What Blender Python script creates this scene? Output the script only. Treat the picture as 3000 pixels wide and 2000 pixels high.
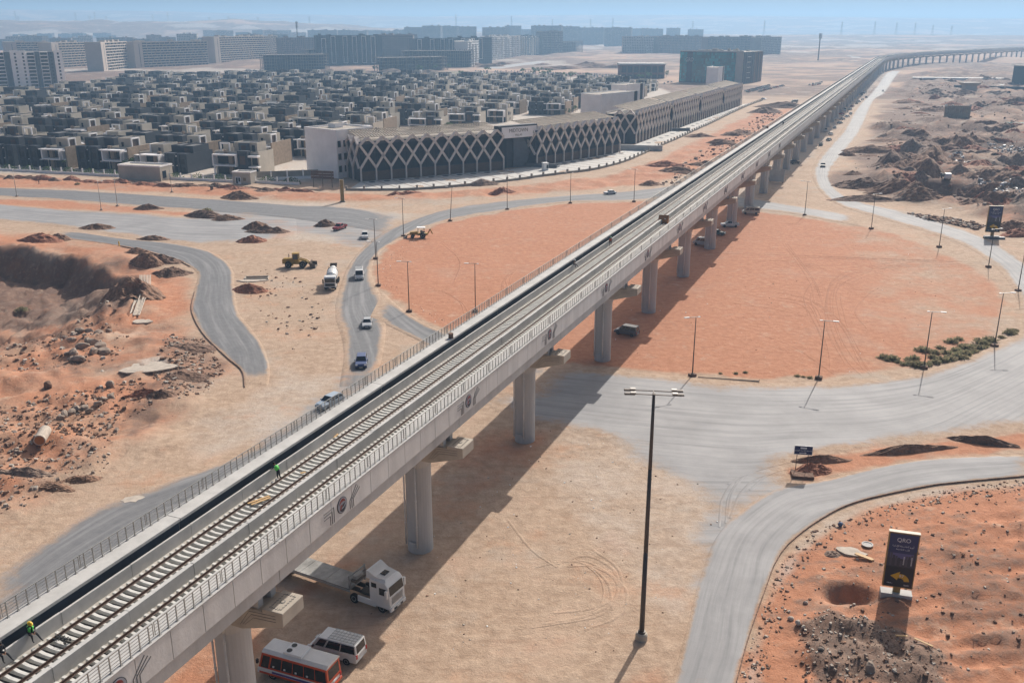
import bpy, bmesh, math, random
import numpy as np
from mathutils import Vector, Matrix

for _o in list(bpy.data.objects):
    bpy.data.objects.remove(_o)
S = bpy.context.scene
COL = S.collection
R = math.radians
random.seed(7)

# ---------------------------------------------------------------- camera
FPX, PITCH, HC = 2750.0, math.atan(918 / 2750.0), 52.5     # focal length in photo pixels, pitch, drone height
cam = bpy.data.cameras.new('camera')
camo = bpy.data.objects.new('camera', cam)
COL.objects.link(camo)
cam.sensor_width = 36
cam.lens = FPX / 3000 * 36
cam.clip_start, cam.clip_end = 0.5, 60000
camo.location = (0, 0, HC)
camo.rotation_euler = (math.pi / 2 - PITCH, 0, 0)
S.camera = camo

# ---------------------------------------------------------------- sky, sun, exposure
SUN_AZ, SUN_EL = R(25.8), R(35.2)                          # azimuth clockwise from +Y
w = bpy.data.worlds.new('World')
S.world = w
w.use_nodes = True
nt = w.node_tree
sky = nt.nodes.new('ShaderNodeTexSky')
sky.sky_type = 'NISHITA'
sky.sun_disc = False
sky.sun_elevation = SUN_EL
sky.sun_rotation = SUN_AZ
sky.air_density = 0.95
sky.dust_density = 8.0
sky.ozone_density = 1.6
nt.nodes['Background'].inputs['Strength'].default_value = 0.088
nt.links.new(sky.outputs[0], nt.nodes['Background'].inputs['Color'])
sl = bpy.data.lights.new('sun', 'SUN')
sl.energy = 5.0
sl.angle = R(0.53)
sl.color = (1.0, 0.94, 0.86)
slo = bpy.data.objects.new('sun', sl)
COL.objects.link(slo)
slo.location = (100, 200, 300)
slo.rotation_euler = Vector((math.sin(SUN_AZ) * math.cos(SUN_EL), math.cos(SUN_AZ) * math.cos(SUN_EL), math.sin(SUN_EL))).to_track_quat('Z', 'Y').to_euler()
S.view_settings.view_transform = 'Standard'
S.view_settings.look = 'None'
S.view_settings.gamma = 1
S.view_settings.use_curve_mapping = False
S.view_settings.exposure = 0.15
S.cycles.max_bounces = 6
S.cycles.volume_bounces = 1
S.cycles.transparent_max_bounces = 6
HAZE_DENSITY = 2.3e-4

# ---------------------------------------------------------------- surveying: where a point of the photo stands in the place
CP, SP = math.cos(PITCH), math.sin(PITCH)
def g(dx, dy, z=0.0):
    """world point at height z seen at photo position (dx, dy) of a 2352 x 1568 copy of the photo"""
    a = (dx * 3000 / 2352 - 1500) / FPX
    b = (1000 - dy * 3000 / 2352) / FPX
    ry, rz = CP + b * SP, -SP + b * CP
    t = (z - HC) / rz
    return Vector((a * t, ry * t, z))
def g2(dx, dy, z=0.0):
    p = g(dx, dy, z)
    return (p.x, p.y)
VAZ = R(22.536)                                            # bearing of the viaduct
UX, UY = math.sin(VAZ), math.cos(VAZ)
def uv(u, v, z=0.0):
    return Vector((u * UX + v * UY, u * UY - v * UX, z))
VROT = -VAZ                                                # rotation that turns +Y into the viaduct's bearing

# ---------------------------------------------------------------- materials
MATS = {}
def mat(name, col, rough=0.8, var=0.18, scale=0.6, metal=0.0, spec=0.4, bump=0.0, bscale=None, streak=False, emit=None, coat=0.0):
    if name in MATS:
        return MATS[name]
    m = bpy.data.materials.new(name)
    m.use_nodes = True
    t = m.node_tree
    b = t.nodes['Principled BSDF']
    b.inputs['Roughness'].default_value = rough
    b.inputs['Metallic'].default_value = metal
    b.inputs['Specular IOR Level'].default_value = spec
    if coat:
        b.inputs['Coat Weight'].default_value = coat
        b.inputs['Coat Roughness'].default_value = 0.08
    if var > 0:
        geo = t.nodes.new('ShaderNodeNewGeometry')
        n = t.nodes.new('ShaderNodeTexNoise')
        n.inputs['Scale'].default_value = scale
        n.inputs['Detail'].default_value = 6
        n.inputs['Roughness'].default_value = 0.65
        if streak:
            mp = t.nodes.new('ShaderNodeMapping')
            mp.inputs['Scale'].default_value = (1, 1, 0.15)
            t.links.new(geo.outputs['Position'], mp.inputs['Vector'])
            t.links.new(mp.outputs[0], n.inputs['Vector'])
        else:
            t.links.new(geo.outputs['Position'], n.inputs['Vector'])
        rmp = t.nodes.new('ShaderNodeValToRGB')
        rmp.color_ramp.elements[0].position = 0.3
        rmp.color_ramp.elements[1].position = 0.72
        rmp.color_ramp.elements[0].color = tuple(max(0, c * (1 - var * 1.3)) for c in col) + (1,)
        rmp.color_ramp.elements[1].color = tuple(min(1, c * (1 + var)) for c in col) + (1,)
        t.links.new(n.outputs['Fac'], rmp.inputs['Fac'])
        t.links.new(rmp.outputs[0], b.inputs['Base Color'])
        if bump > 0:
            n2 = t.nodes.new('ShaderNodeTexNoise')
            n2.inputs['Scale'].default_value = bscale or scale * 4
            n2.inputs['Detail'].default_value = 8
            t.links.new(geo.outputs['Position'], n2.inputs['Vector'])
            bp = t.nodes.new('ShaderNodeBump')
            bp.inputs['Strength'].default_value = 1.0
            bp.inputs['Distance'].default_value = bump
            t.links.new(n2.outputs['Fac'], bp.inputs['Height'])
            t.links.new(bp.outputs[0], b.inputs['Normal'])
    else:
        b.inputs['Base Color'].default_value = tuple(col) + (1,)
    if emit:
        b.inputs['Emission Color'].default_value = tuple(emit) + (1,)
    MATS[name] = m
    return m

mat('concrete', (0.47, 0.455, 0.44), 0.85, 0.16, 0.35, streak=True, bump=0.02, bscale=3)
mat('panel_concrete', (0.60, 0.585, 0.57), 0.85, 0.12, 0.5, streak=True, bump=0.015, bscale=4)
mat('concrete_light', (0.46, 0.45, 0.435), 0.85, 0.14, 0.5, bump=0.01)
mat('concrete_warm', (0.42, 0.37, 0.31), 0.85, 0.14, 0.5, bump=0.01)
mat('slab_dusty', (0.42, 0.39, 0.35), 0.9, 0.22, 0.9, bump=0.02)
mat('groove', (0.17, 0.165, 0.16), 0.9, 0)
mat('sleeper_gap_shade', (0.055, 0.052, 0.052), 0.9, 0.2, 1.5)  # near-black colour painting the shade between the sleepers
mat('sleeper', (0.56, 0.55, 0.52), 0.85, 0.12, 2.0)
mat('rust_rail', (0.075, 0.042, 0.03), 0.6, 0.2, 2.0, metal=0.3)
mat('rail_head', (0.26, 0.23, 0.21), 0.35, 0.1, 2.0, metal=0.8)
mat('galv', (0.36, 0.35, 0.33), 0.45, 0.12, 2.0, metal=0.55)
mat('pole_brown', (0.085, 0.07, 0.062), 0.5, 0.15, 1.0, metal=0.3)
mat('pole_grey', (0.30, 0.29, 0.28), 0.45, 0.1, 1.0, metal=0.4)
mat('pipe_white', (0.62, 0.60, 0.57), 0.5, 0.1, 1.0)
mat('white', (0.78, 0.78, 0.77), 0.5, 0.06, 1.0)
mat('white_wall', (0.86, 0.83, 0.82), 0.8, 0.08, 0.2)
mat('beige_wall', (0.46, 0.41, 0.345), 0.85, 0.12, 0.25)
mat('stone_brown', (0.28, 0.21, 0.15), 0.85, 0.2, 0.8)
mat('slate_wall', (0.028, 0.036, 0.052), 0.6, 0.25, 0.4)
mat('concrete_shade', (0.035, 0.05, 0.075), 0.7, 0.25, 0.6)  # concrete of the ledge's inner face, with its blue shade put into the colour
mat('slate_light', (0.075, 0.088, 0.11), 0.6, 0.2, 0.4)
mat('roof_grey', (0.115, 0.112, 0.115), 0.9, 0.25, 0.3)
mat('roof_dust', (0.33, 0.29, 0.25), 0.9, 0.2, 0.3)
mat('glass_dark', (0.010, 0.013, 0.019), 0.3, 0, spec=0.2)
mat('glass_blue', (0.008, 0.02, 0.036), 0.4, 0, spec=0.12)
mat('brown_panel', (0.10, 0.06, 0.045), 0.7, 0.2, 0.5)
mat('lattice_pink', (0.64, 0.56, 0.51), 0.7, 0.08, 0.5)
mat('pergola', (0.36, 0.30, 0.24), 0.85, 0.2, 0.6)
mat('plaza', (0.50, 0.48, 0.45), 0.85, 0.1, 0.3)
mat('plaza_joint', (0.26, 0.21, 0.18), 0.9, 0.1, 0.3)
mat('wall_low', (0.30, 0.275, 0.24), 0.9, 0.15, 0.5)
mat('tyre', (0.018, 0.018, 0.018), 0.85, 0)
mat('rim', (0.38, 0.38, 0.38), 0.4, 0, metal=0.6)
mat('black_trim', (0.02, 0.02, 0.022), 0.5, 0)
mat('glass_car', (0.012, 0.015, 0.018), 0.08, 0, spec=0.7)
mat('lamp_clear', (0.6, 0.62, 0.62), 0.15, 0)
mat('lamp_red', (0.45, 0.02, 0.015), 0.25, 0)
mat('yellow_machine', (0.36, 0.22, 0.035), 0.6, 0.35, 1.5)
mat('steel_worn', (0.13, 0.11, 0.095), 0.55, 0.3, 2.0, metal=0.4)
mat('dirt_brown', (0.25, 0.145, 0.095), 0.95, 0.45, 0.9, bump=0.25, bscale=2.5)
mat('dirt_red', (0.30, 0.125, 0.075), 0.95, 0.4, 0.9, bump=0.25, bscale=2.5)
mat('dirt_dark', (0.19, 0.115, 0.082), 0.95, 0.45, 0.9, bump=0.25, bscale=2.5)
mat('dirt_grey', (0.27, 0.19, 0.145), 0.95, 0.4, 0.9, bump=0.25, bscale=2.5)
mat('stone', (0.30, 0.235, 0.19), 0.9, 0.25, 1.2, bump=0.05)
mat('stone_pale', (0.45, 0.39, 0.33), 0.9, 0.2, 1.2)
mat('leaf', (0.055, 0.105, 0.022), 0.7, 0.5, 0.7)
mat('leaf_dry', (0.36, 0.31, 0.20), 0.8, 0.4, 1.5)
mat('bark', (0.10, 0.075, 0.055), 0.9, 0.2, 3)

def leafy(name):
    t = MATS[name].node_tree
    b, o = t.nodes['Principled BSDF'], t.nodes['Material Output']
    tr = t.nodes.new('ShaderNodeBsdfTranslucent')
    mx_ = t.nodes.new('ShaderNodeMixShader')
    mx_.inputs[0].default_value = 0.45
    if b.inputs['Base Color'].is_linked:
        t.links.new(b.inputs['Base Color'].links[0].from_socket, tr.inputs['Color'])
    t.links.new(b.outputs[0], mx_.inputs[1])
    t.links.new(tr.outputs[0], mx_.inputs[2])
    t.links.new(mx_.outputs[0], o.inputs['Surface'])
leafy('leaf')
leafy('leaf_dry')
# ---------------------------------------------------------------- mesh builder
class MB:
    def __init__(s):
        s.v, s.f, s.m, s.mats = [], [], [], []
    def mi(s, m):
        if m not in s.mats:
            s.mats.append(m)
        return s.mats.index(m)
    def add(s, vs, fs, m):
        b = len(s.v)
        s.v += [tuple(p) for p in vs]
        k = s.mi(m)
        for f in fs:
            s.f.append(tuple(b + i for i in f))
            s.m.append(k)
        return s
    def box(s, x0, x1, y0, y1, z0, z1, m, top=None):
        vs = [(x0, y0, z0), (x1, y0, z0), (x1, y1, z0), (x0, y1, z0), (x0, y0, z1), (x1, y0, z1), (x1, y1, z1), (x0, y1, z1)]
        fs = [(0, 3, 2, 1), (0, 1, 5, 4), (1, 2, 6, 5), (2, 3, 7, 6), (3, 0, 4, 7)]
        s.add(vs, fs + ([(4, 5, 6, 7)] if not top else []), m)
        if top:
            s.add(vs[4:], [(0, 1, 2, 3)], top)
        return s
    def quad(s, a, b, c, d, m):
        return s.add([a, b, c, d], [(0, 1, 2, 3)], m)
    def beam(s, p, q, wd, ht, m, up=(0, 0, 1)):
        p, q = Vector(p), Vector(q)
        d = (q - p).normalized()
        upv = Vector(up)
        if abs(d.dot(upv)) > 0.99:
            upv = Vector((0, 1, 0))
        x = d.cross(upv).normalized() * wd / 2
        y = x.cross(d).normalized() * ht / 2
        vs = [p - x - y, p + x - y, p + x + y, p - x + y, q - x - y, q + x - y, q + x + y, q - x + y]
        return s.add(vs, [(0, 1, 2, 3), (4, 7, 6, 5), (0, 4, 5, 1), (1, 5, 6, 2), (2, 6, 7, 3), (3, 7, 4, 0)], m)
    def cyl(s, p, q, r1, r2, n, m, cap=True):
        p, q = Vector(p), Vector(q)
        d = (q - p).normalized()
        a = Vector((1, 0, 0)) if abs(d.x) < 0.9 else Vector((0, 1, 0))
        x = d.cross(a).normalized()
        y = d.cross(x)
        vs = []
        for c, r in ((p, r1), (q, r2)):
            vs += [c + (x * math.cos(2 * math.pi * i / n) + y * math.sin(2 * math.pi * i / n)) * r for i in range(n)]
        fs = [(i, (i + 1) % n, n + (i + 1) % n, n + i) for i in range(n)]
        if cap:
            fs += [tuple(range(n - 1, -1, -1)), tuple(range(n, 2 * n))]
        return s.add(vs, fs, m)
    def lathe(s, prof, n, m, axis='z', c=(0, 0, 0)):
        vs, fs = [], []
        for r, h in prof:
            for i in range(n):
                a = 2 * math.pi * i / n
                ca, sa = math.cos(a) * r, math.sin(a) * r
                vs.append({'z': (c[0] + ca, c[1] + sa, c[2] + h), 'y': (c[0] + ca, c[1] + h, c[2] + sa), 'x': (c[0] + h, c[1] + ca, c[2] + sa)}[axis])
        k = len(prof)
        for j in range(k - 1):
            for i in range(n):
                fs.append((j * n + i, j * n + (i + 1) % n, (j + 1) * n + (i + 1) % n, (j + 1) * n + i))
        fs += [tuple(range(n - 1, -1, -1)), tuple(range((k - 1) * n, k * n))]
        return s.add(vs, fs, m)
    def prism(s, pts, z0, z1, m, top=None):
        n = len(pts)
        vs = [(x, y, z0) for x, y in pts] + [(x, y, z1) for x, y in pts]
        s.add(vs, [(i, (i + 1) % n, n + (i + 1) % n, n + i) for i in range(n)] + [tuple(range(n - 1, -1, -1))], m)
        return s.add(vs[n:], [tuple(range(n))], top or m)
    def extr(s, prof, x0, x1, m, axis='x'):
        """closed profile of (a, z) swept from x0 to x1"""
        n = len(prof)
        f = (lambda x, p: (x, p[0], p[1])) if axis == 'x' else (lambda x, p: (p[0], x, p[1]))
        vs = [f(x0, p) for p in prof] + [f(x1, p) for p in prof]
        return s.add(vs, [(i, (i + 1) % n, n + (i + 1) % n, n + i) for i in range(n)] + [tuple(range(n - 1, -1, -1)), tuple(range(n, 2 * n))], m)
    def mesh(s, name, smooth=False, bevel=0.0, seg=2, fix=True):
        me = bpy.data.meshes.new(name)
        me.from_pydata(s.v, [], s.f)
        for m in s.mats:
            me.materials.append(MATS[m] if isinstance(m, str) else m)
        me.polygons.foreach_set('material_index', s.m)
        if fix or bevel:
            bm = bmesh.new()
            bm.from_mesh(me)
            if bevel:
                bmesh.ops.remove_doubles(bm, verts=bm.verts, dist=1e-4)
            bmesh.ops.recalc_face_normals(bm, faces=bm.faces)
            if bevel:
                es = [e for e in bm.edges if len(e.link_faces) == 2 and e.calc_face_angle(0) > 0.5]
                bmesh.ops.bevel(bm, geom=es, offset=bevel, segments=seg, affect='EDGES', profile=0.6, clamp_overlap=True)
            bm.to_mesh(me)
            bm.free()
        if smooth:
            me.polygons.foreach_set('use_smooth', [True] * len(me.polygons))
        me.update()
        return me
    def build(s, name, parent=None, **k):
        return link(name, s.mesh(name, **k), parent)

def link(name, me, parent=None, loc=None, rz=None):
    o = bpy.data.objects.new(name, me)
    COL.objects.link(o)
    if parent is not None:
        o.parent = parent
    if loc is not None:
        o.location = loc
    if rz is not None:
        o.rotation_euler = (0, 0, rz)
    return o
def tag(o, label, cat, group=None):
    o['label'] = label
    o['category'] = cat
    if group:
        o['group'] = group
    return o
def thing(name, label, cat, loc=(0, 0, 0), rz=0.0, group=None):
    o = link(name, None)
    o.empty_display_size = 0.5
    o.location = loc
    o.rotation_euler = (0, 0, rz)
    return tag(o, label, cat, group)
KIDS = {}
def kids(o):
    if o.name not in KIDS:
        KIDS[o.name] = list(o.children)
    return KIDS[o.name]
def dup(o, loc=None, rz=None, label=None, group=None, parent=None, swap=None):
    c = o.copy()
    COL.objects.link(c)
    c.parent = parent
    if loc is not None:
        c.location = loc
    if rz is not None:
        c.rotation_euler = (0, 0, rz)
    if label:
        c['label'] = label
    if group:
        c['group'] = group
    if swap and c.type == 'MESH':
        for i, sl_ in enumerate(c.material_slots):
            if sl_.material and sl_.material.name in swap:
                sl_.link = 'OBJECT'
                sl_.material = MATS[swap[sl_.material.name]]
    for k in kids(o):
        dup(k, parent=c, swap=swap)
    return c
def struct(name, me):
    o = link(name, me)
    o['kind'] = 'structure'
    return o
def face_rot(p, q):
    """rotation about z that turns +X towards q - p"""
    return math.atan2(q[1] - p[1], q[0] - p[0])

ORD = ('first second third fourth fifth sixth seventh eighth ninth tenth eleventh twelfth thirteenth fourteenth fifteenth sixteenth seventeenth eighteenth nineteenth '
       'twentieth').split() + ['twenty-' + w_ for w_ in 'first second third fourth fifth sixth seventh eighth ninth'.split()] + ['thirtieth']
# ---------------------------------------------------------------- noise on arrays
def _hash(ix, iy, seed):
    h = (ix * 374761393 + iy * 668265263 + seed * 1442695041) & 0xFFFFFFFF
    h = ((h ^ (h >> 13)) * 1274126177) & 0xFFFFFFFF
    return ((h ^ (h >> 16)) & 0xFFFF) / 65535.0
def vnoise(x, y, seed=0):
    xi, yi = np.floor(x).astype(np.int64), np.floor(y).astype(np.int64)
    fx, fy = x - xi, y - yi
    fx, fy = fx * fx * (3 - 2 * fx), fy * fy * (3 - 2 * fy)
    a, b = _hash(xi, yi, seed), _hash(xi + 1, yi, seed)
    c, d = _hash(xi, yi + 1, seed), _hash(xi + 1, yi + 1, seed)
    return (a * (1 - fx) + b * fx) * (1 - fy) + (c * (1 - fx) + d * fx) * fy
def fbm(x, y, sc, oct=4, seed=0, ridged=False):
    x, y = np.asarray(x, float) / sc, np.asarray(y, float) / sc
    t, a, n = 0, 0.5, 0
    for i in range(oct):
        v = vnoise(x, y, seed + i * 17)
        if ridged:
            v = 1 - abs(2 * v - 1)
        t = t + a * v
        n += a
        x, y, a = x * 2.03 + 11.3, y * 2.03 + 5.7, a * 0.5
    return t / n
def sstep(a, b, x):
    t = np.clip((x - a) / (b - a), 0, 1)
    return t * t * (3 - 2 * t)
def dist_line(X, Y, pts, closed=False):
    d = np.full(X.shape, 1e9)
    n = len(pts)
    for i in range(n if closed else n - 1):
        (ax, ay), (bx, by) = pts[i], pts[(i + 1) % n]
        ex, ey = bx - ax, by - ay
        t = np.clip(((X - ax) * ex + (Y - ay) * ey) / (ex * ex + ey * ey + 1e-9), 0, 1)
        d = np.minimum(d, np.hypot(X - ax - t * ex, Y - ay - t * ey))
    return d
def inside(X, Y, pts):
    r = np.zeros(X.shape, bool)
    n = len(pts)
    for i in range(n):
        (ax, ay), (bx, by) = pts[i], pts[(i + 1) % n]
        if ay != by:
            c = (ay > Y) != (by > Y)
            r ^= c & (X < (bx - ax) * (Y - ay) / (by - ay) + ax)
    return r
def pmask(X, Y, poly, soft, wob=0.0, seed=3):
    """1 inside a polygon given in photo positions, 0 outside, soft metres of transition, wobbling edge"""
    pts = [g2(*p) if len(p) == 2 else p[:2] for p in poly]
    xs, ys = [p[0] for p in pts], [p[1] for p in pts]
    m = soft + wob
    sel = (X > min(xs) - m) & (X < max(xs) + m) & (Y > min(ys) - m) & (Y < max(ys) + m)
    out = np.zeros(X.shape)
    if not sel.any():
        return out
    x, y = X[sel], Y[sel]
    d = dist_line(x, y, pts, True)
    sd = np.where(inside(x, y, pts), d, -d)
    if wob:
        sd = sd + (fbm(x, y, wob * 3, 4, seed) - 0.5) * 2 * wob
    out[sel] = sstep(-soft, soft, sd)
    return out
# ================================================================ ground material (shared by terrain, roads, ruts and slabs of dust)
def ground_material():
    m = bpy.data.materials.new('ground')
    m.use_nodes = True
    t = m.node_tree
    L = t.links
    N = lambda ty: t.nodes.new(ty)
    bs = t.nodes['Principled BSDF']
    geo = N('ShaderNodeNewGeometry')
    def noise(scale, detail=5, rough=0.6, vec=None, dim=None):
        n = N('ShaderNodeTexNoise')
        n.inputs['Scale'].default_value = scale
        n.inputs['Detail'].default_value = detail
        n.inputs['Roughness'].default_value = rough
        L.new(vec or geo.outputs['Position'], n.inputs['Vector'])
        return n.outputs['Fac']
    def attr(name):
        a = N('ShaderNodeAttribute')
        a.attribute_name = name
        return a
    def mth(op, a, b=None, c=None, clamp=False):
        n = N('ShaderNodeMath')
        n.operation = op
        n.use_clamp = clamp
        for i, x in enumerate((a, b, c)):
            if x is None:
                continue
            if isinstance(x, (int, float)):
                n.inputs[i].default_value = x
            else:
                L.new(x, n.inputs[i])
        return n.outputs[0]
    def ss(x, lo, hi):
        n = N('ShaderNodeMapRange')
        n.interpolation_type = 'SMOOTHSTEP'
        n.inputs['From Min'].default_value = lo
        n.inputs['From Max'].default_value = hi
        L.new(x, n.inputs['Value'])
        return n.outputs[0]
    def mix(f, a, b):
        n = N('ShaderNodeMix')
        n.data_type = 'RGBA'
        if isinstance(f, (int, float)):
            n.inputs[0].default_value = f
        else:
            L.new(f, n.inputs[0])
        for i, x in ((6, a), (7, b)):
            if isinstance(x, tuple):
                n.inputs[i].default_value = x + (1,)
            else:
                L.new(x, n.inputs[i])
        return n.outputs[2]
    big, mid, fine, grit = noise(0.018, 4), noise(0.11, 6, 0.65), noise(0.75, 7, 0.7), noise(5.0, 4, 0.7)
    mp = N('ShaderNodeMapping')                       # wind and tyre streaks over the bare ground
    mp.inputs['Rotation'].default_value = (0, 0, R(12))
    mp.inputs['Scale'].default_value = (0.12, 0.9, 1)
    L.new(geo.outputs['Position'], mp.inputs['Vector'])
    strk = noise(1.0, 6, 0.7, mp.outputs[0])
    red, dark, pale, asph = attr('red').outputs['Fac'], attr('dark').outputs['Fac'], attr('pale').outputs['Fac'], attr('asph').outputs['Fac']
    tan = mix(ss(fine, 0.3, 0.75), (0.33, 0.228, 0.157), (0.51, 0.375, 0.272))
    tan = mix(mth('MULTIPLY', ss(mid, 0.42, 0.72), 0.75), tan, (0.50, 0.375, 0.28))
    tan = mix(mth('MULTIPLY', ss(strk, 0.52, 0.7), 0.45), tan, (0.27, 0.165, 0.105))
    redc = mix(ss(fine, 0.3, 0.72), (0.36, 0.148, 0.075), (0.49, 0.225, 0.125))
    redc = mix(mth('MULTIPLY', ss(strk, 0.5, 0.75), 0.35), redc, (0.33, 0.115, 0.06))
    redc = mix(mth('MULTIPLY', ss(big, 0.5, 0.75), 0.4), redc, (0.48, 0.24, 0.15))
    rf = ss(mth('ADD', red, mth('MULTIPLY', mth('SUBTRACT', mid, 0.5), 1.1)), 0.25, 0.8)
    soil = mix(rf, tan, redc)
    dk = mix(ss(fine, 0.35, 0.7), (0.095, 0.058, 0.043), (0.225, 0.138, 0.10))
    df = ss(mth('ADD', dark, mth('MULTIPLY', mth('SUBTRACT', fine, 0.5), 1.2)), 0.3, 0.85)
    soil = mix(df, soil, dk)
    pc = mix(ss(fine, 0.3, 0.7), (0.40, 0.35, 0.30), (0.52, 0.47, 0.42))
    soil = mix(ss(mth('ADD', pale, mth('MULTIPLY', mth('SUBTRACT', mid, 0.5), 0.7)), 0.25, 0.8), soil, pc)
    blot = noise(0.32, 8, 0.72)
    soil = mix(mth('MULTIPLY', ss(blot, 0.58, 0.72), 0.42), soil, (0.22, 0.13, 0.088))
    soil = mix(mth('MULTIPLY', ss(blot, 0.46, 0.3), 0.4), soil, (0.53, 0.41, 0.31))
    pt1, pt2 = noise(0.07, 6, 0.7), noise(0.045, 5, 0.7)
    soil = mix(mth('MULTIPLY', ss(pt1, 0.54, 0.68), mth('MULTIPLY_ADD', rf, -0.35, 0.55)), soil, (0.47, 0.255, 0.15))
    soil = mix(mth('MULTIPLY', ss(pt2, 0.53, 0.66), mth('MULTIPLY_ADD', rf, -0.45, 0.6)), soil, (0.40, 0.335, 0.275))
    # stones and litter
    vo = N('ShaderNodeTexVoronoi')
    vo.inputs['Scale'].default_value = 0.8
    L.new(geo.outputs['Position'], vo.inputs['Vector'])
    vd = mth('LESS_THAN', vo.outputs['Distance'], mth('MULTIPLY', ss(mid, 0.45, 0.8), 0.17))
    spk = mix(mth('GREATER_THAN', grit, 0.56), (0.10, 0.065, 0.05), (0.62, 0.56, 0.50))
    soil = mix(mth('MULTIPLY', vd, 0.75), soil, spk)
    soil = mix(mth('MULTIPLY', ss(grit, 0.35, 0.75), 0.22), soil, (0.16, 0.10, 0.075))
    # asphalt under dust: s runs along the road, t across it
    st = attr('st')
    mp2 = N('ShaderNodeMapping')
    mp2.inputs['Scale'].default_value = (0.035, 0.75, 1)
    L.new(st.outputs['Vector'], mp2.inputs['Vector'])
    ln = noise(1.0, 5, 0.65, mp2.outputs[0])
    tone = attr('tone').outputs['Fac']
    ac = mix(ss(fine, 0.3, 0.75), (0.118, 0.12, 0.128), (0.16, 0.162, 0.168))
    dustc = mix(ss(mid, 0.3, 0.7), (0.25, 0.245, 0.248), (0.325, 0.318, 0.32))
    ac = mix(ss(mth('ADD', tone, mth('MULTIPLY', mth('SUBTRACT', ln, 0.5), 1.9)), 0.1, 1.0), ac, dustc)
    ac = mix(mth('MULTIPLY', ss(ln, 0.62, 0.72), 0.25), ac, (0.11, 0.105, 0.10))
    af = ss(mth('ADD', asph, mth('MULTIPLY', mth('SUBTRACT', mth('ADD', mth('MULTIPLY', mid, 0.6), mth('MULTIPLY', fine, 0.4)), 0.5), 1.5)), 0.28, 0.72)
    col = mix(af, soil, ac)
    tr = attr('rut').outputs['Fac']
    col = mix(mth('MULTIPLY', tr, ss(mth('ADD', mth('MULTIPLY', ln, 0.6), mth('MULTIPLY', fine, 0.4)), 0.35, 0.6)), col, mix(0.5, col, (0.17, 0.08, 0.05)))
    L.new(col, bs.inputs['Base Color'])
    rg = N('ShaderNodeMapRange')
    rg.inputs['To Min'].default_value = 0.95
    rg.inputs['To Max'].default_value = 0.8
    L.new(af, rg.inputs['Value'])
    L.new(rg.outputs[0], bs.inputs['Roughness'])
    bs.inputs['Specular IOR Level'].default_value = 0.35
    hb = mth('ADD', mth('MULTIPLY', fine, 0.75), mth('MULTIPLY', grit, 0.25))
    bp = N('ShaderNodeBump')
    bp.inputs['Distance'].default_value = 0.26
    L.new(mth('MULTIPLY_ADD', af, -0.88, 1.0), bp.inputs['Strength'])
    L.new(hb, bp.inputs['Height'])
    L.new(bp.outputs[0], bs.inputs['Normal'])
    MATS['ground'] = m
    return m
ground_material()

# ================================================================ what the ground is where (photo positions)
ISLAND = [(866, 645), (860, 610), (880, 575), (920, 550), (985, 522), (1080, 500), (1180, 482), (1310, 468), (1470, 464), (1620, 462), (1720, 484), (1850, 500), (1990, 522), (2070, 542), (2150, 574), (2230, 608), (2290, 650), (2318, 700), (2288, 770), (2200, 815), (2120, 840), (1990, 860), (1880, 866), (1740, 868), (1590, 858), (1440, 848), (1300, 835), (1150, 800), (1000, 745), (930, 700), (885, 668)]
FIELD_SE = [(1690, 1600), (1722, 1480), (1768, 1350), (1830, 1258), (1900, 1208), (2000, 1168), (2120, 1132), (2250, 1118), (2480, 1100), (2560, 1600)]
STRIP_SE = [(1790, 1078), (1860, 1048), (2000, 1028), (2200, 1010), (2400, 985), (2400, 1028), (2150, 1050), (1950, 1085), (1850, 1106)]
NORTH_BAND = [(-60, 400), (250, 418), (500, 430), (700, 440), (790, 443), (1000, 444), (1250, 420), (1400, 400), (1500, 370), (1600, 320), (1740, 255), (1860, 245), (1740, 320), (1600, 400), (1500, 425), (1300, 440), (1000, 462), (700, 462), (400, 445), (-60, 428)]
MEDIAN = [(-60, 452), (170, 462), (330, 478), (470, 490), (420, 497), (200, 486), (-60, 466)]
WEST = [(-120, 508), (150, 545), (350, 578), (440, 640), (432, 720), (520, 840), (430, 960), (230, 1080), (-120, 1260)]
PATCH_N = [(520, 503), (620, 503), (770, 520), (640, 548), (520, 535)]
EAST = [(1905, 420), (1950, 380), (1985, 300), (2040, 225), (2090, 172), (2250, 150), (2600, 150), (2650, 250), (2650, 600), (2352, 522), (2200, 482), (2060, 462)]
EAST_RED = [(2000, 395), (2150, 350), (2200, 380), (2330, 470), (2500, 560), (2352, 530), (2200, 484), (2080, 462), (2040, 430)]
VILLAS = [(-160, 395), (300, 405), (560, 410), (705, 420), (860, 330), (1150, 300), (1330, 262), (1450, 235), (1545, 214), (1520, 203), (1300, 194), (1100, 189), (700, 185), (350, 187), (220, 198), (120, 222), (-160, 238)]
JUNC = [(1130, 920), (1200, 965), (1330, 985), (1440, 1020), (1540, 1085), (1590, 1150), (1612, 1250), (1600, 1340), (1700, 1240), (1760, 1150), (1800, 1108), (1786, 1076), (1850, 1042), (2000, 1010), (1900, 960), (1600, 940), (1300, 900)]
JUNC_N = [(470, 470), (700, 480), (800, 474), (930, 496), (900, 540), (840, 575), (800, 570), (760, 545), (640, 535), (560, 520), (420, 505)]
PIT_FAR = [(-200, 556), (-60, 562), (0, 568), (60, 571), (100, 579), (180, 585), (205, 598), (235, 612), (262, 624), (318, 640), (338, 662)]
PIT_NEAR = [(338, 662), (318, 710), (300, 745), (265, 780), (120, 810), (-200, 840)]
PIT2_FAR = [(2040, 425), (2075, 414), (2170, 420), (2250, 424), (2320, 432)]
PIT2_NEAR = [(2320, 432), (2310, 456), (2240, 470), (2130, 462), (2040, 425)]
ROADY = []          # centre lines of roads, filled below: relief keeps off them

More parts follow.
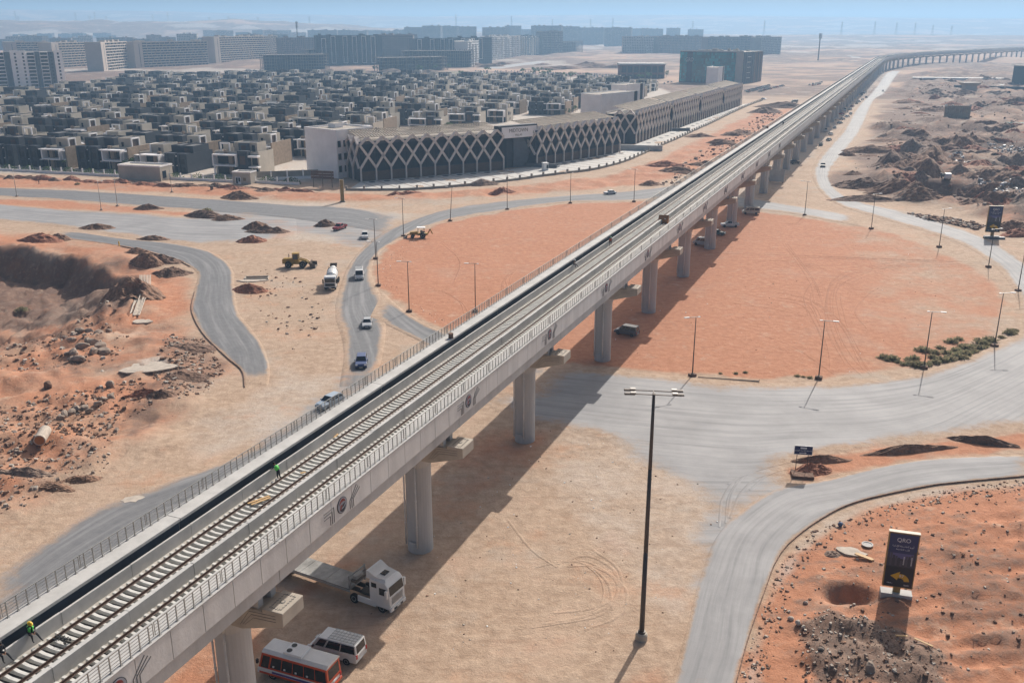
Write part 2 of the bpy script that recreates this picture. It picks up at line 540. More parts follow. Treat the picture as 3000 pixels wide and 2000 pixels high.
RIBBONS = {
 'north_road': dict(L=[(-160, 424), (0, 431), (165, 437), (330, 447), (500, 458), (660, 470), (800, 476), (917, 500)], Rr=[(-160, 443), (0, 451), (165, 461), (330, 474), (500, 486), (660, 500), (800, 520), (900, 535)], tone=.25, soft=.22),
 'service_road': dict(L=[(-160, 460), (0, 468), (150, 480), (300, 486), (420, 496), (540, 500), (700, 503)], Rr=[(-160, 494), (0, 508), (150, 522), (300, 545), (420, 562), (560, 560), (700, 540)], tone=.75, soft=.3),
 'side_road': dict(L=[(100, 530), (160, 532), (287, 549), (383, 558), (467, 574), (513, 597), (533, 623), (536, 656), (545, 716), (575, 756), (604, 800), (618, 850), (612, 898)], Rr=[(90, 545), (150, 548), (277, 565), (333, 577), (398, 594), (437, 612), (456, 632), (447, 670), (440, 713), (466, 766), (520, 820), (555, 851), (563, 896)], tone=.3, soft=.2),
 'ring_road_west': dict(L=[(1640, 405), (1568, 420), (1451, 437), (1284, 450), (1117, 465), (1017, 482), (917, 516), (860, 548), (822, 583), (798, 617), (784, 655), (774, 695), (775, 735), (786, 770), (792, 810), (788, 850), (778, 900)], Rr=[(1660, 425), (1590, 445), (1467, 462), (1304, 465), (1167, 483), (1034, 507), (960, 528), (914, 551), (878, 574), (857, 600), (852, 630), (866, 664), (884, 700), (884, 745), (880, 795), (868, 845), (842, 895)], tone=.3, soft=.36),
 'ring_branch': dict(L=[(864, 660), (896, 688), (936, 721), (1003, 757), (1110, 795), (1260, 832), (1330, 842)], Rr=[(835, 725), (867, 735), (912, 757), (968, 785), (1040, 830), (1100, 900), (1160, 960)], tone=.3, soft=.32),
 'ring_road_south': dict(L=[(1230, 830), (1300, 841), (1440, 856), (1600, 870), (1740, 880), (1880, 882), (2000, 874), (2130, 853), (2250, 812), (2352, 762), (2440, 700)], Rr=[(1110, 930), (1180, 960), (1370, 1000), (1520, 1060), (1680, 1090), (1800, 1056), (2000, 1022), (2150, 1006), (2280, 992), (2430, 972), (2560, 940)], tone=.82, soft=.25),
 'south_east_road': dict(L=[(2480, 1036), (2352, 1046), (2135, 1056), (2000, 1078), (1901, 1103), (1790, 1125), (1700, 1180), (1650, 1235), (1622, 1300), (1600, 1370), (1580, 1450), (1545, 1568), (1480, 1760)], Rr=[(2480, 1086), (2352, 1094), (2201, 1108), (2118, 1119), (1968, 1153), (1885, 1193), (1815, 1246), (1781, 1293), (1761, 1345), (1735, 1418), (1715, 1478), (1691, 1568), (1655, 1760)], tone=.74, soft=.16),
 'east_road': dict(L=[(2052, 162), (2031, 170), (2005, 205), (1965, 250), (1935, 300), (1890, 350), (1868, 385), (1868, 410), (1885, 440), (1925, 470), (1990, 492), (2060, 512), (2150, 540), (2230, 572), (2300, 625), (2340, 690), (2352, 750)], Rr=[(2075, 162), (2066, 170), (2038, 212), (2012, 228), (1985, 290), (1955, 335), (1925, 370), (1908, 395), (1910, 420), (1935, 445), (1985, 465), (2060, 482), (2150, 505), (2250, 540), (2340, 590), (2420, 660), (2480, 740)], tone=.8, soft=.4),
 'east_link': dict(L=[(1560, 432), (1640, 445), (1710, 453), (1800, 468), (1900, 484), (2000, 500)], Rr=[(1540, 452), (1620, 470), (1715, 481), (1800, 488), (1900, 506), (2000, 524)], tone=.8, soft=.4),
 'west_road': dict(L=[(-160, 1400), (0, 1322), (133, 1226), (267, 1149), (400, 1100), (520, 1060), (620, 1010), (700, 960), (760, 915)], Rr=[(-160, 1600), (0, 1500), (200, 1390), (400, 1270), (560, 1160), (680, 1075), (780, 1000), (850, 950), (890, 900)], tone=.35, soft=.26),
 'far_avenue': dict(L=[(930, 180), (1080, 160), (1200, 145), (1330, 130), (1400, 124)], Rr=[(960, 184), (1100, 166), (1215, 150), (1345, 133), (1415, 126)], tone=1.0, soft=.3),
 'far_dirt_road': dict(L=[(1855, 109), (1900, 114), (1950, 123), (1995, 139)], Rr=[(1850, 111), (1893, 118), (1940, 128), (1980, 145)], tone=1.0, soft=.4),
 'far_dirt_road.001': dict(L=[(1890, 112), (1990, 121), (2030, 130)], Rr=[(1888, 114), (1980, 123.5), (2018, 132.5)], tone=1.0, soft=.4),
}
def crom(pts, k):
    P = [np.array(p, float) for p in pts]
    P = [2 * P[0] - P[1]] + P + [2 * P[-1] - P[-2]]
    out = []
    for i in range(1, len(P) - 2):
        for j in range(k):
            t = j / k
            out.append(0.5 * ((2 * P[i]) + (-P[i - 1] + P[i + 1]) * t + (2 * P[i - 1] - 5 * P[i] + 4 * P[i + 1] - P[i + 2]) * t * t + (-P[i - 1] + 3 * P[i] - 3 * P[i + 1] + P[i + 2]) * t ** 3))
    out.append(P[-2])
    return np.array(out)
for nm, rb in RIBBONS.items():
    a, b = crom([g2(*p) for p in rb['L']], 8), None
    rb['a'] = crom([g2(*p) for p in rb['L']], 8)
    rb['b'] = crom([g2(*p) for p in rb['Rr']], 8)
    n = min(len(rb['a']), len(rb['b']))
    def resamp(P, n):
        s = np.concatenate([[0], np.cumsum(np.hypot(*np.diff(P, axis=0).T))])
        q = np.linspace(0, s[-1], n)
        return np.stack([np.interp(q, s, P[:, 0]), np.interp(q, s, P[:, 1])], 1)
    if len(rb['L']) != len(rb['Rr']):
        rb['a'], rb['b'] = resamp(rb['a'], n), resamp(rb['b'], n)
    c = (rb['a'] + rb['b']) / 2
    hw = np.hypot(*(rb['a'] - rb['b']).T) / 2
    ROADY.append((c[::3], hw[::3]))

def fields(X, Y):
    """soil attributes at points X, Y"""
    r = np.hypot(X, Y)
    n1 = fbm(X, Y, 34, 4, 5)
    n2 = fbm(X, Y, 9, 4, 9)
    red = 0.95 * pmask(X, Y, ISLAND, 2.2, 1.5)
    red0 = 0.24 * (1 - sstep(300, 500, r))
    fade = pmask(X, Y, [(1900, 500), (2350, 600), (2350, 780), (2000, 880), (1990, 640)], 14, 6)
    red = red * (1 - 0.42 * fade)
    red = np.maximum(red, 0.9 * pmask(X, Y, FIELD_SE, 2.0, 1.5))
    for P, v, s in (([(330, 1620), (430, 1490), (600, 1400), (760, 1270), (830, 1290), (640, 1440), (560, 1620)], .62, 3), ([(950, 1070), (1100, 985), (1280, 990), (1250, 1080), (1040, 1190)], .5, 4), ([(1470, 1500), (1560, 1455), (1570, 1620), (1420, 1620)], .55, 3), ([(1330, 1190), (1450, 1200), (1480, 1290), (1360, 1270)], .42, 4), (STRIP_SE, .8, 1.5), (NORTH_BAND, .72, 5), (MEDIAN, .75, 3), (WEST, .62, 10), (PATCH_N, .8, 3), (EAST, .42, 12), (EAST_RED, .75, 8)):
        red = np.maximum(red, v * pmask(X, Y, P, s, s * 0.8))
    red = np.maximum(np.maximum(red, red0), 0.42 * sstep(600, 1100, r))
    east = pmask(X, Y, EAST, 12, 8)
    west = pmask(X, Y, WEST, 8, 6)
    dark = np.zeros(X.shape)
    dark = np.maximum(dark, east * (0.82 + 1.5 * (n1 - 0.45) + .7 * (n2 - .5)))
    dark = np.maximum(dark, west * (1.5 * (n2 - 0.5) + 0.25))
    for P, v, s in (([(375, 770), (470, 775), (520, 850), (480, 900), (400, 930), (350, 870)], .62, 2), ([(1830, 1440), (1900, 1400), (2010, 1440), (2120, 1480), (2190, 1510), (2170, 1600), (1850, 1600)], .85, 1.2), ([(270, 950), (380, 900), (400, 960), (300, 1010)], .7, 2),
                    ([(1705, 1500), (1790, 1300), (1860, 1220), (1960, 1172), (2110, 1134), (2300, 1112), (2300, 1098), (2110, 1122), (1960, 1156), (1850, 1205), (1775, 1300), (1700, 1490)], .38, 1.2), ([(100, 800), (300, 760), (330, 790), (200, 850), (60, 860)], .4, 4),
                    ([(0, 945), (200, 930), (330, 880), (350, 930), (200, 1000), (0, 1010)], .42, 3), ([(0, 1040), (160, 1020), (280, 960), (250, 1060), (100, 1140), (0, 1160)], .45, 3), ([(545, 620), (620, 615), (740, 680), (760, 780), (700, 840), (620, 740)], .33, 5)):
        dark = np.maximum(dark, v * pmask(X, Y, P, s, s * 1.2))
    sef = pmask(X, Y, FIELD_SE, 2.0, 1.5)
    rip_ = fbm(X * 0.35 + Y * 0.2, Y * 1.5 - X * 0.25, 3.2, 4, 51, True)
    dark = np.maximum(dark, sef * np.clip(1.9 * (rip_ - .58) + .9 * (n2 - .5), 0, .62))
    nf = fbm(X, Y, 210, 5, 13)
    dark = np.maximum(dark, sstep(420, 850, r) * np.clip(.86 + 2.4 * (nf - .5) + 1.2 * (n1 - .5), 0, .9))
    pale = 0.9 * pmask(X, Y, VILLAS, 6)
    pale = np.maximum(pale, 0.55 * pmask(X, Y, [(560, 460), (800, 465), (960, 490), (880, 545), (790, 570), (650, 560), (520, 540)], 6, 5))
    pale = np.maximum(pale, 0.45 * pmask(X, Y, [(1250, 960), (1500, 930), (1800, 1010), (1680, 1250), (1560, 1450), (1350, 1300), (1150, 1120)], 5, 5))
    pale = np.maximum(pale, 0.5 * pmask(X, Y, [(640, 840), (800, 860), (760, 960), (500, 1060), (420, 1090), (440, 980)], 5, 4))
    pale = np.maximum(pale, 0.5 * pmask(X, Y, [(1700, 470), (1860, 380), (1960, 260), (2050, 165), (1990, 165), (1880, 300), (1740, 420), (1640, 440)], 5, 4))
    pale = np.maximum(pale, 0.6 * pmask(X, Y, [(315, 830), (400, 825), (385, 860), (310, 870)], 1.0, 0.8))
    pale = np.maximum(pale, 0.6 * sstep(0.62, 0.7, nf) * sstep(380, 700, r))
    asph = np.maximum(.8 * pmask(X, Y, JUNC, 5, 4), .62 * pmask(X, Y, JUNC_N, 6, 4))
    asph = np.maximum(asph, .66 * pmask(X, Y, [(775, 850), (868, 840), (890, 905), (780, 1000), (560, 1160), (200, 1390), (0, 1505), (-120, 1480), (0, 1325), (267, 1152), (520, 1060), (690, 955)], 5, 3))
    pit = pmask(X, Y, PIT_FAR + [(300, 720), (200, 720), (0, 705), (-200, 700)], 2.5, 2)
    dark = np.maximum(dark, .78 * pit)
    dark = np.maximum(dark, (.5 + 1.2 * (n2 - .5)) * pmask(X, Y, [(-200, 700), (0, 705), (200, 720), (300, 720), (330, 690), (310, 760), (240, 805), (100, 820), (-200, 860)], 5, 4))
    red = np.maximum(red, .75 * pmask(X, Y, [(-200, 530), (0, 540), (150, 555), (300, 585), (430, 640), (440, 720), (380, 760), (310, 640), (200, 590), (0, 566), (-200, 556)], 4, 3))
    clod = pmask(X, Y, [(2120, 1250), (2200, 1200), (2420, 1180), (2520, 1600), (2150, 1600), (2150, 1400)], 3, 2)
    dark = np.maximum(dark, clod * np.clip(.34 + 1.5 * (rip_ - .52) + .8 * (n2 - .5), 0, .6))
    strip = pmask(X, Y, [(1690, 1600), (1718, 1480), (1765, 1345), (1820, 1248), (1890, 1195), (1970, 1156), (2120, 1120), (2400, 1096), (2400, 1116), (2130, 1142), (1990, 1180), (1915, 1220), (1850, 1275), (1800, 1360), (1760, 1490), (1740, 1600)], 1.2, .8)
    pale = np.maximum(pale, .5 * strip)
    dark = np.maximum(dark, .7 * pmask(X, Y, PIT2_FAR + PIT2_NEAR[1:], 2, 2))
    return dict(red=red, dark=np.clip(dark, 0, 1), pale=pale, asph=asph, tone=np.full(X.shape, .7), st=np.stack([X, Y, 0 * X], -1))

def hgt(X, Y):
    r = np.hypot(X, Y)
    th = np.arctan2(X, Y)
    clear = np.full(X.shape, 1e9)
    near = r < 1300
    for c, hw in ROADY:
        xs, ys = X[near], Y[near]
        d = np.full(xs.shape, 1e9)
        for (cx, cy), hh in zip(c, hw):
            d = np.minimum(d, np.hypot(xs - cx, ys - cy) - hh * 1.25)
        clear[near] = np.minimum(clear[near], d)
    # relief keeps off the viaduct's line too
    vv = X * UY - Y * UX
    clear = np.where(r < 1300, np.minimum(clear, np.abs(vv + 42) - 14), clear)
    k = sstep(1.0, 9.0, clear)
    east = pmask(X, Y, EAST, 10, 5)
    west = pmask(X, Y, WEST, 8, 5)
    se = pmask(X, Y, FIELD_SE, 3)
    h = (fbm(X, Y, 7, 4, 21) - 0.5) * 0.3 * k
    h = h + east * k * (np.clip(fbm(X, Y, 24, 5, 31, True) - 0.52, -0.1, 1) * 8.0 + (fbm(X, Y, 9, 5, 37, True) - 0.5) * 4.2)
    h = h + west * k * ((fbm(X, Y, 11, 5, 41, True) - 0.55) * 2.8 + (fbm(X, Y, 2.2, 3, 45, True) - 0.5) * 0.8)
    rip = fbm(X * 0.35 + Y * 0.2, Y * 1.5 - X * 0.25, 3.2, 4, 51, True)
    clod = pmask(X, Y, [(2120, 1250), (2200, 1200), (2420, 1180), (2520, 1600), (2150, 1600), (2150, 1400)], 3)
    h = h + clod * ((fbm(X * .6, Y * 1.4, 1.5, 4, 59, True) - .5) * .75)
    h = h + se * k * ((rip - 0.5) * .8 + (fbm(X, Y, 1.4, 3, 53) - 0.5) * 0.35)
    rub = pmask(X, Y, [(1830, 1440), (1900, 1400), (2010, 1440), (2120, 1480), (2190, 1510), (2170, 1640), (1850, 1640)], 1.5)
    h = h + rub * (fbm(X, Y, 2.4, 4, 57, True) * 1.5 - 0.4)
    band = pmask(X, Y, NORTH_BAND, 4)
    h = h + band * k * (fbm(X, Y, 6, 4, 61, True) - 0.5) * 1.6
    for far, nr, dep, w1, w2 in ((PIT_FAR, PIT_NEAR, 7.0, 6.5, 30.0), (PIT2_FAR, PIT2_NEAR, 5.5, 7.0, 8.0)):
        fp, np_ = [g2(*p) for p in far], [g2(*p) for p in nr]
        poly = fp + np_[1:]
        ins = inside(X, Y, poly)
        if ins.any():
            x, y = X[ins], Y[ins]
            wob = 1 + 0.5 * (fbm(x, y, 9, 3, 71) - 0.5)
            df = np.clip(dist_line(x, y, fp) * wob / w1, 0, 1)
            dn = np.clip(dist_line(x, y, np_) / w2, 0, 1)
            h[ins] = h[ins] * 0.6 - dep * np.minimum(np.clip(df * 1.08, 0, 1), sstep(0, 1, dn)) + (fbm(x, y, 3.2, 5, 77, True) - 0.5) * 3.2 * np.minimum(1, df * 3)
    # hole under the billboard field
    c = g(1955, 1366)
    h = h - 1.6 * np.exp(-(((X - c.x) / 2.6) ** 2 + ((Y - c.y) / 1.5) ** 2) ** 2)
    # far country: rolling plain, a low plateau, hills on the horizon
    h = h + sstep(1100, 2000, r) * (fbm(X, Y, 160, 5, 81, True) - 0.5) * 14 * (1 - sstep(3500, 6000, r))
    left = sstep(0.1, -0.35, th)
    h = h + sstep(3600, 4400, r) * (1 - sstep(5200, 6800, r)) * (18 + 58 * left * (0.8 + 0.4 * fbm(X, Y, 900, 3, 91))) * (0.7 + 0.6 * fbm(X, Y, 260, 4, 95))
    top = np.interp(th, [-0.7, -0.5, -0.38, -0.2, -0.09, 0.0, 0.15, 0.3, 0.42, 0.52, 0.7], [205, 205, 196, 172, 152, 162, 168, 150, 128, 118, 118])
    h = h + sstep(6800, 9300, r) * top * (0.93 + 0.14 * fbm(X, Y, 1500, 4, 99))
    return h

def set_attrs(me, d):
    for k, v in d.items():
        if k == 'st':
            a = me.attributes.new('st', 'FLOAT_VECTOR', 'POINT')
            a.data.foreach_set('vector', np.asarray(v, np.float32).ravel())
        else:
            a = me.attributes.new(k, 'FLOAT', 'POINT')
            a.data.foreach_set('value', np.asarray(v, np.float32).ravel())

def grid_mesh(name, V, nr, nc, attrs, wrap=False):
    idx = np.arange(nr * nc).reshape(nr, nc)
    a = idx[:-1, :-1].ravel(); b = idx[1:, :-1].ravel(); c = idx[1:, 1:].ravel(); d = idx[:-1, 1:].ravel()
    F = np.stack([a, b, c, d], 1)
    if wrap:
        F = np.concatenate([F, np.stack([idx[:-1, -1], idx[1:, -1], idx[1:, 0], idx[:-1, 0]], 1)])
    me = bpy.data.meshes.new(name)
    me.vertices.add(len(V))
    me.vertices.foreach_set('co', np.asarray(V, np.float32).ravel())
    me.loops.add(F.size)
    me.loops.foreach_set('vertex_index', F.ravel().astype(np.int32))
    me.polygons.add(len(F))
    me.polygons.foreach_set('loop_start', np.arange(0, F.size, 4, dtype=np.int32))
    me.polygons.foreach_set('loop_total', np.full(len(F), 4, np.int32))
    me.polygons.foreach_set('use_smooth', np.ones(len(F), bool))
    me.update(calc_edges=True)
    me.validate()
    set_attrs(me, attrs)
    me.materials.append(MATS['ground'])
    return me

def make_terrain():
    rr = [2.0, 20.0]
    r = 36.0
    while r < 13500:
        rr.append(r)
        r *= 1.0075
    rr = np.array(rr)
    th = np.concatenate([np.arange(-180, -39, 9.0), np.arange(-39, 39.01, 0.23), np.arange(45, 180, 9.0)])
    th = np.radians(np.unique(np.round(th, 3)))
    TH, RR = np.meshgrid(th, rr)
    X, Y = (RR * np.sin(TH)).ravel(), (RR * np.cos(TH)).ravel()
    Z = hgt(X, Y)
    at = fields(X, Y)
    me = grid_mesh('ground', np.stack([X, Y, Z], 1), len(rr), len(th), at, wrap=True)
    o = struct('ground', me)
make_terrain()
def gz(x, y):
    return float(hgt(np.array([float(x)]), np.array([float(y)]))[0])
def on(dx, dy, dz=0.0):
    p = g(dx, dy)
    for _ in range(3):
        p = g(dx, dy, gz(p.x, p.y))
    p.z += dz
    return p

# ================================================================ roads
def make_road(i, name, rb):
    a, b = rb['a'], rb['b']
    k = 13
    t = np.linspace(0, 1, k)
    ext = 0.10
    te = (t - 0.5) * (1 + 2 * ext) + 0.5
    P = a[:, None, :] * (1 - te[None, :, None]) + b[:, None, :] * te[None, :, None]
    n = len(a)
    X, Y = P[..., 0].ravel(), P[..., 1].ravel()
    w_ = np.hypot(*(a - b).T)
    s = np.concatenate([[0], np.cumsum(np.hypot(*np.diff((a + b) / 2, axis=0).T))])
    st = np.zeros((n, k, 3))
    st[..., 0] = s[:, None]
    st[..., 1] = te[None, :] * w_[:, None] + i * 31
    e = np.minimum(te, 1 - te)
    asph = sstep(-ext, rb['soft'], e)[None, :] * np.ones((n, 1))
    if name not in ('south_east_road', 'side_road', 'west_road') or True:
        ends = sstep(0, 14, s) * sstep(0, 14, s[-1] - s)
        asph = asph * ends[:, None]
    at = fields(X, Y)
    at['asph'] = np.maximum(at['asph'], asph.ravel())
    at['tone'] = np.full(X.shape, rb['tone'])
    at['st'] = st.reshape(-1, 3)
    at['asph'] = at['asph']
    edge_dip = np.maximum((1 - sstep(-ext, -ext * 0.2, e))[None, :], (1 - np.minimum(1, np.minimum(s, s[-1] - s) / 3))[:, None])
    Z = 0.09 + i * 0.006 - 0.35 * edge_dip.ravel()
    me = grid_mesh(name, np.stack([X, Y, Z], 1), n, k, at)
    return struct(name, me)
for i, (nm, rb) in enumerate(RIBBONS.items()):
    make_road(i, nm.split('.')[0] if '.' not in nm else nm, rb)

def ribbon(name, pts, width, attrs, z=0.17, k=6, wv=None):
    c = crom([p if len(p) == 3 else g2(*p) for p in pts] if len(pts[0]) == 3 else [g2(*p) for p in pts], k)[:, :2]
    d = np.gradient(c, axis=0)
    d /= np.hypot(*d.T)[:, None]
    nrm = np.stack([-d[:, 1], d[:, 0]], 1)
    t = np.array([-0.5, -0.25, 0, 0.25, 0.5])
    P = c[:, None, :] + nrm[:, None, :] * (t * width)[None, :, None]
    X, Y = P[..., 0].ravel(), P[..., 1].ravel()
    s = np.concatenate([[0], np.cumsum(np.hypot(*np.diff(c, axis=0).T))])
    st = np.zeros((len(c), 5, 3))
    st[..., 0], st[..., 1] = s[:, None], t[None, :] * width
    at = fields(X, Y)
    at['st'] = st.reshape(-1, 3)
    prof = np.array([0, 0.8, 1, 0.8, 0])[None, :] * sstep(0, s[-1] * 0.2, s)[:, None] * sstep(0, s[-1] * 0.2, s[-1] - s)[:, None]
    for kk, v in attrs.items():
        at[kk] = (prof * v).ravel()
    me = grid_mesh(name, np.stack([X, Y, hgt(X, Y) + np.tile(np.array([-.06, .022, .028, .022, -.06]), len(c)) + z * .1], 1), len(c), 5, at)
    return struct(name, me)
# wheel ruts in the red island and on the dust
RUTS = [[(2260, 606), (2100, 600), (2020, 612), (1930, 640), (1905, 690), (1915, 760), (1950, 830), (1990, 870)], [(2250, 612), (2080, 608), (1990, 625), (1920, 660), (1918, 720), (1945, 790), (1970, 850)], [(1660, 585), (1800, 588), (2000, 596), (2200, 604)],
        [(1780, 685), (1850, 700), (1880, 740), (1900, 800), (1905, 850)], [(1990, 760), (1960, 720), (1985, 680), (2020, 660)], [(2000, 860), (1960, 800), (1925, 740), (1860, 690), (1780, 670)], [(1800, 560), (1860, 640), (1880, 700)], [(1890, 640), (1860, 680), (1870, 730)],
        [(1245, 600), (1190, 610), (1160, 640), (1170, 680)], [(1240, 608), (1180, 622), (1150, 650), (1150, 670)], [(1020, 560), (1060, 600), (1050, 650)], [(960, 680), (1010, 665), (1060, 690), (1075, 720)],
        [(1260, 1290), (1340, 1270), (1400, 1310), (1400, 1370), (1340, 1405), (1250, 1420)], [(1290, 1280), (1360, 1285), (1420, 1330), (1410, 1390), (1330, 1420)], [(1180, 1180), (1240, 1250), (1290, 1290)], [(1680, 1180), (1700, 1120), (1760, 1080), (1900, 1050)], [(1660, 1200), (1670, 1130), (1720, 1080), (1860, 1045)],
        [(1740, 600), (1820, 600), (1900, 620)], [(1700, 700), (1800, 715), (1880, 735)], [(1720, 760), (1800, 790), (1890, 850)]]
rrng = random.Random(2)
for i, p in enumerate(RUTS):
    for q in range(3):
        off = rrng.uniform(-1.3, 1.3), rrng.uniform(-.8, .8)
        w0 = [g2(*t_) for t_ in p]
        w0 = [(x + off[0] + rrng.uniform(-.25, .25), y + off[1] * 2 + rrng.uniform(-.3, .3), 0) for x, y in w0]
        if q:
            w0 = w0[rrng.randint(0, 1):len(w0) - rrng.randint(0, 1)]
        if len(w0) > 2:
            ribbon('wheel_ruts', w0, rrng.uniform(.35, .7), dict(rut=rrng.uniform(.3, .7) if p[0][1] < 900 else rrng.uniform(.08, .2)), z=0.04 + 0.003 * (i * 3 + q) % .05, k=10)
# broken kerb lines along some road edges
for p in ([(2400, 1091), (2352, 1095), (2201, 1109), (2118, 1120), (1968, 1154), (1885, 1194), (1815, 1247), (1781, 1294), (1761, 1346), (1735, 1419), (1715, 1479), (1691, 1569)], [(277, 566), (333, 578), (398, 595), (437, 613)], [(447, 671), (440, 714), (466, 767), (520, 821), (555, 852), (562, 890)]):
    c = crom([g2(*q) for q in p], 6)
    mb = MB()
    for q0, q1 in zip(c[:-1], c[1:]):
        mb.beam((q0[0], q0[1], 0.10), (q1[0], q1[1], 0.10), 0.09, 0.2, 'dirt_dark')
    o = mb.build('kerb_edge')
    o['kind'] = 'structure'
# ================================================================ elevated railway; local frame: x across (right +), y along, z up
RAILZ = 16.9
CAPS = [-12.3, 17.7, 47.7, 77.5, 107.4, 142.3, 172.4]
while CAPS[-1] < 2080:
    CAPS.append(CAPS[-1] + 30.1)
U0, RAD, TURN = 1235.0, 1150.0, R(20)
VC = -42.7
def path(u):
    """point and heading (turn to the right, radians) of the line at distance u along it"""
    if u <= U0:
        return VC, u, 0.0
    s = u - U0
    if s < RAD * TURN:
        a = s / RAD
        return VC + RAD * (1 - math.cos(a)), U0 + RAD * math.sin(a), a
    s -= RAD * TURN
    return VC + RAD * (1 - math.cos(TURN)) + s * math.sin(TURN), U0 + RAD * math.sin(TURN) + s * math.cos(TURN), TURN
viaduct = thing('railway_viaduct', 'long grey concrete railway viaduct on round piers crossing the whole picture', 'viaduct', (0, 0, 0), VROT)

# deck span: a trough with raised ledges; x measured from the line's middle (VC)
PROF = [(-5.2, 18.05), (-3.7, 18.05), (-3.7, 17.83), (-3.9, 17.83), (-3.9, 16.4), (3.55, 16.4), (3.55, 17.83), (3.45, 17.83), (3.45, 18.05), (5.12, 18.05), (5.12, 17.95), (5.0, 17.95), (5.0, 15.95), (4.85, 15.95), (4.85, 14.75), (3.9, 13.8), (-3.9, 13.8), (-4.95, 14.75), (-4.95, 15.95), (-5.1, 15.95), (-5.1, 17.95), (-5.2, 17.95)]
def span_mesh(L):
    mb = MB()
    n = len(PROF)
    y0, y1 = 0.03, L - 0.03
    vs = [(x, y0, z) for x, z in PROF] + [(x, y1, z) for x, z in PROF]
    for i in range(n):
        j = (i + 1) % n
        m = 'slab_dusty' if i == 4 else 'concrete_shade' if i == 3 else ('concrete_light' if i in (0, 8) else 'concrete')  # inner face of the left ledge carries painted shade
        mb.add([vs[i], vs[j], vs[n + j], vs[n + i]], [(0, 1, 2, 3)], m)
    # end faces in convex pieces
    for y in (y0, y1):
        mb.add([(x, y, z) for x, z in PROF], [tuple(range(n))], 'concrete')
    return mb.mesh('deck_span')
SPANS = {}
for i in range(len(CAPS) - 1):
    L = round(CAPS[i + 1] - CAPS[i], 1)
    if L not in SPANS:
        SPANS[L] = span_mesh(L)
    x, y, a = path(CAPS[i])
    o = link('deck_span', SPANS[L], viaduct, (x, y, 0), -path(CAPS[i] + L / 2)[2])

# pier: round column with a flat recess and white drain pipes
def pier_meshes():
    mb = MB()
    n, r = 28, 1.35
    pts = []
    for i in range(n):
        a = 2 * math.pi * i / n
        x, y = r * math.cos(a), r * math.sin(a)
        if y < 0 and -1.0 < x < 0.25:
            y = -0.98
        pts.append((x, y))
    mb.lathe([(1.36, -1.5), (1.36, 1.05), (1.3, 1.2)], n, 'concrete')
    mb.prism(pts, 1.1, 10.4, 'concrete')
    mb.lathe([(1.36, 9.9), (1.42, 10.1), (1.75, 11.0)], n, 'concrete')
    pier = mb.mesh('pier')
    pm = MB()
    def pipe(x, y):
        pm.cyl((x, y, 0.75), (x, y, 10.1), 0.085, 0.085, 10, 'pipe_white')
        for z in (3.2, 6.2, 9.2):
            pm.cyl((x, y, z), (x, y, z + 0.12), 0.115, 0.115, 10, 'pipe_white')
        pm.cyl((x, y, 10.1), (x * 0.9 + 0.25, y, 10.7), 0.085, 0.085, 10, 'pipe_white')
    pm2 = MB()
    pipe(0.36, -1.38)
    p1 = pm.mesh('drain_pipe', smooth=True)
    pm = pm2
    pipe(-1.18, -0.95)
    return pier, p1, pm2.mesh('drain_pipe', smooth=True)
def _mk():
    mb = MB()
    C = -0.0
    prof = [(5.8, 12.0), (5.8, 13.1), (4.05, 13.1), (4.05, 12.82), (-3.95, 12.82), (-3.95, 13.1), (-5.4, 13.1), (-5.4, 12.0), (-1.9, 10.9), (2.1, 10.9)]
    n = len(prof)
    mb.extr(prof, -1.3, 1.3, 'concrete_warm', axis='y')
    cap = mb.mesh('pier_cap', bevel=0.04, seg=1)
    rl = MB()
    # raised motif on the cap's outer end: a frame of short curved strokes round a disc
    cx, cy, z = 4.93, 0.0, 13.112
    def stroke(x, y, rot):
        pts = []
        for k in range(4):
            a = R(-40 + 27 * k)
            px, py = 0.13 * math.sin(a), 0.13 * (1 - math.cos(a)) * 2 - 0.05
            pts.append((x + px * math.cos(rot) - py * math.sin(rot), y + px * math.sin(rot) + py * math.cos(rot), z))
        for p, q in zip(pts[:-1], pts[1:]):
            rl.beam(p, q, 0.05, 0.03, 'groove')
    for k in range(7):
        y = cy - 0.84 + k * 0.28
        stroke(cx - 0.46, y, R(60))
        stroke(cx + 0.46, y, R(60))
    for k in range(4):
        x = cx - 0.3 + k * 0.2
        stroke(x, cy - 0.9, R(60))
        stroke(x, cy + 0.9, R(60))
    rl.cyl((cx, cy, 13.09), (cx, cy, 13.125), 0.2, 0.2, 14, 'groove')
    rl.cyl((cx, cy, 13.09), (cx, cy, 13.14), 0.13, 0.13, 12, 'concrete_warm')
    rel = rl.mesh('relief_motif')
    gr = MB()
    # engraved bent lines on the near face of the cap
    for k in range(3):
        o_ = 0.24 * k
        pts = [(5.2, -1.312, 12.75 - o_), (2.9 + o_ * 0.7, -1.312, 12.62 - o_), (2.0 + o_ * 0.9, -1.312, 11.3 + o_ * 0.2)]
        for p, q in zip(pts[:-1], pts[1:]):
            gr.beam(p, q, 0.035, 0.03, 'groove')
    grv = gr.mesh('engraved_line')
    brg = MB().box(-0.35, 0.35, -0.3, 0.3, 12.8, 13.82, 'concrete').mesh('bearing_block')
    return cap, rel, grv, brg
PIER, PIPE1, PIPE2 = pier_meshes()
CAPM, RELM, GRVM, BRGM = _mk()
for i, u in enumerate(CAPS):
    x, y, a = path(u)
    po = link('pier', PIER, viaduct, (x, y, 0), -a)
    co = link('pier_cap', CAPM, viaduct, (x, y, 0), -a)
    if u < 420:
        link('drain_pipe', PIPE1, po)
        link('drain_pipe', PIPE2, po)
        link('relief_motif', RELM, co)
        link('engraved_line', GRVM, co)
        for bx in (-3.2, 3.2):
            for by in (-0.75, 0.75):
                link('bearing_block', BRGM, co, (bx, by, 0))

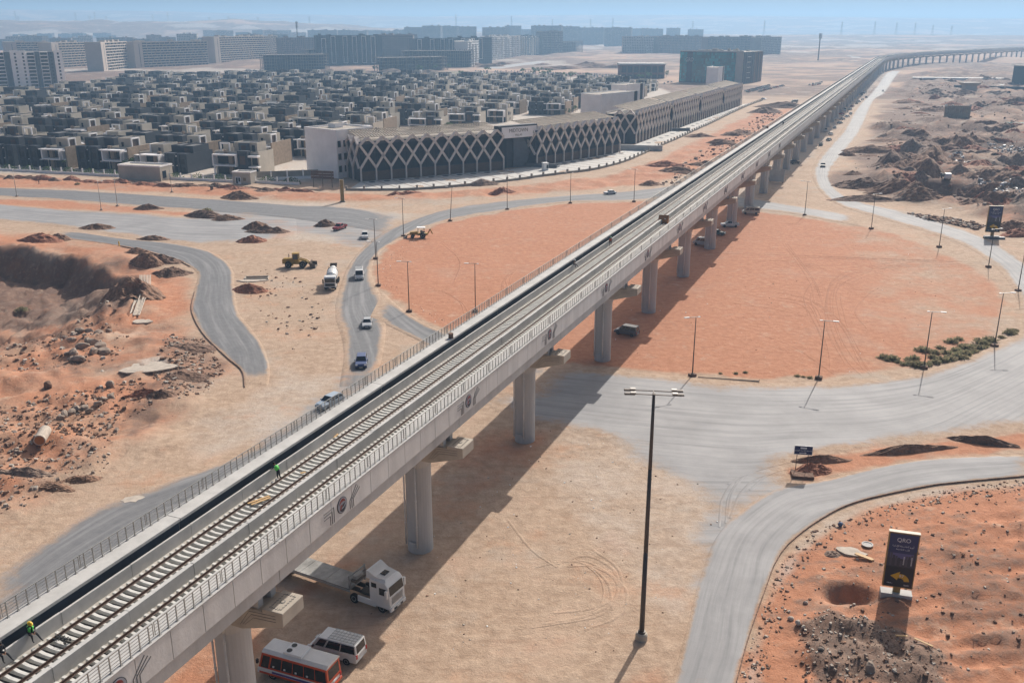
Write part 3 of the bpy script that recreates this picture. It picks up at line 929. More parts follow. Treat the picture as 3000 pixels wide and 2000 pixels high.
# parapet panels hung on the right face, one in eight with the railway's emblem
PW, EM0 = 23.45 / 8, 32.3
pmesh = MB().box(5.0, 5.09, 0.02, PW - 0.02, 15.92, 17.93, 'panel_concrete').mesh('parapet_panel', bevel=0.012, seg=1)
pm6 = MB()
for k in range(11):
    pm6.box(5.0, 5.09, k * 2.73 + 0.02, k * 2.73 + 2.71, 15.92, 17.93, 'panel_concrete')
pmesh_run = pm6.mesh('parapet_panel')
mat('emblem_red', (0.20, 0.03, 0.03), 0.5, 0.1)
mat('emblem_dark', (0.018, 0.022, 0.035), 0.5, 0)
mat('emblem_pale', (0.27, 0.285, 0.33), 0.6, 0.05)
def arc_poly(r0, r1, a0, a1, n=14, taper=True):
    out = []
    for k in range(n + 1):
        t = k / n
        a = R(a0 + (a1 - a0) * t)
        w_ = (math.sin(math.pi * t) if taper else 1)
        rm = (r0 + r1) / 2
        out.append(((rm + (r1 - r0) / 2 * w_) * math.cos(a), (rm + (r1 - r0) / 2 * w_) * math.sin(a)))
    for k in range(n, -1, -1):
        t = k / n
        a = R(a0 + (a1 - a0) * t)
        w_ = (math.sin(math.pi * t) if taper else 1)
        out.append(((rm - (r1 - r0) / 2 * w_) * math.cos(a), (rm - (r1 - r0) / 2 * w_) * math.sin(a)))
    return out
def plate(mb, poly, x0, x1, cz, m):
    n = len(poly)
    h = n // 2
    front = [(x1, p[0], cz + p[1]) for p in poly]
    back = [(x0, p[0], cz + p[1]) for p in poly]
    fs = [(i, (i + 1) % n, n + (i + 1) % n, n + i) for i in range(n)]
    fs += [(i, i + 1, n - 2 - i, n - 1 - i) for i in range(h - 1)]
    mb.add(front + back, fs, m)
em = MB()
cz = 16.98
disc = [(0.62 * math.cos(2 * math.pi * k / 28), 0.62 * math.sin(2 * math.pi * k / 28)) for k in range(28)]
em.cyl((5.08, 0, cz), (5.14, 0, cz), 0.68, 0.68, 30, 'emblem_dark')
em.cyl((5.08, 0, cz), (5.155, 0, cz), 0.63, 0.63, 30, 'emblem_pale')
plate(em, arc_poly(0.30, 0.56, 20, 165), 5.15, 5.17, cz, 'emblem_red')
plate(em, arc_poly(0.30, 0.56, 205, 345), 5.15, 5.17, cz, 'emblem_dark')
em.add([(5.172, -0.42, cz - 0.28), (5.172, -0.2, cz - 0.28), (5.172, 0.02, cz + 0.08), (5.172, -0.3, cz + 0.08)], [(0, 1, 2, 3)], 'emblem_red')
em.add([(5.172, -0.12, cz - 0.16), (5.172, 0.12, cz - 0.16), (5.172, 0.44, cz + 0.12), (5.172, 0.06, cz + 0.08)], [(0, 1, 2, 3)], 'emblem_dark')
emblem = em.mesh('emblem')
ch, ch2 = MB(), MB()
for k in range(3):
    d = 0.26 * k
    ch.beam((5.1, -2.5, 17.35 - d), (5.1, -1.15 - d, 17.35 - d), 0.05, 0.05, 'groove')
    ch.beam((5.1, -1.15 - d, 17.35 - d), (5.1, -1.15 - d, 16.05), 0.05, 0.05, 'groove')
    ch2.beam((5.1, 1.15 + d, 16.05), (5.1, 1.15 + d, 16.75), 0.05, 0.05, 'groove')
    ch2.beam((5.1, 1.15 + d, 16.75), (5.1, 2.2 + d * 0.9, 17.75 - d * 0.8), 0.05, 0.05, 'groove')
chev, chev2 = ch.mesh('chevron_groove'), ch2.mesh('chevron_groove')
k0 = int((12 - EM0) // PW) - 1
k = k0
while True:
    u = EM0 + (k - 0.5) * PW
    if u > 560:
        break
    o = link('parapet_panel', pmesh, viaduct, (VC, u, 0))
    if k % 8 == 0 and u < 330:
        link('emblem', emblem, o, (0, PW / 2, 0))
        link('chevron_groove', chev, o, (0, PW / 2, 0))
        link('chevron_groove', chev2, o, (0, PW / 2, 0))
    k += 1
i = next(i for i, c in enumerate(CAPS) if c > u)
gap = MB().box(5.0, 5.09, 0.02, CAPS[i] - u - 0.02, 15.92, 17.93, 'panel_concrete')
link('parapet_panel', gap.mesh('parapet_panel'), viaduct, (VC, u, 0))
for c in CAPS[i:-1]:
    x, y, a = path(c)
    link('parapet_panel', pmesh_run, viaduct, (x, y, 0), -path(c + 15)[2])

# low walls: beside the cable trough and between the tracks, in pieces about six metres long
SEGL = 6.02
wl = MB().box(-3.42, -3.26, 0.012, SEGL - 0.012, 16.38, 17.4, 'concrete_light').mesh('trough_wall', bevel=0.015, seg=1)
wc = MB().box(0.36, 0.70, 0.012, SEGL - 0.012, 16.38, 17.45, 'concrete_light').mesh('centre_wall', bevel=0.015, seg=1)
u = -12.0
while u < 400:
    link('trough_wall', wl, viaduct, (VC + random.uniform(-.015, .015), u, random.uniform(-.03, .01)))
    link('centre_wall', wc, viaduct, (VC + random.uniform(-.015, .015), u + 1.7, random.uniform(-.03, .01)))
    u += SEGL
for nm, src in (('trough_wall', (-3.42, -3.26, 17.4)), ('centre_wall', (0.36, 0.70, 17.45))):
    i = next(i for i, c in enumerate(CAPS) if c > u)
    m1 = MB().box(src[0], src[1], 0, CAPS[i] - u + (0 if nm[0] == 't' else -1.7), 16.38, src[2], 'concrete_light').mesh(nm)
    link(nm, m1, viaduct, (VC, u + (0 if nm[0] == 't' else 1.7), 0))
    m2 = MB().box(src[0], src[1], 0, 30.1, 16.38, src[2], 'concrete_light').mesh(nm)
    for c in CAPS[i:-1]:
        x, y, a = path(c)
        link(nm, m2, viaduct, (x, y, 0), -path(c + 15)[2])

# tracks
slp = MB()
for s_ in (-1, 1):
    slp.add([(s_ * 1.3, -0.14, 16.38), (s_ * 1.3, 0.14, 16.38), (s_ * 1.3, 0.11, 16.70), (s_ * 1.3, -0.11, 16.70)], [(0, 1, 2, 3)], 'sleeper')
prev = None
for x, zt in ((-1.3, 16.70), (-0.6, 16.69), (-0.3, 16.63), (0.3, 16.63), (0.6, 16.69), (1.3, 16.70)):
    ring = [(x, -0.14, 16.38), (x, -0.11, zt), (x, 0.11, zt), (x, 0.14, 16.38)]
    if prev:
        for q in range(3):
            slp.add([prev[q], prev[q + 1], ring[q + 1], ring[q]], [(0, 1, 2, 3)], 'sleeper')
    prev = ring
sleeper = slp.mesh('sleeper')
def rail_mesh(L):
    mb = MB()
    prof = [(-0.075, 16.69), (-0.075, 16.71), (-0.012, 16.74), (-0.012, 16.83), (-0.036, 16.845), (-0.036, 16.885), (0.036, 16.885), (0.036, 16.845), (0.012, 16.83), (0.012, 16.74), (0.075, 16.71), (0.075, 16.69)]
    mb.extr(prof, 0, L, 'rust_rail', axis='y')
    mb.box(-0.03, 0.03, 0, L, 16.886, 16.892, 'rust_rail')
    return mb.mesh('rail')
TRACKS = [(-1.5, 'left railway track with concrete sleepers, both brown rails in full view'), (2.28, 'right railway track, its outer rail hidden behind the raised walkway')]
for tx, lab in TRACKS:
    tr = thing('railway_track', lab, 'railway track', uv(0, 0, 0), VROT)
    for s_ in (-0.755, 0.755):
        link('rail', rail_mesh(U0 + 8), tr, (VC + tx + s_, -8, 0))
        crv = [path(U0 + 12 * q) for q in range(0, 72)]
        mb = MB()
        for (xa, ya, aa), (xb, yb, ab) in zip(crv[:-1], crv[1:]):
            off = tx + s_
            mb.beam((xa + off * math.cos(aa), ya - off * math.sin(aa), 16.8), (xb + off * math.cos(ab), yb - off * math.sin(ab), 16.8), 0.08, 0.18, 'rust_rail')
        mb.build('rail', tr)
    MB().box(VC + tx - 1.27, VC + tx + 1.27, -8, U0 + 8, 16.38, 16.41, 'sleeper_gap_shade').build('sleeper_gap_shade', tr)  # added dark strip over the slab, deepens the shade in the sleeper gaps
    for q in range(300):
        link('sleeper', sleeper, tr, (VC + tx, 22 + q * 0.6 + random.uniform(-.02, .02), random.uniform(-.012, .006)), random.uniform(-.006, .006))
    far = MB()
    for q in range(300, 1250):
        y = 22 + q * 0.6
        far.box(VC + tx - 1.3, VC + tx + 1.3, y - 0.13, y + 0.13, 16.38, 16.68, 'sleeper')
    for q in range(1, 50):
        y = 22 - q * 0.6
        far.box(VC + tx - 1.3, VC + tx + 1.3, y - 0.13, y + 0.13, 16.38, 16.68, 'sleeper')
    fo = far.build('far_sleepers', tr, fix=False)
    fo['kind'] = 'stuff'

# railings on both ledges, in panels of eight posts
PAN, NP = 6.12, 8
def rail_panel(posts):
    mb = MB()
    L = PAN - 0.10
    for z, wd in ((19.15, 0.055), (18.93, 0.028), (18.71, 0.028), (18.49, 0.028), (18.27, 0.028)):
        mb.beam((0, 0.03, z), (0, L, z), wd, wd, 'galv')
    for y in (0.03, L):
        mb.beam((0, y, 18.25), (0, y, 19.15), 0.04, 0.04, 'galv')
    if posts:
        for k in range(NP):
            y = 0.36 + k * 0.757
            mb.box(-0.028, 0.028, y - 0.028, y + 0.028, 18.05, 19.15, 'galv')
    return mb.mesh('railing_panel')
pn, pf = rail_panel(False), rail_panel(True)
post = MB()
post.box(-0.03, 0.03, -0.03, 0.03, 18.05, 19.15, 'galv')
post.box(-0.09, 0.09, -0.09, 0.09, 18.05, 18.075, 'galv')
post.add([(-0.03, -0.03, 18.075), (0.03, -0.03, 18.075), (0.03, -0.13, 18.075), (-0.03, -0.13, 18.075)], [(0, 1, 2, 3)], 'galv')
postm = post.mesh('railing_post')
for vx, lab in ((-5.0, 'left grey metal railing on the ledge with the open sand beyond it'), (4.9, 'right grey metal railing on the ledge above the emblem panels')):
    rg = thing('railing', lab, 'railing', (0, 0, 0), VROT)
    u = 9.0 if vx < 0 else 11.2
    n = 0
    while u < 900:
        near = u < 128
        p = link('railing_panel', pn if near else pf, rg, (VC + vx, u, 0))
        if near:
            for k in range(NP):
                link('railing_post', postm, p, (0, 0.36 + k * 0.757, 0))
        u += PAN
        n += 1
    while u < 2050:
        x, y, a = path(u)
        link('railing_panel', pf, rg, (x + vx * math.cos(a), y - vx * math.sin(a), 0), -path(u + 3)[2])
        u += PAN * (1 if u < 1400 else 1.0)
# ================================================================ villa estate
def villa(kind, near):
    t = thing('villa', 'v', 'villa')
    wall, dark, win, trim, brown = MB(), MB(), [], MB(), MB()
    class Frames(list):
        def box(s, *a):
            s.append(MB().box(*a))
    fr = Frames()
    def W(x0, x1, y, z0, z1, m='glass_dark', nx=False):
        a = MB()
        if nx:   # pane on a side wall (x constant = x0, spans y)
            a.box(x0 - .06, x0 + .06, y, y + x1, z0, z1, m)
        else:
            a.box(x0, x1, y - .06, y + .06, z0, z1, m)
        win.append(a)
    def frame(fl_, x0, x1, y0, y1, z0, z1, th=.45, m='white_wall'):
        mb = MB()
        fl_.append(mb)
        mb.box(x0, x1, y0, y1, z1 - th, z1, m)
        mb.box(x0, x1, y0, y1, z0, z0 + th, m)
        mb.box(x0, x0 + th, y0, y1, z0 + th, z1 - th, m)
        mb.box(x1 - th, x1, y0, y1, z0 + th, z1 - th, m)
    def rim(mb, x0, x1, y0, y1, z, m, h=.55, th=.22):
        mb.box(x0, x1, y0, y0 + th, z, z + h, m)
        mb.box(x0, x1, y1 - th, y1, z, z + h, m)
        mb.box(x0, x0 + th, y0 + th, y1 - th, z, z + h, m)
        mb.box(x1 - th, x1, y0 + th, y1 - th, z, z + h, m)
    if kind < 2:                                   # pair of dark fronted town houses with a pale framed bay
        wall.box(.2, 11.5, 1.2, 14, -.5, 7.2, 'beige_wall', 'roof_grey')
        dark.box(-11.5, .19, 1.2, 14, -.5, 7.3, 'slate_wall', 'roof_grey')
        rim(dark, -11.5, .19, 1.2, 14, 7.3, 'slate_wall', .8)
        rim(trim, .2, 11.5, 1.2, 14, 7.2, 'beige_wall', .8)
        for x in (-11.6, -6.2):
            dark.box(x, x + 4.2, -1.2, 1.2, -.5, 8.4, 'slate_wall')
            dark.box(x, x + .9, -1.6, -1.2, -.5, 8.4, 'slate_wall')
            dark.box(x + 3.3, x + 4.2, -1.6, -1.2, -.5, 8.4, 'slate_wall')
            W(x + 1.2, x + 3.0, -1.24, .3, 2.6)
            W(x + 1.2, x + 3.0, -1.24, 3.9, 6.2)
            fr.box(x + 4.2, x + 5.4, -.9, 1.2, 2.9, 3.25, 'white_wall')
            fr.box(x + 4.2, x + 5.4, -.9, 1.2, 6.9, 7.3, 'white_wall')
            W(x + 4.3, x + 5.3, 1.14, .2, 2.6)
            W(x + 4.3, x + 5.3, 1.14, 3.8, 6.3)
        frame(fr, .2, 8.8, -2.2, 1.2, 3.3, 7.5)
        brown.box(2.6, 4.2, -.3, 1.2, -.5, 7.0, 'stone_brown')
        W(.8, 2.5, 1.0, 3.8, 7.0)
        W(4.3, 8.3, 1.0, 3.8, 7.0)
        W(.8, 2.5, 1.12, 0, 3)
        W(4.3, 8.5, 1.12, 0, 3)
        frame(fr, 8.9, 12.2, -1.0, 1.2, 3.3, 7.0, .35)
        W(9.3, 11.8, 1.05, 3.8, 6.6)
        dark.box(-11.2, -5.4, 3.2, 12.4, 7.2, 10.6, 'slate_wall', 'roof_grey')
        rim(dark, -11.2, -5.4, 3.2, 12.4, 10.6, 'slate_wall', .4)
        dark.box(-4.2, .1, 5.2, 13.2, 7.2, 10.4, 'slate_wall', 'roof_grey')
        rim(dark, -4.2, .1, 5.2, 13.2, 10.4, 'slate_wall', .4)
        W(-9.6, -7.4, 3.14, 7.6, 9.9, 'brown_panel')
        wall.box(3.0, 8.6, 4.4, 12.6, 7.2, 10.7, 'beige_wall', 'roof_grey')
        rim(trim, 3.0, 8.6, 4.4, 12.6, 10.7, 'beige_wall', .35)
        fr.append(MB().box(8.6, 9.1, 4.2, 4.7, 7.2, 11.1, 'white_wall').box(8.6, 9.1, 8.3, 8.8, 7.2, 11.1, 'white_wall').box(8.6, 9.1, 4.7, 8.3, 10.6, 11.1, 'white_wall'))
        W(4.3, 5.3, 4.34, 8.0, 9.6)
        W(8.66, 3.6, 4.7, 7.4, 10.6, 'brown_panel', True)
        brown.box(1.2, 2.6, .2, 1.1, 7.2, 8.6, 'stone_brown')
        wall.box(12.4, 12.9, -3, 13.5, -.5, 8.6, 'stone_brown')
    else:                                          # pale detached villa with deep framed terraces
        wall.box(-9, 9.5, 1.0, 13, -.5, 7.2, 'beige_wall', 'roof_grey')
        rim(trim, -9, 9.5, 1.0, 13, 7.2, 'beige_wall', .9)
        dark.box(-5.6, -1.4, -1.6, 2.0, -.5, 8.6, 'slate_wall')
        W(-4.6, -2.4, -1.66, 3.9, 6.9, 'brown_panel')
        W(-4.6, -2.4, -1.66, .1, 2.7)
        frame(fr, -1.2, 8.8, -2.6, 1.0, 3.2, 7.3)
        brown.box(1.6, 3.2, -.2, 1.0, -.5, 7, 'stone_brown')
        W(-.6, 1.5, .9, 3.7, 6.8)
        W(3.3, 8.3, .9, 3.7, 6.8)
        W(-.8, 1.5, .92, 0, 2.9)
        W(3.3, 8.6, .92, 0, 2.9)
        fr.box(8.0, 8.5, -2.4, -1.9, -.5, 3.2, 'white_wall')
        fr.box(-9.6, -5.6, -1.4, 1.0, 2.8, 3.3, 'white_wall')
        fr.box(-9.6, -5.6, -1.4, 1.0, 6.4, 7.0, 'white_wall')
        W(-8.4, -6.2, .94, 3.6, 6.2)
        W(-8.4, -6.2, .94, 0, 2.6)
        wall.box(-6.5, 3.2, 5.0, 12.4, 7.2, 10.6, 'beige_wall', 'roof_grey')
        rim(trim, -6.5, 3.2, 5.0, 12.4, 10.6, 'beige_wall', .35)
        dark.box(-3.4, .8, 4.0, 7.6, 7.2, 10.9, 'slate_light', 'roof_grey')
        W(-2.3, -.3, 3.94, 7.6, 10.0, 'brown_panel')
        W(-5.6, -4.4, 4.94, 7.6, 10.0)
        fr.append(MB().box(4.6, 8.8, 4.0, 4.5, 10.2, 10.7, 'white_wall').box(4.6, 5.1, 4.0, 4.5, 7.2, 10.2, 'white_wall').box(8.3, 8.8, 4.0, 4.5, 7.2, 10.2, 'white_wall'))
        wall.box(4.6, 8.8, 6.6, 7.0, 7.2, 10.2, 'beige_wall')
        W(9.56, 1.6, 3.4, 4.0, 6.0, 'glass_dark', True)
        W(9.56, 1.2, 6.4, 4.0, 5.6, 'glass_dark', True)
        W(9.56, 1.2, 6.4, 1.0, 2.4, 'glass_dark', True)
        brown.box(4.0, 5.2, .2, 1.0, 7.2, 8.7, 'stone_brown')
    wall.build('wall', t)
    dark.build('dark_wall', t)
    if near:
        for a in fr:
            a.build('white_frame', t)
    else:
        a = MB()
        for q in fr:
            for f_ in q.f:
                a.add([q.v[i] for i in f_], [tuple(range(len(f_)))], 'white_wall')
        a.build('white_frames', t)['kind'] = 'stuff'
    trim.build('parapet', t)
    brown.build('stone_pier', t)
    if near:
        for a in win:
            a.build('window', t)
    else:
        a = MB()
        for q in win:
            for f_, m_ in zip(q.f, q.m):
                a.add([q.v[i] for i in f_], [tuple(range(len(f_)))], q.mats[m_])
        o = a.build('windows', t)
        o['kind'] = 'stuff'
    return t
VN = [villa(k, True) for k in (0, 2)]
VF = [villa(k, False) for k in (0, 2)]
AREA = {}
VANG = R(-15.4)
E1, E2 = (math.cos(VANG), math.sin(VANG)), (-math.sin(VANG), math.cos(VANG))
F0 = (-198.6, 366.3)
vp = [g2(*p) for p in VILLAS]
used = set()
vrng = random.Random(4)
row, off, rown, inrow = 0, 14.0, 0, []
GARDENS = []
nv = 0
while off < 720:
    s_ = -460 + (row * 11.3) % 26
    k = 0
    while s_ < 560:
        x, y = F0[0] + E1[0] * s_ + E2[0] * (off + 6), F0[1] + E1[1] * s_ + E2[1] * (off + 6)
        if abs(x) < 0.575 * y + 22:
            X = np.array([x - 11, x + 13, x + 11, x - 9]); Y = np.array([y - 3, y - 6, y + 9, y + 9])
            if inside(X, Y, vp).all() and nv < 296:
                near = y < 520
                kind = 1 if (vrng.random() < (0.72 if x > -70 else 0.22)) else 0
                src = (VN if near else VF)[kind]
                px, py = F0[0] + E1[0] * s_ + E2[0] * off, F0[1] + E1[1] * s_ + E2[1] * off
                lab = '%s, %s in the %s row back from estate wall' % (('dark town houses', 'pale detached villa')[kind], '%s', ORD[rown])
                inrow.append((x, lab))
                o = src if src.name not in used else dup(src)
                used.add(src.name)
                o.location = (px, py, 0)
                o.rotation_euler = (0, 0, VANG + vrng.uniform(-.02, .02))
                o.location.x += vrng.uniform(-1.5, 1.5); o.location.y += vrng.uniform(-2.5, 2.5)
                o.scale = (-1 if vrng.random() < .4 else 1, vrng.choice((1, 1, .9, 1.12)), vrng.choice((1, 1, .95, 1.06, 1.12, .88)))
                inrow[-1] = (x, lab, o)
                o['group'] = ('dark town house pairs of the villa estate', 'pale villas of the villa estate')[kind]
                nv += 1
                if vrng.random() < .22:
                    GARDENS.append((px + E1[0] * 13.5 - E2[0] * 4, py + E1[1] * 13.5 - E2[1] * 4))
        s_ += 27.0 if vrng.random() < .8 else 31
    inrow.sort(key=lambda q: q[0])
    for j, (x_, l_, o) in enumerate(inrow):
        o['label'] = l_ % (ORD[j] + ' from left')
    if inrow:
        rown += 1
    inrow = []
    off += 25.5 if row % 2 == 0 else 31.5
    row += 1
print('villas', nv)

# estate wall along the road: white base, posts, hedge behind
fe = thing('estate_fence', 'low white boundary wall with posts and dark mesh in front of the villas', 'fence')
FP = [(-330.0, 402.0), (-198.6, 366.3), (-143, 349.5)]
FP2 = [(-125, 344.2), (-98.5, 336.8)]
FP3 = [(-91.5, 335.6), (-75.0, 331.5)]
FP4 = [(-75.0, 331.5), (-70.0, 346.0)]
def run(parent, pts, step, h, hb, ph, m='white_wall', mesh='hedge_net'):
    pw = MB().box(-.22, .22, -.22, .22, 0, ph, m).mesh('post', bevel=.03, seg=1)
    for (ax, ay), (bx, by) in zip(pts[:-1], pts[1:]):
        L = math.hypot(bx - ax, by - ay)
        rz = math.atan2(by - ay, bx - ax)
        MBw = MB().box(0, L, -.15, .15, -.4, hb, m)
        link('base_wall', MBw.mesh('base_wall'), parent, (ax, ay, 0), rz)
        n = max(1, round(L / step))
        pm = MB().box(.25, L / n - .25, -.03, .03, hb, h, mesh).mesh('infill_panel') if mesh != 'hedge_net' else MB().box(.22, L / n - .22, -.03, .03, h - .1, h, mesh).mesh('top_rail')
        for k in range(n):
            q = k / n
            p = (ax + (bx - ax) * q, ay + (by - ay) * q, 0)
            link('post', pw, parent, p, rz)
            link(pm.name.split('.')[0], pm, parent, p, rz)
mat('leaf', (0.055, 0.105, 0.022))
mat('hedge_net', (0.07, 0.075, 0.05), .8, .3, .8)
run(fe, FP, 4.75, 2.1, 0.9, 2.45)
run(fe, FP2, 4.75, 2.1, 0.9, 2.45)
run(fe, FP3, 4.75, 2.1, 0.9, 2.45)
fe2 = thing('panel_wall', 'beige panelled boundary wall with pale posts beside the tall white block', 'wall')
run(fe2, [(-93, 341), (-71, 347)], 5.2, 3.2, 1.0, 3.4, 'white_wall', 'wall_low')
# plain store building and gatehouse in the wall
st_ = thing('store_building', 'plain beige flat-roofed store standing in the estate boundary wall', 'building', (-134, 345.5, 0), R(-15))
b = MB().box(-9, 8.5, -3.5, 4, -.4, 4.9, 'beige_wall')
b.build('wall', st_)
MB().box(-9.1, 8.6, -3.6, -3.25, 4.9, 5.4, 'white_wall').box(-9.1, 8.6, 3.75, 4.1, 4.9, 5.4, 'white_wall').box(-9.1, -8.75, -3.25, 3.75, 4.9, 5.4, 'white_wall').box(8.25, 8.6, -3.25, 3.75, 4.9, 5.4, 'white_wall').build('parapet', st_)
MB().box(8.5, 8.62, -2.2, -.2, .8, 3.4, 'glass_blue').build('window', st_)
gh = thing('gatehouse', 'small beige gatehouse with glazed white door in the estate wall', 'gatehouse', (-95, 334.8, 0), R(-14))
MB().box(-3.6, 3.4, -2, 2.5, -.4, 4.0, 'beige_wall').build('wall', gh)
MB().box(-3.7, 3.5, -2.1, -1.8, 4.0, 4.4, 'white_wall').box(-3.7, 3.5, 2.3, 2.6, 4.0, 4.4, 'white_wall').box(-3.7, -3.4, -1.8, 2.3, 4.0, 4.4, 'white_wall').box(3.2, 3.5, -1.8, 2.3, 4.0, 4.4, 'white_wall').build('parapet', gh)
d_ = MB().box(-2.5, -.4, -2.12, -2.0, -.1, 2.5, 'white').build('door', gh)
MB().box(-2.3, -1.55, -2.15, -2.12, .2, 2.3, 'glass_dark').build('pane', d_)
MB().box(-1.35, -.6, -2.15, -2.12, .9, 2.3, 'glass_dark').build('pane', d_)
MB().box(.5, 1.6, -2.06, -2.0, 1.2, 2.3, 'stone_brown').build('window', gh)

# tall plain white block at the head of the shopping row
wb = thing('plain_block', 'tall plain lavender-white block with few windows at left end of lattice building', 'building', (-77.5, 357.5, 0), face_rot((-77.5, 357.5), (-63.8, 346)))
MB().box(0, 18, 0, 17.7, -.5, 17.0, 'white_wall', 'roof_dust').build('wall', wb)
MB().box(-.1, 18.1, -.1, .3, 17, 17.5, 'white_wall').box(-.1, 18.1, 17.4, 17.8, 17, 17.5, 'white_wall').box(-.1, .3, .3, 17.4, 17, 17.5, 'white_wall').box(17.7, 18.1, .3, 17.4, 17, 17.5, 'white_wall').build('parapet', wb)
for z in (2.2, 6.6, 11.2):
    MB().box(18.0, 18.08, .5, 1.9, z, z + 2.3, 'glass_dark').build('window', wb)
    MB().box(18.0, 18.08, 3.2, 4.6, z, z + 2.3, 'glass_dark').build('window', wb)
MB().box(4, 8, 8, 12, 17, 18.6, 'white_wall', 'roof_dust').build('stair_head', wb)

# ================================================================ lattice-fronted shopping row
LAT = {}
def bay_mesh(w_, hc=4.8, hx=8.9, hu=12.9, hp=15.5):
    key = round(w_, 2)
    if key in LAT:
        return LAT[key]
    mb = MB()
    y = -.55
    wd, th = .78, .6
    mb.beam((0, y, -.2), (0, y, hc + .1), .5, .5, 'lattice_pink', up=(0, 1, 0))
    for s0, s1, z0, z1 in ((0, .5, hc, hx), (1, .5, hc, hx), (.5, 0, hx, hu), (.5, 1, hx, hu), (0, .5, hu, hp), (1, .5, hu, hp)):
        mb.beam((s0 * w_, y, z0), (s1 * w_, y, z1), wd, th, 'lattice_pink', up=(0, 1, 0))
    # gable caps folding back onto the roof
    mb.add([(0, -.8, hu + .2), (w_ / 2, -.8, hp + .25), (w_ / 2, 1.0, hp + .1), (0, 1.0, hu + .2)], [(0, 1, 2, 3)], 'lattice_pink')
    mb.add([(w_ / 2, -.8, hp + .25), (w_, -.8, hu + .2), (w_, 1.0, hu + .2), (w_ / 2, 1.0, hp + .1)], [(0, 1, 2, 3)], 'lattice_pink')
    LAT[key] = mb.mesh('lattice_rib')
    return LAT[key]
def pergola(L, D):
    mb = MB()
    n = int(L / 1.1)
    for k in range(n):
        x = 1 + k * 1.1
        mb.beam((x, 2.0, 15.2), (x + .5, D - 3, 17.0), .5, .12, 'pergola')
    for k in range(6):
        y = 3 + k * (D - 7) / 5
        mb.beam((.5, y, 15.35 + k * .33), (L - .5, y, 15.35 + k * .33), .25, .2, 'pergola')
    return mb.mesh('pergola_slats')
def wing(label, p0, p1, nb, D=16, end_left=0, cut=None, shops='brown_panel'):
    rz = face_rot(p0, p1)
    L = math.hypot(p1[0] - p0[0], p1[1] - p0[1])
    t = thing('lattice_building', label, 'building', (p0[0], p0[1], 0), rz)
    w_ = L / nb
    MB().box(.02, L - .02, .05, D, -.5, 13.6, 'slate_wall', 'roof_dust').build('wall', t)
    MB().box(0, L, .0, .4, 13.6, 14.1, 'slate_wall').box(0, L, D - .4, D, 13.6, 14.2, 'concrete_light').build('parapet', t)
    for k in range(nb):
        x = k * w_
        link('lattice_rib', bay_mesh(w_), t, (x, 0, 0))
        s = link('shop_front', SHOP.setdefault(round(w_, 2), MB().box(.35, w_ - .35, -.03, .03, -.1, 3.4, shops).mesh('shop_front')), t, (x, 0, 0))
        pn_ = GLS.get(round(w_, 2))
        if pn_ is None:
            mb = MB()
            for j in range(6):
                for r_ in range(3):
                    xa = .12 + j * (w_ - .2) / 6
                    mb.box(xa, xa + (w_ - .2) / 6 - .1, -.05, .03, 3.7 + r_ * 3.2, 6.75 + r_ * 3.2, 'glass_blue')
            pn_ = GLS[round(w_, 2)] = mb.mesh('glazing')
        gl = link('glazing', pn_, t, (x, 0, 0))
        gl['kind'] = 'stuff'
    MB().beam((L, -.55, -.2), (L, -.55, 4.9), .5, .5, 'lattice_pink', up=(0, 1, 0)).build('column', t)
    if end_left:
        for k in range(end_left):
            o = link('lattice_rib', bay_mesh(D / end_left * .7), t, (0, D * .7 - k * D / end_left * .7, 0), -math.pi / 2)
    pg = link('pergola_slats', pergola(L, D), t)
    pg['kind'] = 'stuff'
    return t, L
SHOP, GLS = {}, {}
sc = HC / 50.8
w1a, w1b = (-52.6 * sc, 327.6 * sc), (-3.4 * sc, 355.9 * sc)
wing('left wing of the dark glass building with crossing pink lattice, next to the white block', w1a, w1b, 10, 17, 2)
w2a, w2b = (9.2 * sc, 365.2 * sc), (45.9 * sc, 409.0 * sc)
wing('wing with crossing pink lattice just right of the name board over the entrance', w2a, w2b, 10, 17, 2)
fa, fb = g2(1463, 331), g2(1702, 241.5)
fd = Vector((fb[0] - fa[0], fb[1] - fa[1])).normalized()
fn = Vector((-fd.y, fd.x))
FL = math.hypot(fb[0] - fa[0], fb[1] - fa[1])
WL = FL / 4 - 3
for k, lab in enumerate(('third lattice wing, first of the row running away from the entrance', 'fourth lattice wing along the pale paved forecourt', 'fifth lattice wing, last but one of the row', 'far end wing of the lattice row, nearest the glass office')):
    a = Vector(fa) + fd * (k * FL / 4) - fn * (k * .4 - 1)
    b_ = a + fd * WL
    wing(lab, tuple(a), tuple(b_), 11, 15, 2)
# entrance between the first two wings
en = thing('entrance_portal', 'dark entrance portal with wide name board between two lattice wings', 'entrance', (w1b[0], w1b[1], 0), face_rot(w1b, w2a))
EL = math.hypot(w2a[0] - w1b[0], w2a[1] - w1b[1])
MB().box(.3, EL - .3, 3.5, 14, -.5, 13.4, 'slate_wall', 'roof_dust').build('wall', en)
MB().box(-1.2, EL + 1.5, 1.2, 4.2, 11.6, 16.6, 'slate_wall').build('lintel', en)
MB().box(1.0, 4.2, 3.4, 3.5, 0, 11.4, 'glass_blue').build('window', en)
MB().add([(7, 2.6, 0), (EL - 3.5, 2.6, 0), (EL - .8, 2.6, 5.6), (EL - 4.2, 2.6, 11.5), (7, 2.6, 11.5), (7, 3.4, 0), (EL - 3.5, 3.4, 0), (EL - .8, 3.4, 5.6), (EL - 4.2, 3.4, 11.5), (7, 3.4, 11.5)], [(0, 1, 2, 3, 4), (9, 8, 7, 6, 5), (0, 5, 6, 1), (1, 6, 7, 2), (2, 7, 8, 3), (3, 8, 9, 4), (4, 9, 5, 0)], 'slate_light').build('leaning_panel', en)
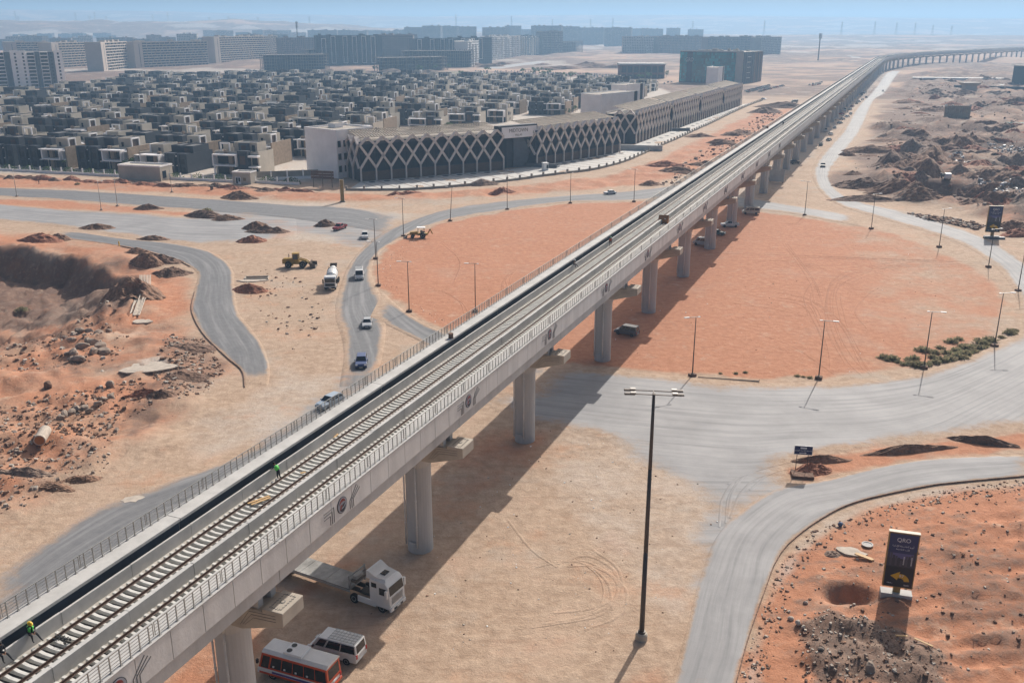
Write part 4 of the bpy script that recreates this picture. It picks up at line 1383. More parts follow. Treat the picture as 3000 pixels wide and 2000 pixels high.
bd = MB().box(.2, EL + .9, .75, 1.2, 11.9, 16.0, 'white_wall').build('name_board', en)
mat('sign_letters', (0.16, 0.13, 0.115), .6, 0)
def text_mesh(txt, size, m, depth=.05, align='CENTER', squeeze=1.0):
    c = bpy.data.curves.new('lettering', 'FONT')
    c.body = txt
    c.size = size
    c.extrude = depth
    c.align_x = align
    c.align_y = 'CENTER'
    o = bpy.data.objects.new('lettering_tmp', c)
    COL.objects.link(o)
    dg = bpy.context.evaluated_depsgraph_get()
    me = bpy.data.meshes.new_from_object(o.evaluated_get(dg))
    bpy.data.objects.remove(o)
    me.materials.clear()
    me.materials.append(MATS[m])
    if squeeze != 1.0:
        for v in me.vertices:
            v.co.x *= squeeze
    return me
def sign_text(txt, size, m, parent, loc, rot=(math.pi / 2, 0, 0), name='lettering', squeeze=1.0, depth=.03):
    o = link(name, text_mesh(txt, size, m, depth, squeeze=squeeze), parent, loc)
    o.rotation_euler = rot
    return o
sign_text('MIDTOWN', 2.0, 'sign_letters', bd, (EL / 2, .7, 14.6), squeeze=.92)
sign_text('VILLAS', 1.15, 'sign_letters', bd, (EL / 2, .7, 12.85))
# plain pale boxes and dark towers behind the lattice roofs
for i, (dx, dy, w_, d_, h, m, lab) in enumerate(((1400, 285, 38, 14, 17.5, 'white_wall', 'pale windowless block behind the second lattice wing'), (1440, 262, 20, 12, 18.5, 'white_wall', 'pale block with dark corner behind the third lattice wing'), (1640, 213, 20, 10, 21, 'white_wall', 'pale rooftop block above the far lattice wings'))):
    p = g(dx, dy)
    t = thing('rear_block', lab, 'building', (p.x, p.y, 0), R(50) if i < 2 else R(64))
    MB().box(-w_ / 2, w_ / 2, -d_ / 2, d_ / 2, -.5, h, m, 'roof_dust').build('wall', t)
    MB().box(w_ / 2 - 5, w_ / 2 - 2, -d_ / 2 - .2, -d_ / 2, 0, h + .5, 'slate_wall').build('dark_fin', t)
    MB().box(-w_ / 2 - .1, w_ / 2 + .1, -d_ / 2 - .1, -d_ / 2 + .3, h, h + .5, 'white').box(-w_ / 2 - .1, w_ / 2 + .1, d_ / 2 - .3, d_ / 2 + .1, h, h + .5, 'white').build('parapet', t)
# forecourt paving and the low wall with stub posts round it
WALL = [(796, 438), (820, 438), (890, 438), (960, 436), (1040, 430), (1100, 424), (1180, 415), (1250, 405), (1340, 394), (1385, 386), (1430, 374), (1470, 358), (1520, 335), (1560, 318), (1600, 299), (1640, 281), (1680, 261), (1720, 243), (1752, 231)]
wpts = [tuple(p) for p in crom([g2(*p) for p in WALL], 3)]
base = [w1a, w1b, w2a, w2b, tuple(fa), tuple(fb)]
inner = [(p[0] + 1.5 * (0.4), p[1] + 2) for p in base]
pv = MB()
poly = [(p[0], p[1], .06) for p in wpts] + [(p[0], p[1], .06) for p in reversed(base)]
pv.add(poly, [tuple(range(len(poly)))], 'plaza')
me = pv.mesh('forecourt', fix=False)
bm = bmesh.new(); bm.from_mesh(me); bmesh.ops.triangulate(bm, faces=bm.faces); bm.to_mesh(me); bm.free()
fo = struct('forecourt_paving', me)
jt = MB()
for a, b_, n in ((w1a, w1b, 10), (w2a, w2b, 10), (tuple(fa), tuple(fb), 44)):
    d = Vector((b_[0] - a[0], b_[1] - a[1])); L = d.length; d /= L
    nn = Vector((d.y, -d.x))
    for k in range(n + 1):
        p = Vector(a) + d * (k * L / n)
        # run each joint out to the wall line
        best = 28
        for (ax, ay), (bx, by) in zip(wpts[:-1], wpts[1:]):
            den = nn.x * (by - ay) - nn.y * (bx - ax)
            if abs(den) > 1e-6:
                tt = ((ax - p.x) * (by - ay) - (ay - p.y) * (bx - ax)) / den
                ss_ = ((ax - p.x) * nn.y - (ay - p.y) * nn.x) / den
                if 0 <= ss_ <= 1 and 1 < tt < best:
                    best = tt
        q = p + nn * (best - .6)
        p = p + nn * .9
        jt.beam((p.x, p.y, .066), (q.x, q.y, .066), .55, .02, 'plaza_joint')
for o in (jt.build('paving_strips'),):
    o['kind'] = 'structure'
lw = thing('forecourt_wall', 'low curving wall with stub posts round the pale paved forecourt', 'wall')
wm = MB()
acc = 0
pst = MB().box(-.3, .3, -.3, .3, 0, 1.7, 'wall_low').mesh('post', bevel=.03, seg=1)
for (ax, ay), (bx, by) in zip(wpts[:-1], wpts[1:]):
    wm.beam((ax, ay, .3), (bx, by, .3), .35, 1.0, 'wall_low')
    L = math.hypot(bx - ax, by - ay)
    while acc < L:
        link('post', pst, lw, (ax + (bx - ax) * acc / L, ay + (by - ay) * acc / L, 0), math.atan2(by - ay, bx - ax))
        acc += 6.0
    acc -= L
wm.build('base_wall', lw)
for i, (dx, dy, lab) in enumerate(((1252, 391, 'small white kiosk on the forecourt near the entrance'), (1550, 296, 'small white kiosk far along the forecourt'))):
    p = g(dx, dy)
    k_ = thing('kiosk', lab, 'kiosk', (p.x, p.y, 0), R(20))
    MB().box(-1, 1, -1, 1, 0, 2.7, 'white').build('wall', k_)
    MB().box(-1.1, 1.1, -1.1, 1.1, 2.7, 2.95, 'white').build('roof', k_)
    MB().box(.2, .9, -1.04, -1, .8, 2.2, 'glass_dark').build('window', k_)
for i, (dx, dy, L, rz, lab) in enumerate(((1235, 384, 16, -20, 'dark ramp wall beside the white kiosk on the forecourt'), (1470, 346, 20, -12, 'long pale ramp wall between the second and third wings'), (1548, 301, 17, 0, 'dark low ramp wall far along the forecourt'))):
    p = g(dx, dy)
    MBx = MB().box(-L / 2, L / 2, -.4, .4, -.2, 1.5 if i != 1 else 2.4, 'slate_light' if i != 1 else 'concrete_light').box(-L / 2, L / 2, .4, 3.6, -.2, .4, 'slate_light')
    o = MBx.build('ramp_wall')
    o.location = (p.x, p.y, 0)
    o.rotation_euler = (0, 0, R(rz))
    tag(o, lab, 'wall')
# round tree pits in front of the far wings
tp = MB().lathe([(1.2, .05), (1.2, .16), (.9, .16), (.9, .12)], 12, 'slate_wall').mesh('planting_pit')
for k in range(22):
    p = Vector(fa) + fd * (6 + k * FL / 23) - fn * 4.0
    o = link('planting_pit', tp, None, (p.x, p.y, 0))
    tag(o, 'dark round planting pit in the row before the far lattice wings', 'planting pit', 'planting pits before the far lattice wings')
for k in range(19):
    a, b_ = (w1a, w1b) if k < 9 else (w2a, w2b)
    d = Vector((b_[0] - a[0], b_[1] - a[1]))
    p = Vector(a) + d * ((k % 10 + .5) / 10) + Vector((d.y, -d.x)).normalized() * 3.2
    o = link('planting_pit', tp, None, (p.x, p.y, 0))
    tag(o, 'dark round planting pit in the row before the two near lattice wings', 'planting pit', 'planting pits before the near lattice wings')

# ================================================================ large blocks beyond the villas
def pl(x0, yb0, x1, yb1, yt):
    p0, p1 = g2(x0, yb0), g2(x1, yb1)
    a = ((x0 + x1) / 2 * 3000 / 2352 - 1500) / FPX
    b = (1000 - yt * 3000 / 2352) / FPX
    ry, rz = CP + b * SP, -SP + b * CP
    my = (p0[1] + p1[1]) / 2
    return p0, p1, HC + rz * my / ry
def block(name, label, x0, yb0, x1, yb1, yt, D=18, style='pale', group=None, seed=1, cat='apartment block'):
    p0, p1, h = pl(x0, yb0, x1, yb1, yt)
    L = math.hypot(p1[0] - p0[0], p1[1] - p0[1])
    rz = face_rot(p0, p1)
    t = thing(name, label, cat, (p0[0], p0[1], 0), rz, group)
    rg = random.Random(seed)
    fl = max(3, round(h / 3.3))
    fh = h / fl
    body = {'pale': 'far_pale', 'slab': 'far_beige', 'dark': 'far_slate', 'brown': 'far_brown', 'raw': 'far_raw', 'white': 'far_white'}[style]
    MB().box(0, L, 0, D, -1, h, body, 'roof_dust').build('wall', t)
    w_ = MB()
    if style == 'slab':
        sw = min(14, L * .28)
        MB().box(-1, sw, -1.2, D + 1, -1, h + 1.2, 'far_beige').build('end_wall', t)
        w_.box(sw * .55, sw * .62, -1.26, -1.2, 2, h - 2, 'far_slate')
        bal = MB()
        for f in range(fl):
            z = f * fh
            x = sw + .5
            while x < L - 1:
                ww = rg.uniform(5, 10)
                xe = min(x + ww, L - .3)
                bal.box(x, xe, -1.3, 0, z, z + 1.1, 'far_beige')
                w_.box(x + .3, xe - .4, -.05, .05, z + 1.1, z + fh - .3, 'glass_far')
                if rg.random() < .5:
                    bal.box(xe - .3, xe + .1, -1.25, 0, z + 1.1, z + fh, 'far_beige')
                x = xe + .3
        bal.box(sw, L, -1.3, 0, h - .2, h + 1, 'far_beige')
        o = bal.build('balconies', t, fix=False); o['kind'] = 'stuff'
    else:
        n = max(2, int(L / 3.4))
        for f in range(fl):
            for k in range(n):
                if rg.random() < .08:
                    continue
                x = (k + .5) * L / n
                w_.box(x - .95, x + .95, -.06, .05, f * fh + .9, f * fh + fh - .7, 'glass_far')
        nd = max(2, int(D / 4))
        for f in range(fl):
            for k in range(nd):
                y = (k + .5) * D / nd
                w_.box(L - .05, L + .06, y - .8, y + .8, f * fh + .9, f * fh + fh - .7, 'glass_far')
        if style in ('dark', 'white'):
            k = 1
            while k < n - 3:
                if rg.random() < .55:
                    xa, xb = k * L / n, (k + 2) * L / n
                    za, zb = fh * rg.choice((1, 1, 2)), h - fh * rg.choice((0, 0, 1))
                    fr = MB()
                    fr.box(xa, xa + .9, -.9, 0, za, zb, 'far_white')
                    fr.box(xb - .9, xb, -.9, 0, za, zb, 'far_white')
                    fr.box(xa + .9, xb - .9, -.9, 0, zb - .9, zb, 'far_white')
                    fr.box(xa + .9, xb - .9, -.9, 0, za, za + .9, 'far_white')
                    fr.build('white_frame', t, fix=False)
                    k += 3
                k += 1
        if style in ('pale', 'raw', 'brown'):
            fr = MB()
            for k in range(0, n, 3):
                x = k * L / n
                fr.box(x - .5, x + .5, -.8, 0, 0, h, body)
                for f in range(1, fl):
                    fr.box(x + .5, x + L / n, -.8, 0, f * fh, f * fh + .35, body)
            fr.build('balcony_piers', t, fix=False)
    o = w_.build('windows', t, fix=False)
    o['kind'] = 'stuff'
    rf = MB()
    for k in range(max(1, int(L / 18))):
        x = rg.uniform(3, max(4, L - 6))
        rf.box(x, x + rg.uniform(3, 6), D * .3, D * .7, h, h + rg.uniform(2, 3.5), body, 'roof_dust')
    rf.box(-.1, L + .1, -.1, .3, h, h + .9, body)
    rf.box(-.1, L + .1, D - .3, D + .1, h, h + .9, body)
    rf.build('roof_structures', t, fix=False)
    return t
mat('far_pale', (0.42, 0.38, 0.34), .85, .1, .1)
mat('far_beige', (0.46, 0.38, 0.32), .85, .08, .1)
mat('far_slate', (0.05, 0.062, 0.085), .7, .2, .1)
mat('far_brown', (0.20, 0.145, 0.125), .85, .15, .1)
mat('far_raw', (0.24, 0.215, 0.20), .9, .15, .1)
mat('far_white', (0.62, 0.60, 0.57), .8, .06, .1)
mat('glass_far', (0.03, 0.035, 0.045), .25, 0, spec=.5)

# white apartment tower, left edge
p0, p1 = (-560.0, 838.0), (-415.0, 905.0)
tw = thing('apartment_tower', 'white apartment tower with dark balcony strips at the left edge of the picture', 'apartment block', (p0[0], p0[1], 0), face_rot(p0, p1))
TL = math.hypot(p1[0] - p0[0], p1[1] - p0[1])
MB().box(0, TL, 1.5, 22, -1, 31.5, 'white_wall', 'roof_dust').build('wall', tw)
x = TL
pat = [(7, 'w', 1), (5, 'd', 1), (7, 'b', 0), (4, 'd', 0), (7, 'b', 0), (5, 'w', 1), (8, 'w', 1), (5, 'd', 0), (9, 'b', 0), (8, 'd', 0), (6, 'w', 1), (9, 'w', 1), (5, 'd', 0), (9, 'b', 0), (8, 'd', 1), (6, 'w', 1)]
fr, dk = MB(), MB()
for wd, c, wn in pat + pat:
    xa = max(0, x - wd)
    if c == 'w':
        fr.box(xa, x, -.6, 1.5, -1, 33.0, 'white_wall')
    elif c == 'd':
        dk.box(xa, x, .2, 1.5, -1, 31.8, 'slate_light')
    for f in range(10):
        z = 1.2 + f * 3.1
        if c == 'b':
            fr.box(xa, x, -.3, 1.5, z - .9, z - .3, 'white_wall')
            MB().box(xa + .6, x - .6, 1.42, 1.52, z - .2, z + 1.9, 'glass_dark').build('window', tw)
        elif wn:
            yy = -.66 if c == 'w' else .14
            MB().box((xa + x) / 2 - .8, (xa + x) / 2 + .8, yy, yy + .1, z, z + 1.8, 'glass_dark').build('window', tw)
    x = xa
    if x <= 0:
        break
fr.build('white_bay', tw)
dk.build('dark_strip', tw)
MB().box(10, 22, 8, 16, 31.5, 35, 'white_wall', 'roof_dust').box(70, 80, 8, 16, 31.5, 34.5, 'white_wall', 'roof_dust').build('roof_structures', tw)

SLABS = [(313, 158, 480, 150, 97, 'long beige slab block with stacked balconies, nearest of the slab row'), (238, 165, 296, 158, 98, 'beige slab block with slotted end wall left of the longest slab'), (496, 147, 640, 138, 85, 'pale slab block with white grid balconies at right end of the slab row'), (125, 158, 206, 153, 99, 'beige slab block partly hidden behind the white tower'), (20, 150, 118, 148, 98, 'far left beige slab block behind the white tower roof')]
for i, (a, b_, c, d, yt, lab) in enumerate(SLABS):
    block('slab_block', lab, a, b_, c, d, yt, 18, 'slab', seed=i)
DARK = [(730, 152, 880, 150, 83, 'dark'), (870, 143, 950, 143, 82, 'brown'), (955, 150, 1050, 148, 90, 'dark'), (1050, 148, 1130, 146, 88, 'dark'), (1075, 152, 1100, 148, 95, 'white'), (1130, 140, 1195, 134, 84, 'white'), (1195, 134, 1240, 128, 84, 'dark'), (650, 140, 735, 138, 88, 'brown'), (880, 132, 960, 130, 80, 'brown'), (1245, 128, 1292, 127, 73, 'raw'), (1430, 126, 1500, 126, 85, 'pale'), (1512, 126, 1612, 124, 84, 'brown'), (1624, 130, 1752, 128, 86, 'brown'), (1745, 132, 1792, 128, 86, 'raw')]
names = {'dark': 'dark apartment block with white window frames', 'brown': 'brownish unfinished apartment block', 'white': 'apartment block with tall white framed bays', 'raw': 'bare concrete block', 'pale': 'pale concrete block with open windows'}
WHERE = ['right of the slab row behind a scaffolded frame', 'in the middle of the far block row', 'behind the right scaffolded frame', 'towards the corner of the far dark blocks', 'at the corner where the pale avenue begins', 'beside the pale avenue', 'last along the pale avenue', 'between the slab row and the dark blocks', 'behind the middle of the dark block row', 'with open floors at the end of the avenue', 'standing alone beyond the brown earth', 'behind the pale block, right of it', 'above the glass office roof', 'at the right end of the far blocks']
for i, (a, b_, c, d, yt, s_) in enumerate(DARK):
    block('apartment_block', names[s_] + ' ' + WHERE[i], a, b_, c, d, yt, 20, s_, seed=20 + i)
# farther rows of blocks, fading in the haze
frng = random.Random(11)
FAR, FROW = [], []
x = -20
while x < 640:
    FROW.append('row rising above the slab blocks')
    FAR.append((x, 121 + frng.uniform(-4, 3), x + frng.uniform(22, 50), 88 + frng.uniform(-5, 4) - (4 if x > 330 else 0)))
    x += frng.uniform(26, 52)
x = 470
while x < 930:
    FROW.append('far row by the dark mast')
    FAR.append((x, 106 + frng.uniform(-3, 3), x + frng.uniform(20, 44), 73 + frng.uniform(-4, 3)))
    x += frng.uniform(24, 46)
x = 930
while x < 1420:
    FROW.append('skyline row above the dark blocks')
    FAR.append((x, 108 + frng.uniform(-3, 3), x + frng.uniform(34, 70), 63 + frng.uniform(-3, 3)))
    x += frng.uniform(34, 60)
x = 1150
while x < 1620:
    FROW.append('skyline row beyond the avenue')
    FAR.append((x, 102 + frng.uniform(-2, 3), x + frng.uniform(30, 60), 66 + frng.uniform(-2, 3)))
    x += frng.uniform(30, 56)
x = -30
while x < 240:
    FROW.append('farthest row at the left edge')
    FAR.append((x, 100 + frng.uniform(-2, 2), x + frng.uniform(18, 34), 79 + frng.uniform(-2, 3)))
    x += frng.uniform(20, 34)
for i, (a, b_, c, yt) in enumerate(FAR):
    s_ = frng.choice(('pale', 'brown', 'raw', 'brown'))
    if a > 930:
        s_ = frng.choice(('brown', 'raw', 'brown'))
    rw = FROW[i]
    block('distant_block', 'hazy %s housing block, %s from left in the %s' % ({'pale': 'pale', 'brown': 'brownish', 'raw': 'grey'}[s_], ORD[FROW[:i].count(rw)], rw), a, b_, c, b_ + frng.uniform(-.6, .6), yt, 18, s_, 'hazy distant housing blocks', seed=100 + i)
# unfinished concrete frames with scaffolding
def skeleton(label, x0, yb0, x1, yb1, yt, D, nf, m='far_raw'):
    p0, p1, h = pl(x0, yb0, x1, yb1, yt)
    L = math.hypot(p1[0] - p0[0], p1[1] - p0[1])
    t = thing('frame_building', label, 'building', (p0[0], p0[1], 0), face_rot(p0, p1))
    sm_ = MB().box(0, L, 0, D, -.4, 0, m).mesh('floor_slab')
    for f in range(1, nf + 1):
        link('floor_slab', sm_, t, (0, 0, h * f / nf))
    n, k = max(2, int(L / 6.5)), max(2, int(D / 8))
    c = MB()
    for i in range(n + 1):
        for j in range(k + 1):
            x, y = .4 + i * (L - .8) / n, .4 + j * (D - .8) / k
            c.box(x - .35, x + .35, y - .35, y + .35, -1, h + 1.5, m)
    o = c.build('columns', t, fix=False); o['kind'] = 'stuff'
    s_ = MB()
    for i in range(int(L / 2.6) + 1):
        x = i * 2.6
        s_.beam((x, -1.2, -1), (x, -1.2, h + 2.5), .16, .16, 'scaffold')
        if i % 2 == 0:
            s_.beam((x, 1.5, h), (x, 1.5, h + 2.4), .16, .16, 'scaffold')
    for f in range(nf * 2 + 1):
        z = h * f / nf / 2
        s_.beam((0, -1.2, z), (L, -1.2, z), .14, .14, 'scaffold')
    o = s_.build('scaffolding', t, fix=False); o['kind'] = 'stuff'
    MB().box(1, L - 1, D * .5, D * .55, 0, h - .5, 'far_slate').build('inner_wall', t)
mat('scaffold', (0.16, 0.12, 0.105), .7, .1, .2)
skeleton('grey scaffolded concrete frame right of the slab row', 612, 163, 757, 160, 126, 30, 5)
skeleton('low scaffolded frame with pale roof slab nearest the villas', 880, 166, 1028, 162, 132, 26, 4)
skeleton('taller scaffolded frame behind the low one, beside the avenue', 930, 156, 1088, 154, 117, 22, 5)
skeleton('scaffolded frame in front of the first dark block', 722, 152, 815, 148, 113, 22, 5)
skeleton('half-built frame with thin columns at the end of the avenue', 1292, 127, 1338, 124, 97, 30, 4)

# glass office, brick hall
oa, ob, oc = g2(1559, 189), g2(1703, 193.5), g2(1766, 179)
OH = 30.0
of = thing('glass_office', 'teal glass office block with a dark side standing beyond the lattice row', 'office block', (oa[0], oa[1], 0), face_rot(oa, ob))
OL = math.hypot(ob[0] - oa[0], ob[1] - oa[1])
mat('glass_teal', (0.008, 0.17, 0.19), .16, .75, .05, spec=.6)
mat('glass_teal_light', (0.02, 0.30, 0.32), .16, .6, .08, spec=.6)
MB().box(0, OL, 0, 60, -1, OH, 'far_slate', 'roof_dust').build('wall', of)
gm = MB()
rg = random.Random(5)
nx, nz = 34, 10
for i in range(nx):
    for j in range(nz):
        if 4 <= i <= 6:
            continue
        xa, za = .4 + i * (OL - .8) / nx, 1.0 + j * (OH - 1.6) / nz
        gm.box(xa, xa + (OL - .8) / nx - .18, -.12, .05, za, za + (OH - 1.6) / nz - .2, 'glass_teal' if rg.random() < .62 else 'glass_teal_light')
o = gm.build('glass_panel', of, fix=False); o['kind'] = 'stuff'
MB().box(4 * OL / nx, 7 * OL / nx, -.5, .1, 0, OH, 'far_slate').build('dark_band', of)
MB().box(OL - 7, OL, -.9, .1, -1, OH + .6, 'far_pale').build('corner_fin', of)
sd = MB()
for k in range(9):
    y = 3 + k * 6.3
    sd.box(OL - .05, OL + .35, y, y + (3.6 if k % 3 else 1.6), 0, OH, 'far_brown' if k > 4 else 'slate_light')
sd.build('side_fin', of)
for k in range(5):
    MB().box(OL + .3, OL + .5, 12, 22, 5 + k * 5, 5.5 + k * 5, 'far_white').build('louvre', of)
sign_text('GRD', 5.2, 'far_white', of, (5.4 * OL / nx, -.6, OH - 8), squeeze=.8)
rf = MB()
for k in range(14):
    xx, yy = rg.uniform(4, OL - 10), rg.uniform(4, 50)
    rf.box(xx, xx + rg.uniform(2, 8), yy, yy + rg.uniform(2, 5), OH, OH + rg.uniform(.8, 2.6), 'far_pale')
rf.box(0, OL, 0, .5, OH, OH + 1, 'far_white')
rf.build('roof_structures', of, fix=False)
bp_, bq, bh = pl(1423, 181, 1526, 181, 146)
bk = thing('brick_hall', 'red brick hall with a white flat roof among parked cars', 'hall', (bp_[0], bp_[1], 0), face_rot(bp_, bq))
BL = math.hypot(bq[0] - bp_[0], bq[1] - bp_[1])
mat('brick_red', (0.22, 0.085, 0.06), .9, .2, .3)
MB().box(0, BL, 0, 20, -1, bh - 2, 'brick_red').build('wall', bk)
MB().box(-1, BL + 1, -1.5, 21, bh - 1.6, bh, 'far_white').build('roof', bk)
for k in range(8):
    link('column', MB().box(-.5, .5, -.6, .1, -1, bh - 1.6, 'far_brown').mesh('column'), bk, (1 + k * (BL - 2) / 7, 0, 0))
for k in range(7):
    for z0, z1 in ((.5, 4.2), (6.5, bh - 3)):
        link('window', MB().box(1, (BL - 2) / 7 - 1, -.1, .05, z0, z1, 'glass_dark').mesh('window'), bk, (1 + k * (BL - 2) / 7, 0, 0))

# far right: white walled court, sunken wall, half-finished station boxes, billboard back
def ptx(x, y): return g2(x, y)
ct = thing('walled_court', 'white paved court behind a long dark retaining wall at the far right', 'courtyard', (0, 0, 0))
cp_ = [g2(2090, 196), g2(2352, 198), g2(2480, 198), g2(2480, 186), g2(2310, 187), g2(2095, 184)]
MB().prism(cp_, -1, .6, 'plaza').build('court_floor', ct)
MB().prism([g2(2095, 186), g2(2310, 188.5), g2(2310, 187), g2(2095, 184.5)], .6, 3.4, 'far_white').build('court_wall', ct)
a_, b2 = g2(2190, 206), g2(2480, 214)
mw = MB().beam((a_[0], a_[1], 1.2), (b2[0], b2[1], 1.2), 1.2, 5.5, 'far_slate')
tag(mw.build('retaining_wall'), 'long dark retaining wall below the white court at the right edge', 'wall')
sp_, sq, sh = pl(2322, 197, 2400, 199, 153)
sb = thing('dark_building', 'tall dark flat-roofed building cut by the right edge beside the white court', 'building', (sp_[0], sp_[1], 0), face_rot(sp_, sq))
MB().box(0, 60, 0, 40, -1, sh, 'far_slate', 'roof_dust').build('wall', sb)
MB().box(14, 40, -.1, .1, 2, sh - 4, 'glass_far').build('window', sb)
MB().box(-.5, 60.5, -.5, 0, sh, sh + .8, 'far_pale').build('parapet', sb)
q = g(2224, 217)
tt = thing('mushroom_pier', 'stubby concrete pier with wide dark cap standing alone in the rough ground', 'pier', (q.x, q.y, 0), R(10))
MB().box(-5.2, 5.2, -3, 3, -1, 7, 'far_pale').build('shaft', tt)
MB().add([(-5.5, -3.2, 7), (5.5, -3.2, 7), (5.5, 3.2, 7), (-5.5, 3.2, 7), (-8.5, -5, 9.6), (8.5, -5, 9.6), (8.5, 5, 9.6), (-8.5, 5, 9.6)], [(0, 1, 5, 4), (1, 2, 6, 5), (2, 3, 7, 6), (3, 0, 4, 7), (4, 5, 6, 7), (0, 3, 2, 1)], 'far_pale').build('cap', tt)
q = g(2196, 279)
hb = thing('hoarding', 'large beige ribbed hoarding seen from behind in the rough ground', 'hoarding', (q.x, q.y, 0), R(-4))
MB().box(-7.5, 7.5, -.15, .15, 1.0, 9.0, 'pergola').build('panel', hb)
rb = MB().box(-.1, .1, -.4, -.15, 0, 9.2, 'pergola').mesh('rib')
for k in range(13):
    link('rib', rb, hb, (-7.2 + k * 1.2, 0, 0))
ftm = MB().box(-.5, .5, -.5, .5, 8.6, 9.8, 'far_white').mesh('lamp_box')
for x in (-7, 7):
    link('lamp_box', ftm, hb, (x, 0, 0))
# ================================================================ vehicles; local frame: +x forward, z up, origin on the ground
PAINT = {'paint_white': (.66, .66, .65), 'paint_silver': (.36, .38, .40), 'paint_black': (.016, .017, .02), 'paint_navy': (.02, .05, .16), 'paint_red': (.30, .02, .03), 'paint_grey': (.10, .11, .125), 'paint_cream': (.52, .47, .38), 'paint_teal': (.03, .10, .12), 'paint_bluegrey': (.30, .37, .45), 'paint_orange': (.55, .065, .015), 'paint_purple': (.09, .06, .22)}
for k_, c_ in PAINT.items():
    mat(k_, c_, .32, .07, .8, spec=.5, coat=.35)
mat('truck_deck', (.30, .29, .27), .8, .35, .6)
mat('chassis', (.05, .045, .042), .8, .2, 2)
WHEELS = {}
def wheel_mesh(r, w_):
    k = (r, w_)
    if k not in WHEELS:
        t = MB().lathe([(r * .55, -w_ / 2), (r * .93, -w_ / 2), (r, -w_ * .36), (r, w_ * .36), (r * .93, w_ / 2), (r * .55, w_ / 2)], 18, 'tyre', axis='y').mesh('tyre', smooth=False)
        m = MB().lathe([(r * .58, -w_ * .46), (r * .5, -w_ * .52), (r * .16, -w_ * .4)], 12, 'rim', axis='y').lathe([(r * .16, w_ * .4), (r * .5, w_ * .52), (r * .58, w_ * .46)], 12, 'rim', axis='y').mesh('rim')
        WHEELS[k] = (t, m)
    return WHEELS[k]
def wheels(t, xs, half, r, w_):
    a, b = wheel_mesh(r, w_)
    for x in xs:
        for s_ in (-1, 1):
            o = link('wheel', a, t, (x, s_ * half, r))
            link('rim', b, o)
def inset(a, b, c, d, mu, mv, off):
    """window in the quad a b c d (a-b bottom, d-c top), inset by fractions, lifted by off"""
    a, b, c, d = map(Vector, (a, b, c, d))
    L = lambda u, v: (a * (1 - u) + b * u) * (1 - v) + (d * (1 - u) + c * u) * v
    n = (b - a).cross(d - a).normalized() * off
    return [L(mu[0], mv[0]) + n, L(mu[1], mv[0]) + n, L(mu[1], mv[1]) + n, L(mu[0], mv[1]) + n]
def pane(name, q, t, m='glass_car', th=.012):
    a, b, c, d = q
    n = (b - a).cross(d - a).normalized() * -th * 2
    mb = MB().add([a, b, c, d, a + n, b + n, c + n, d + n], [(0, 1, 2, 3), (0, 4, 5, 1), (1, 5, 6, 2), (2, 6, 7, 3), (3, 7, 4, 0)], m)
    return mb.build(name, t)
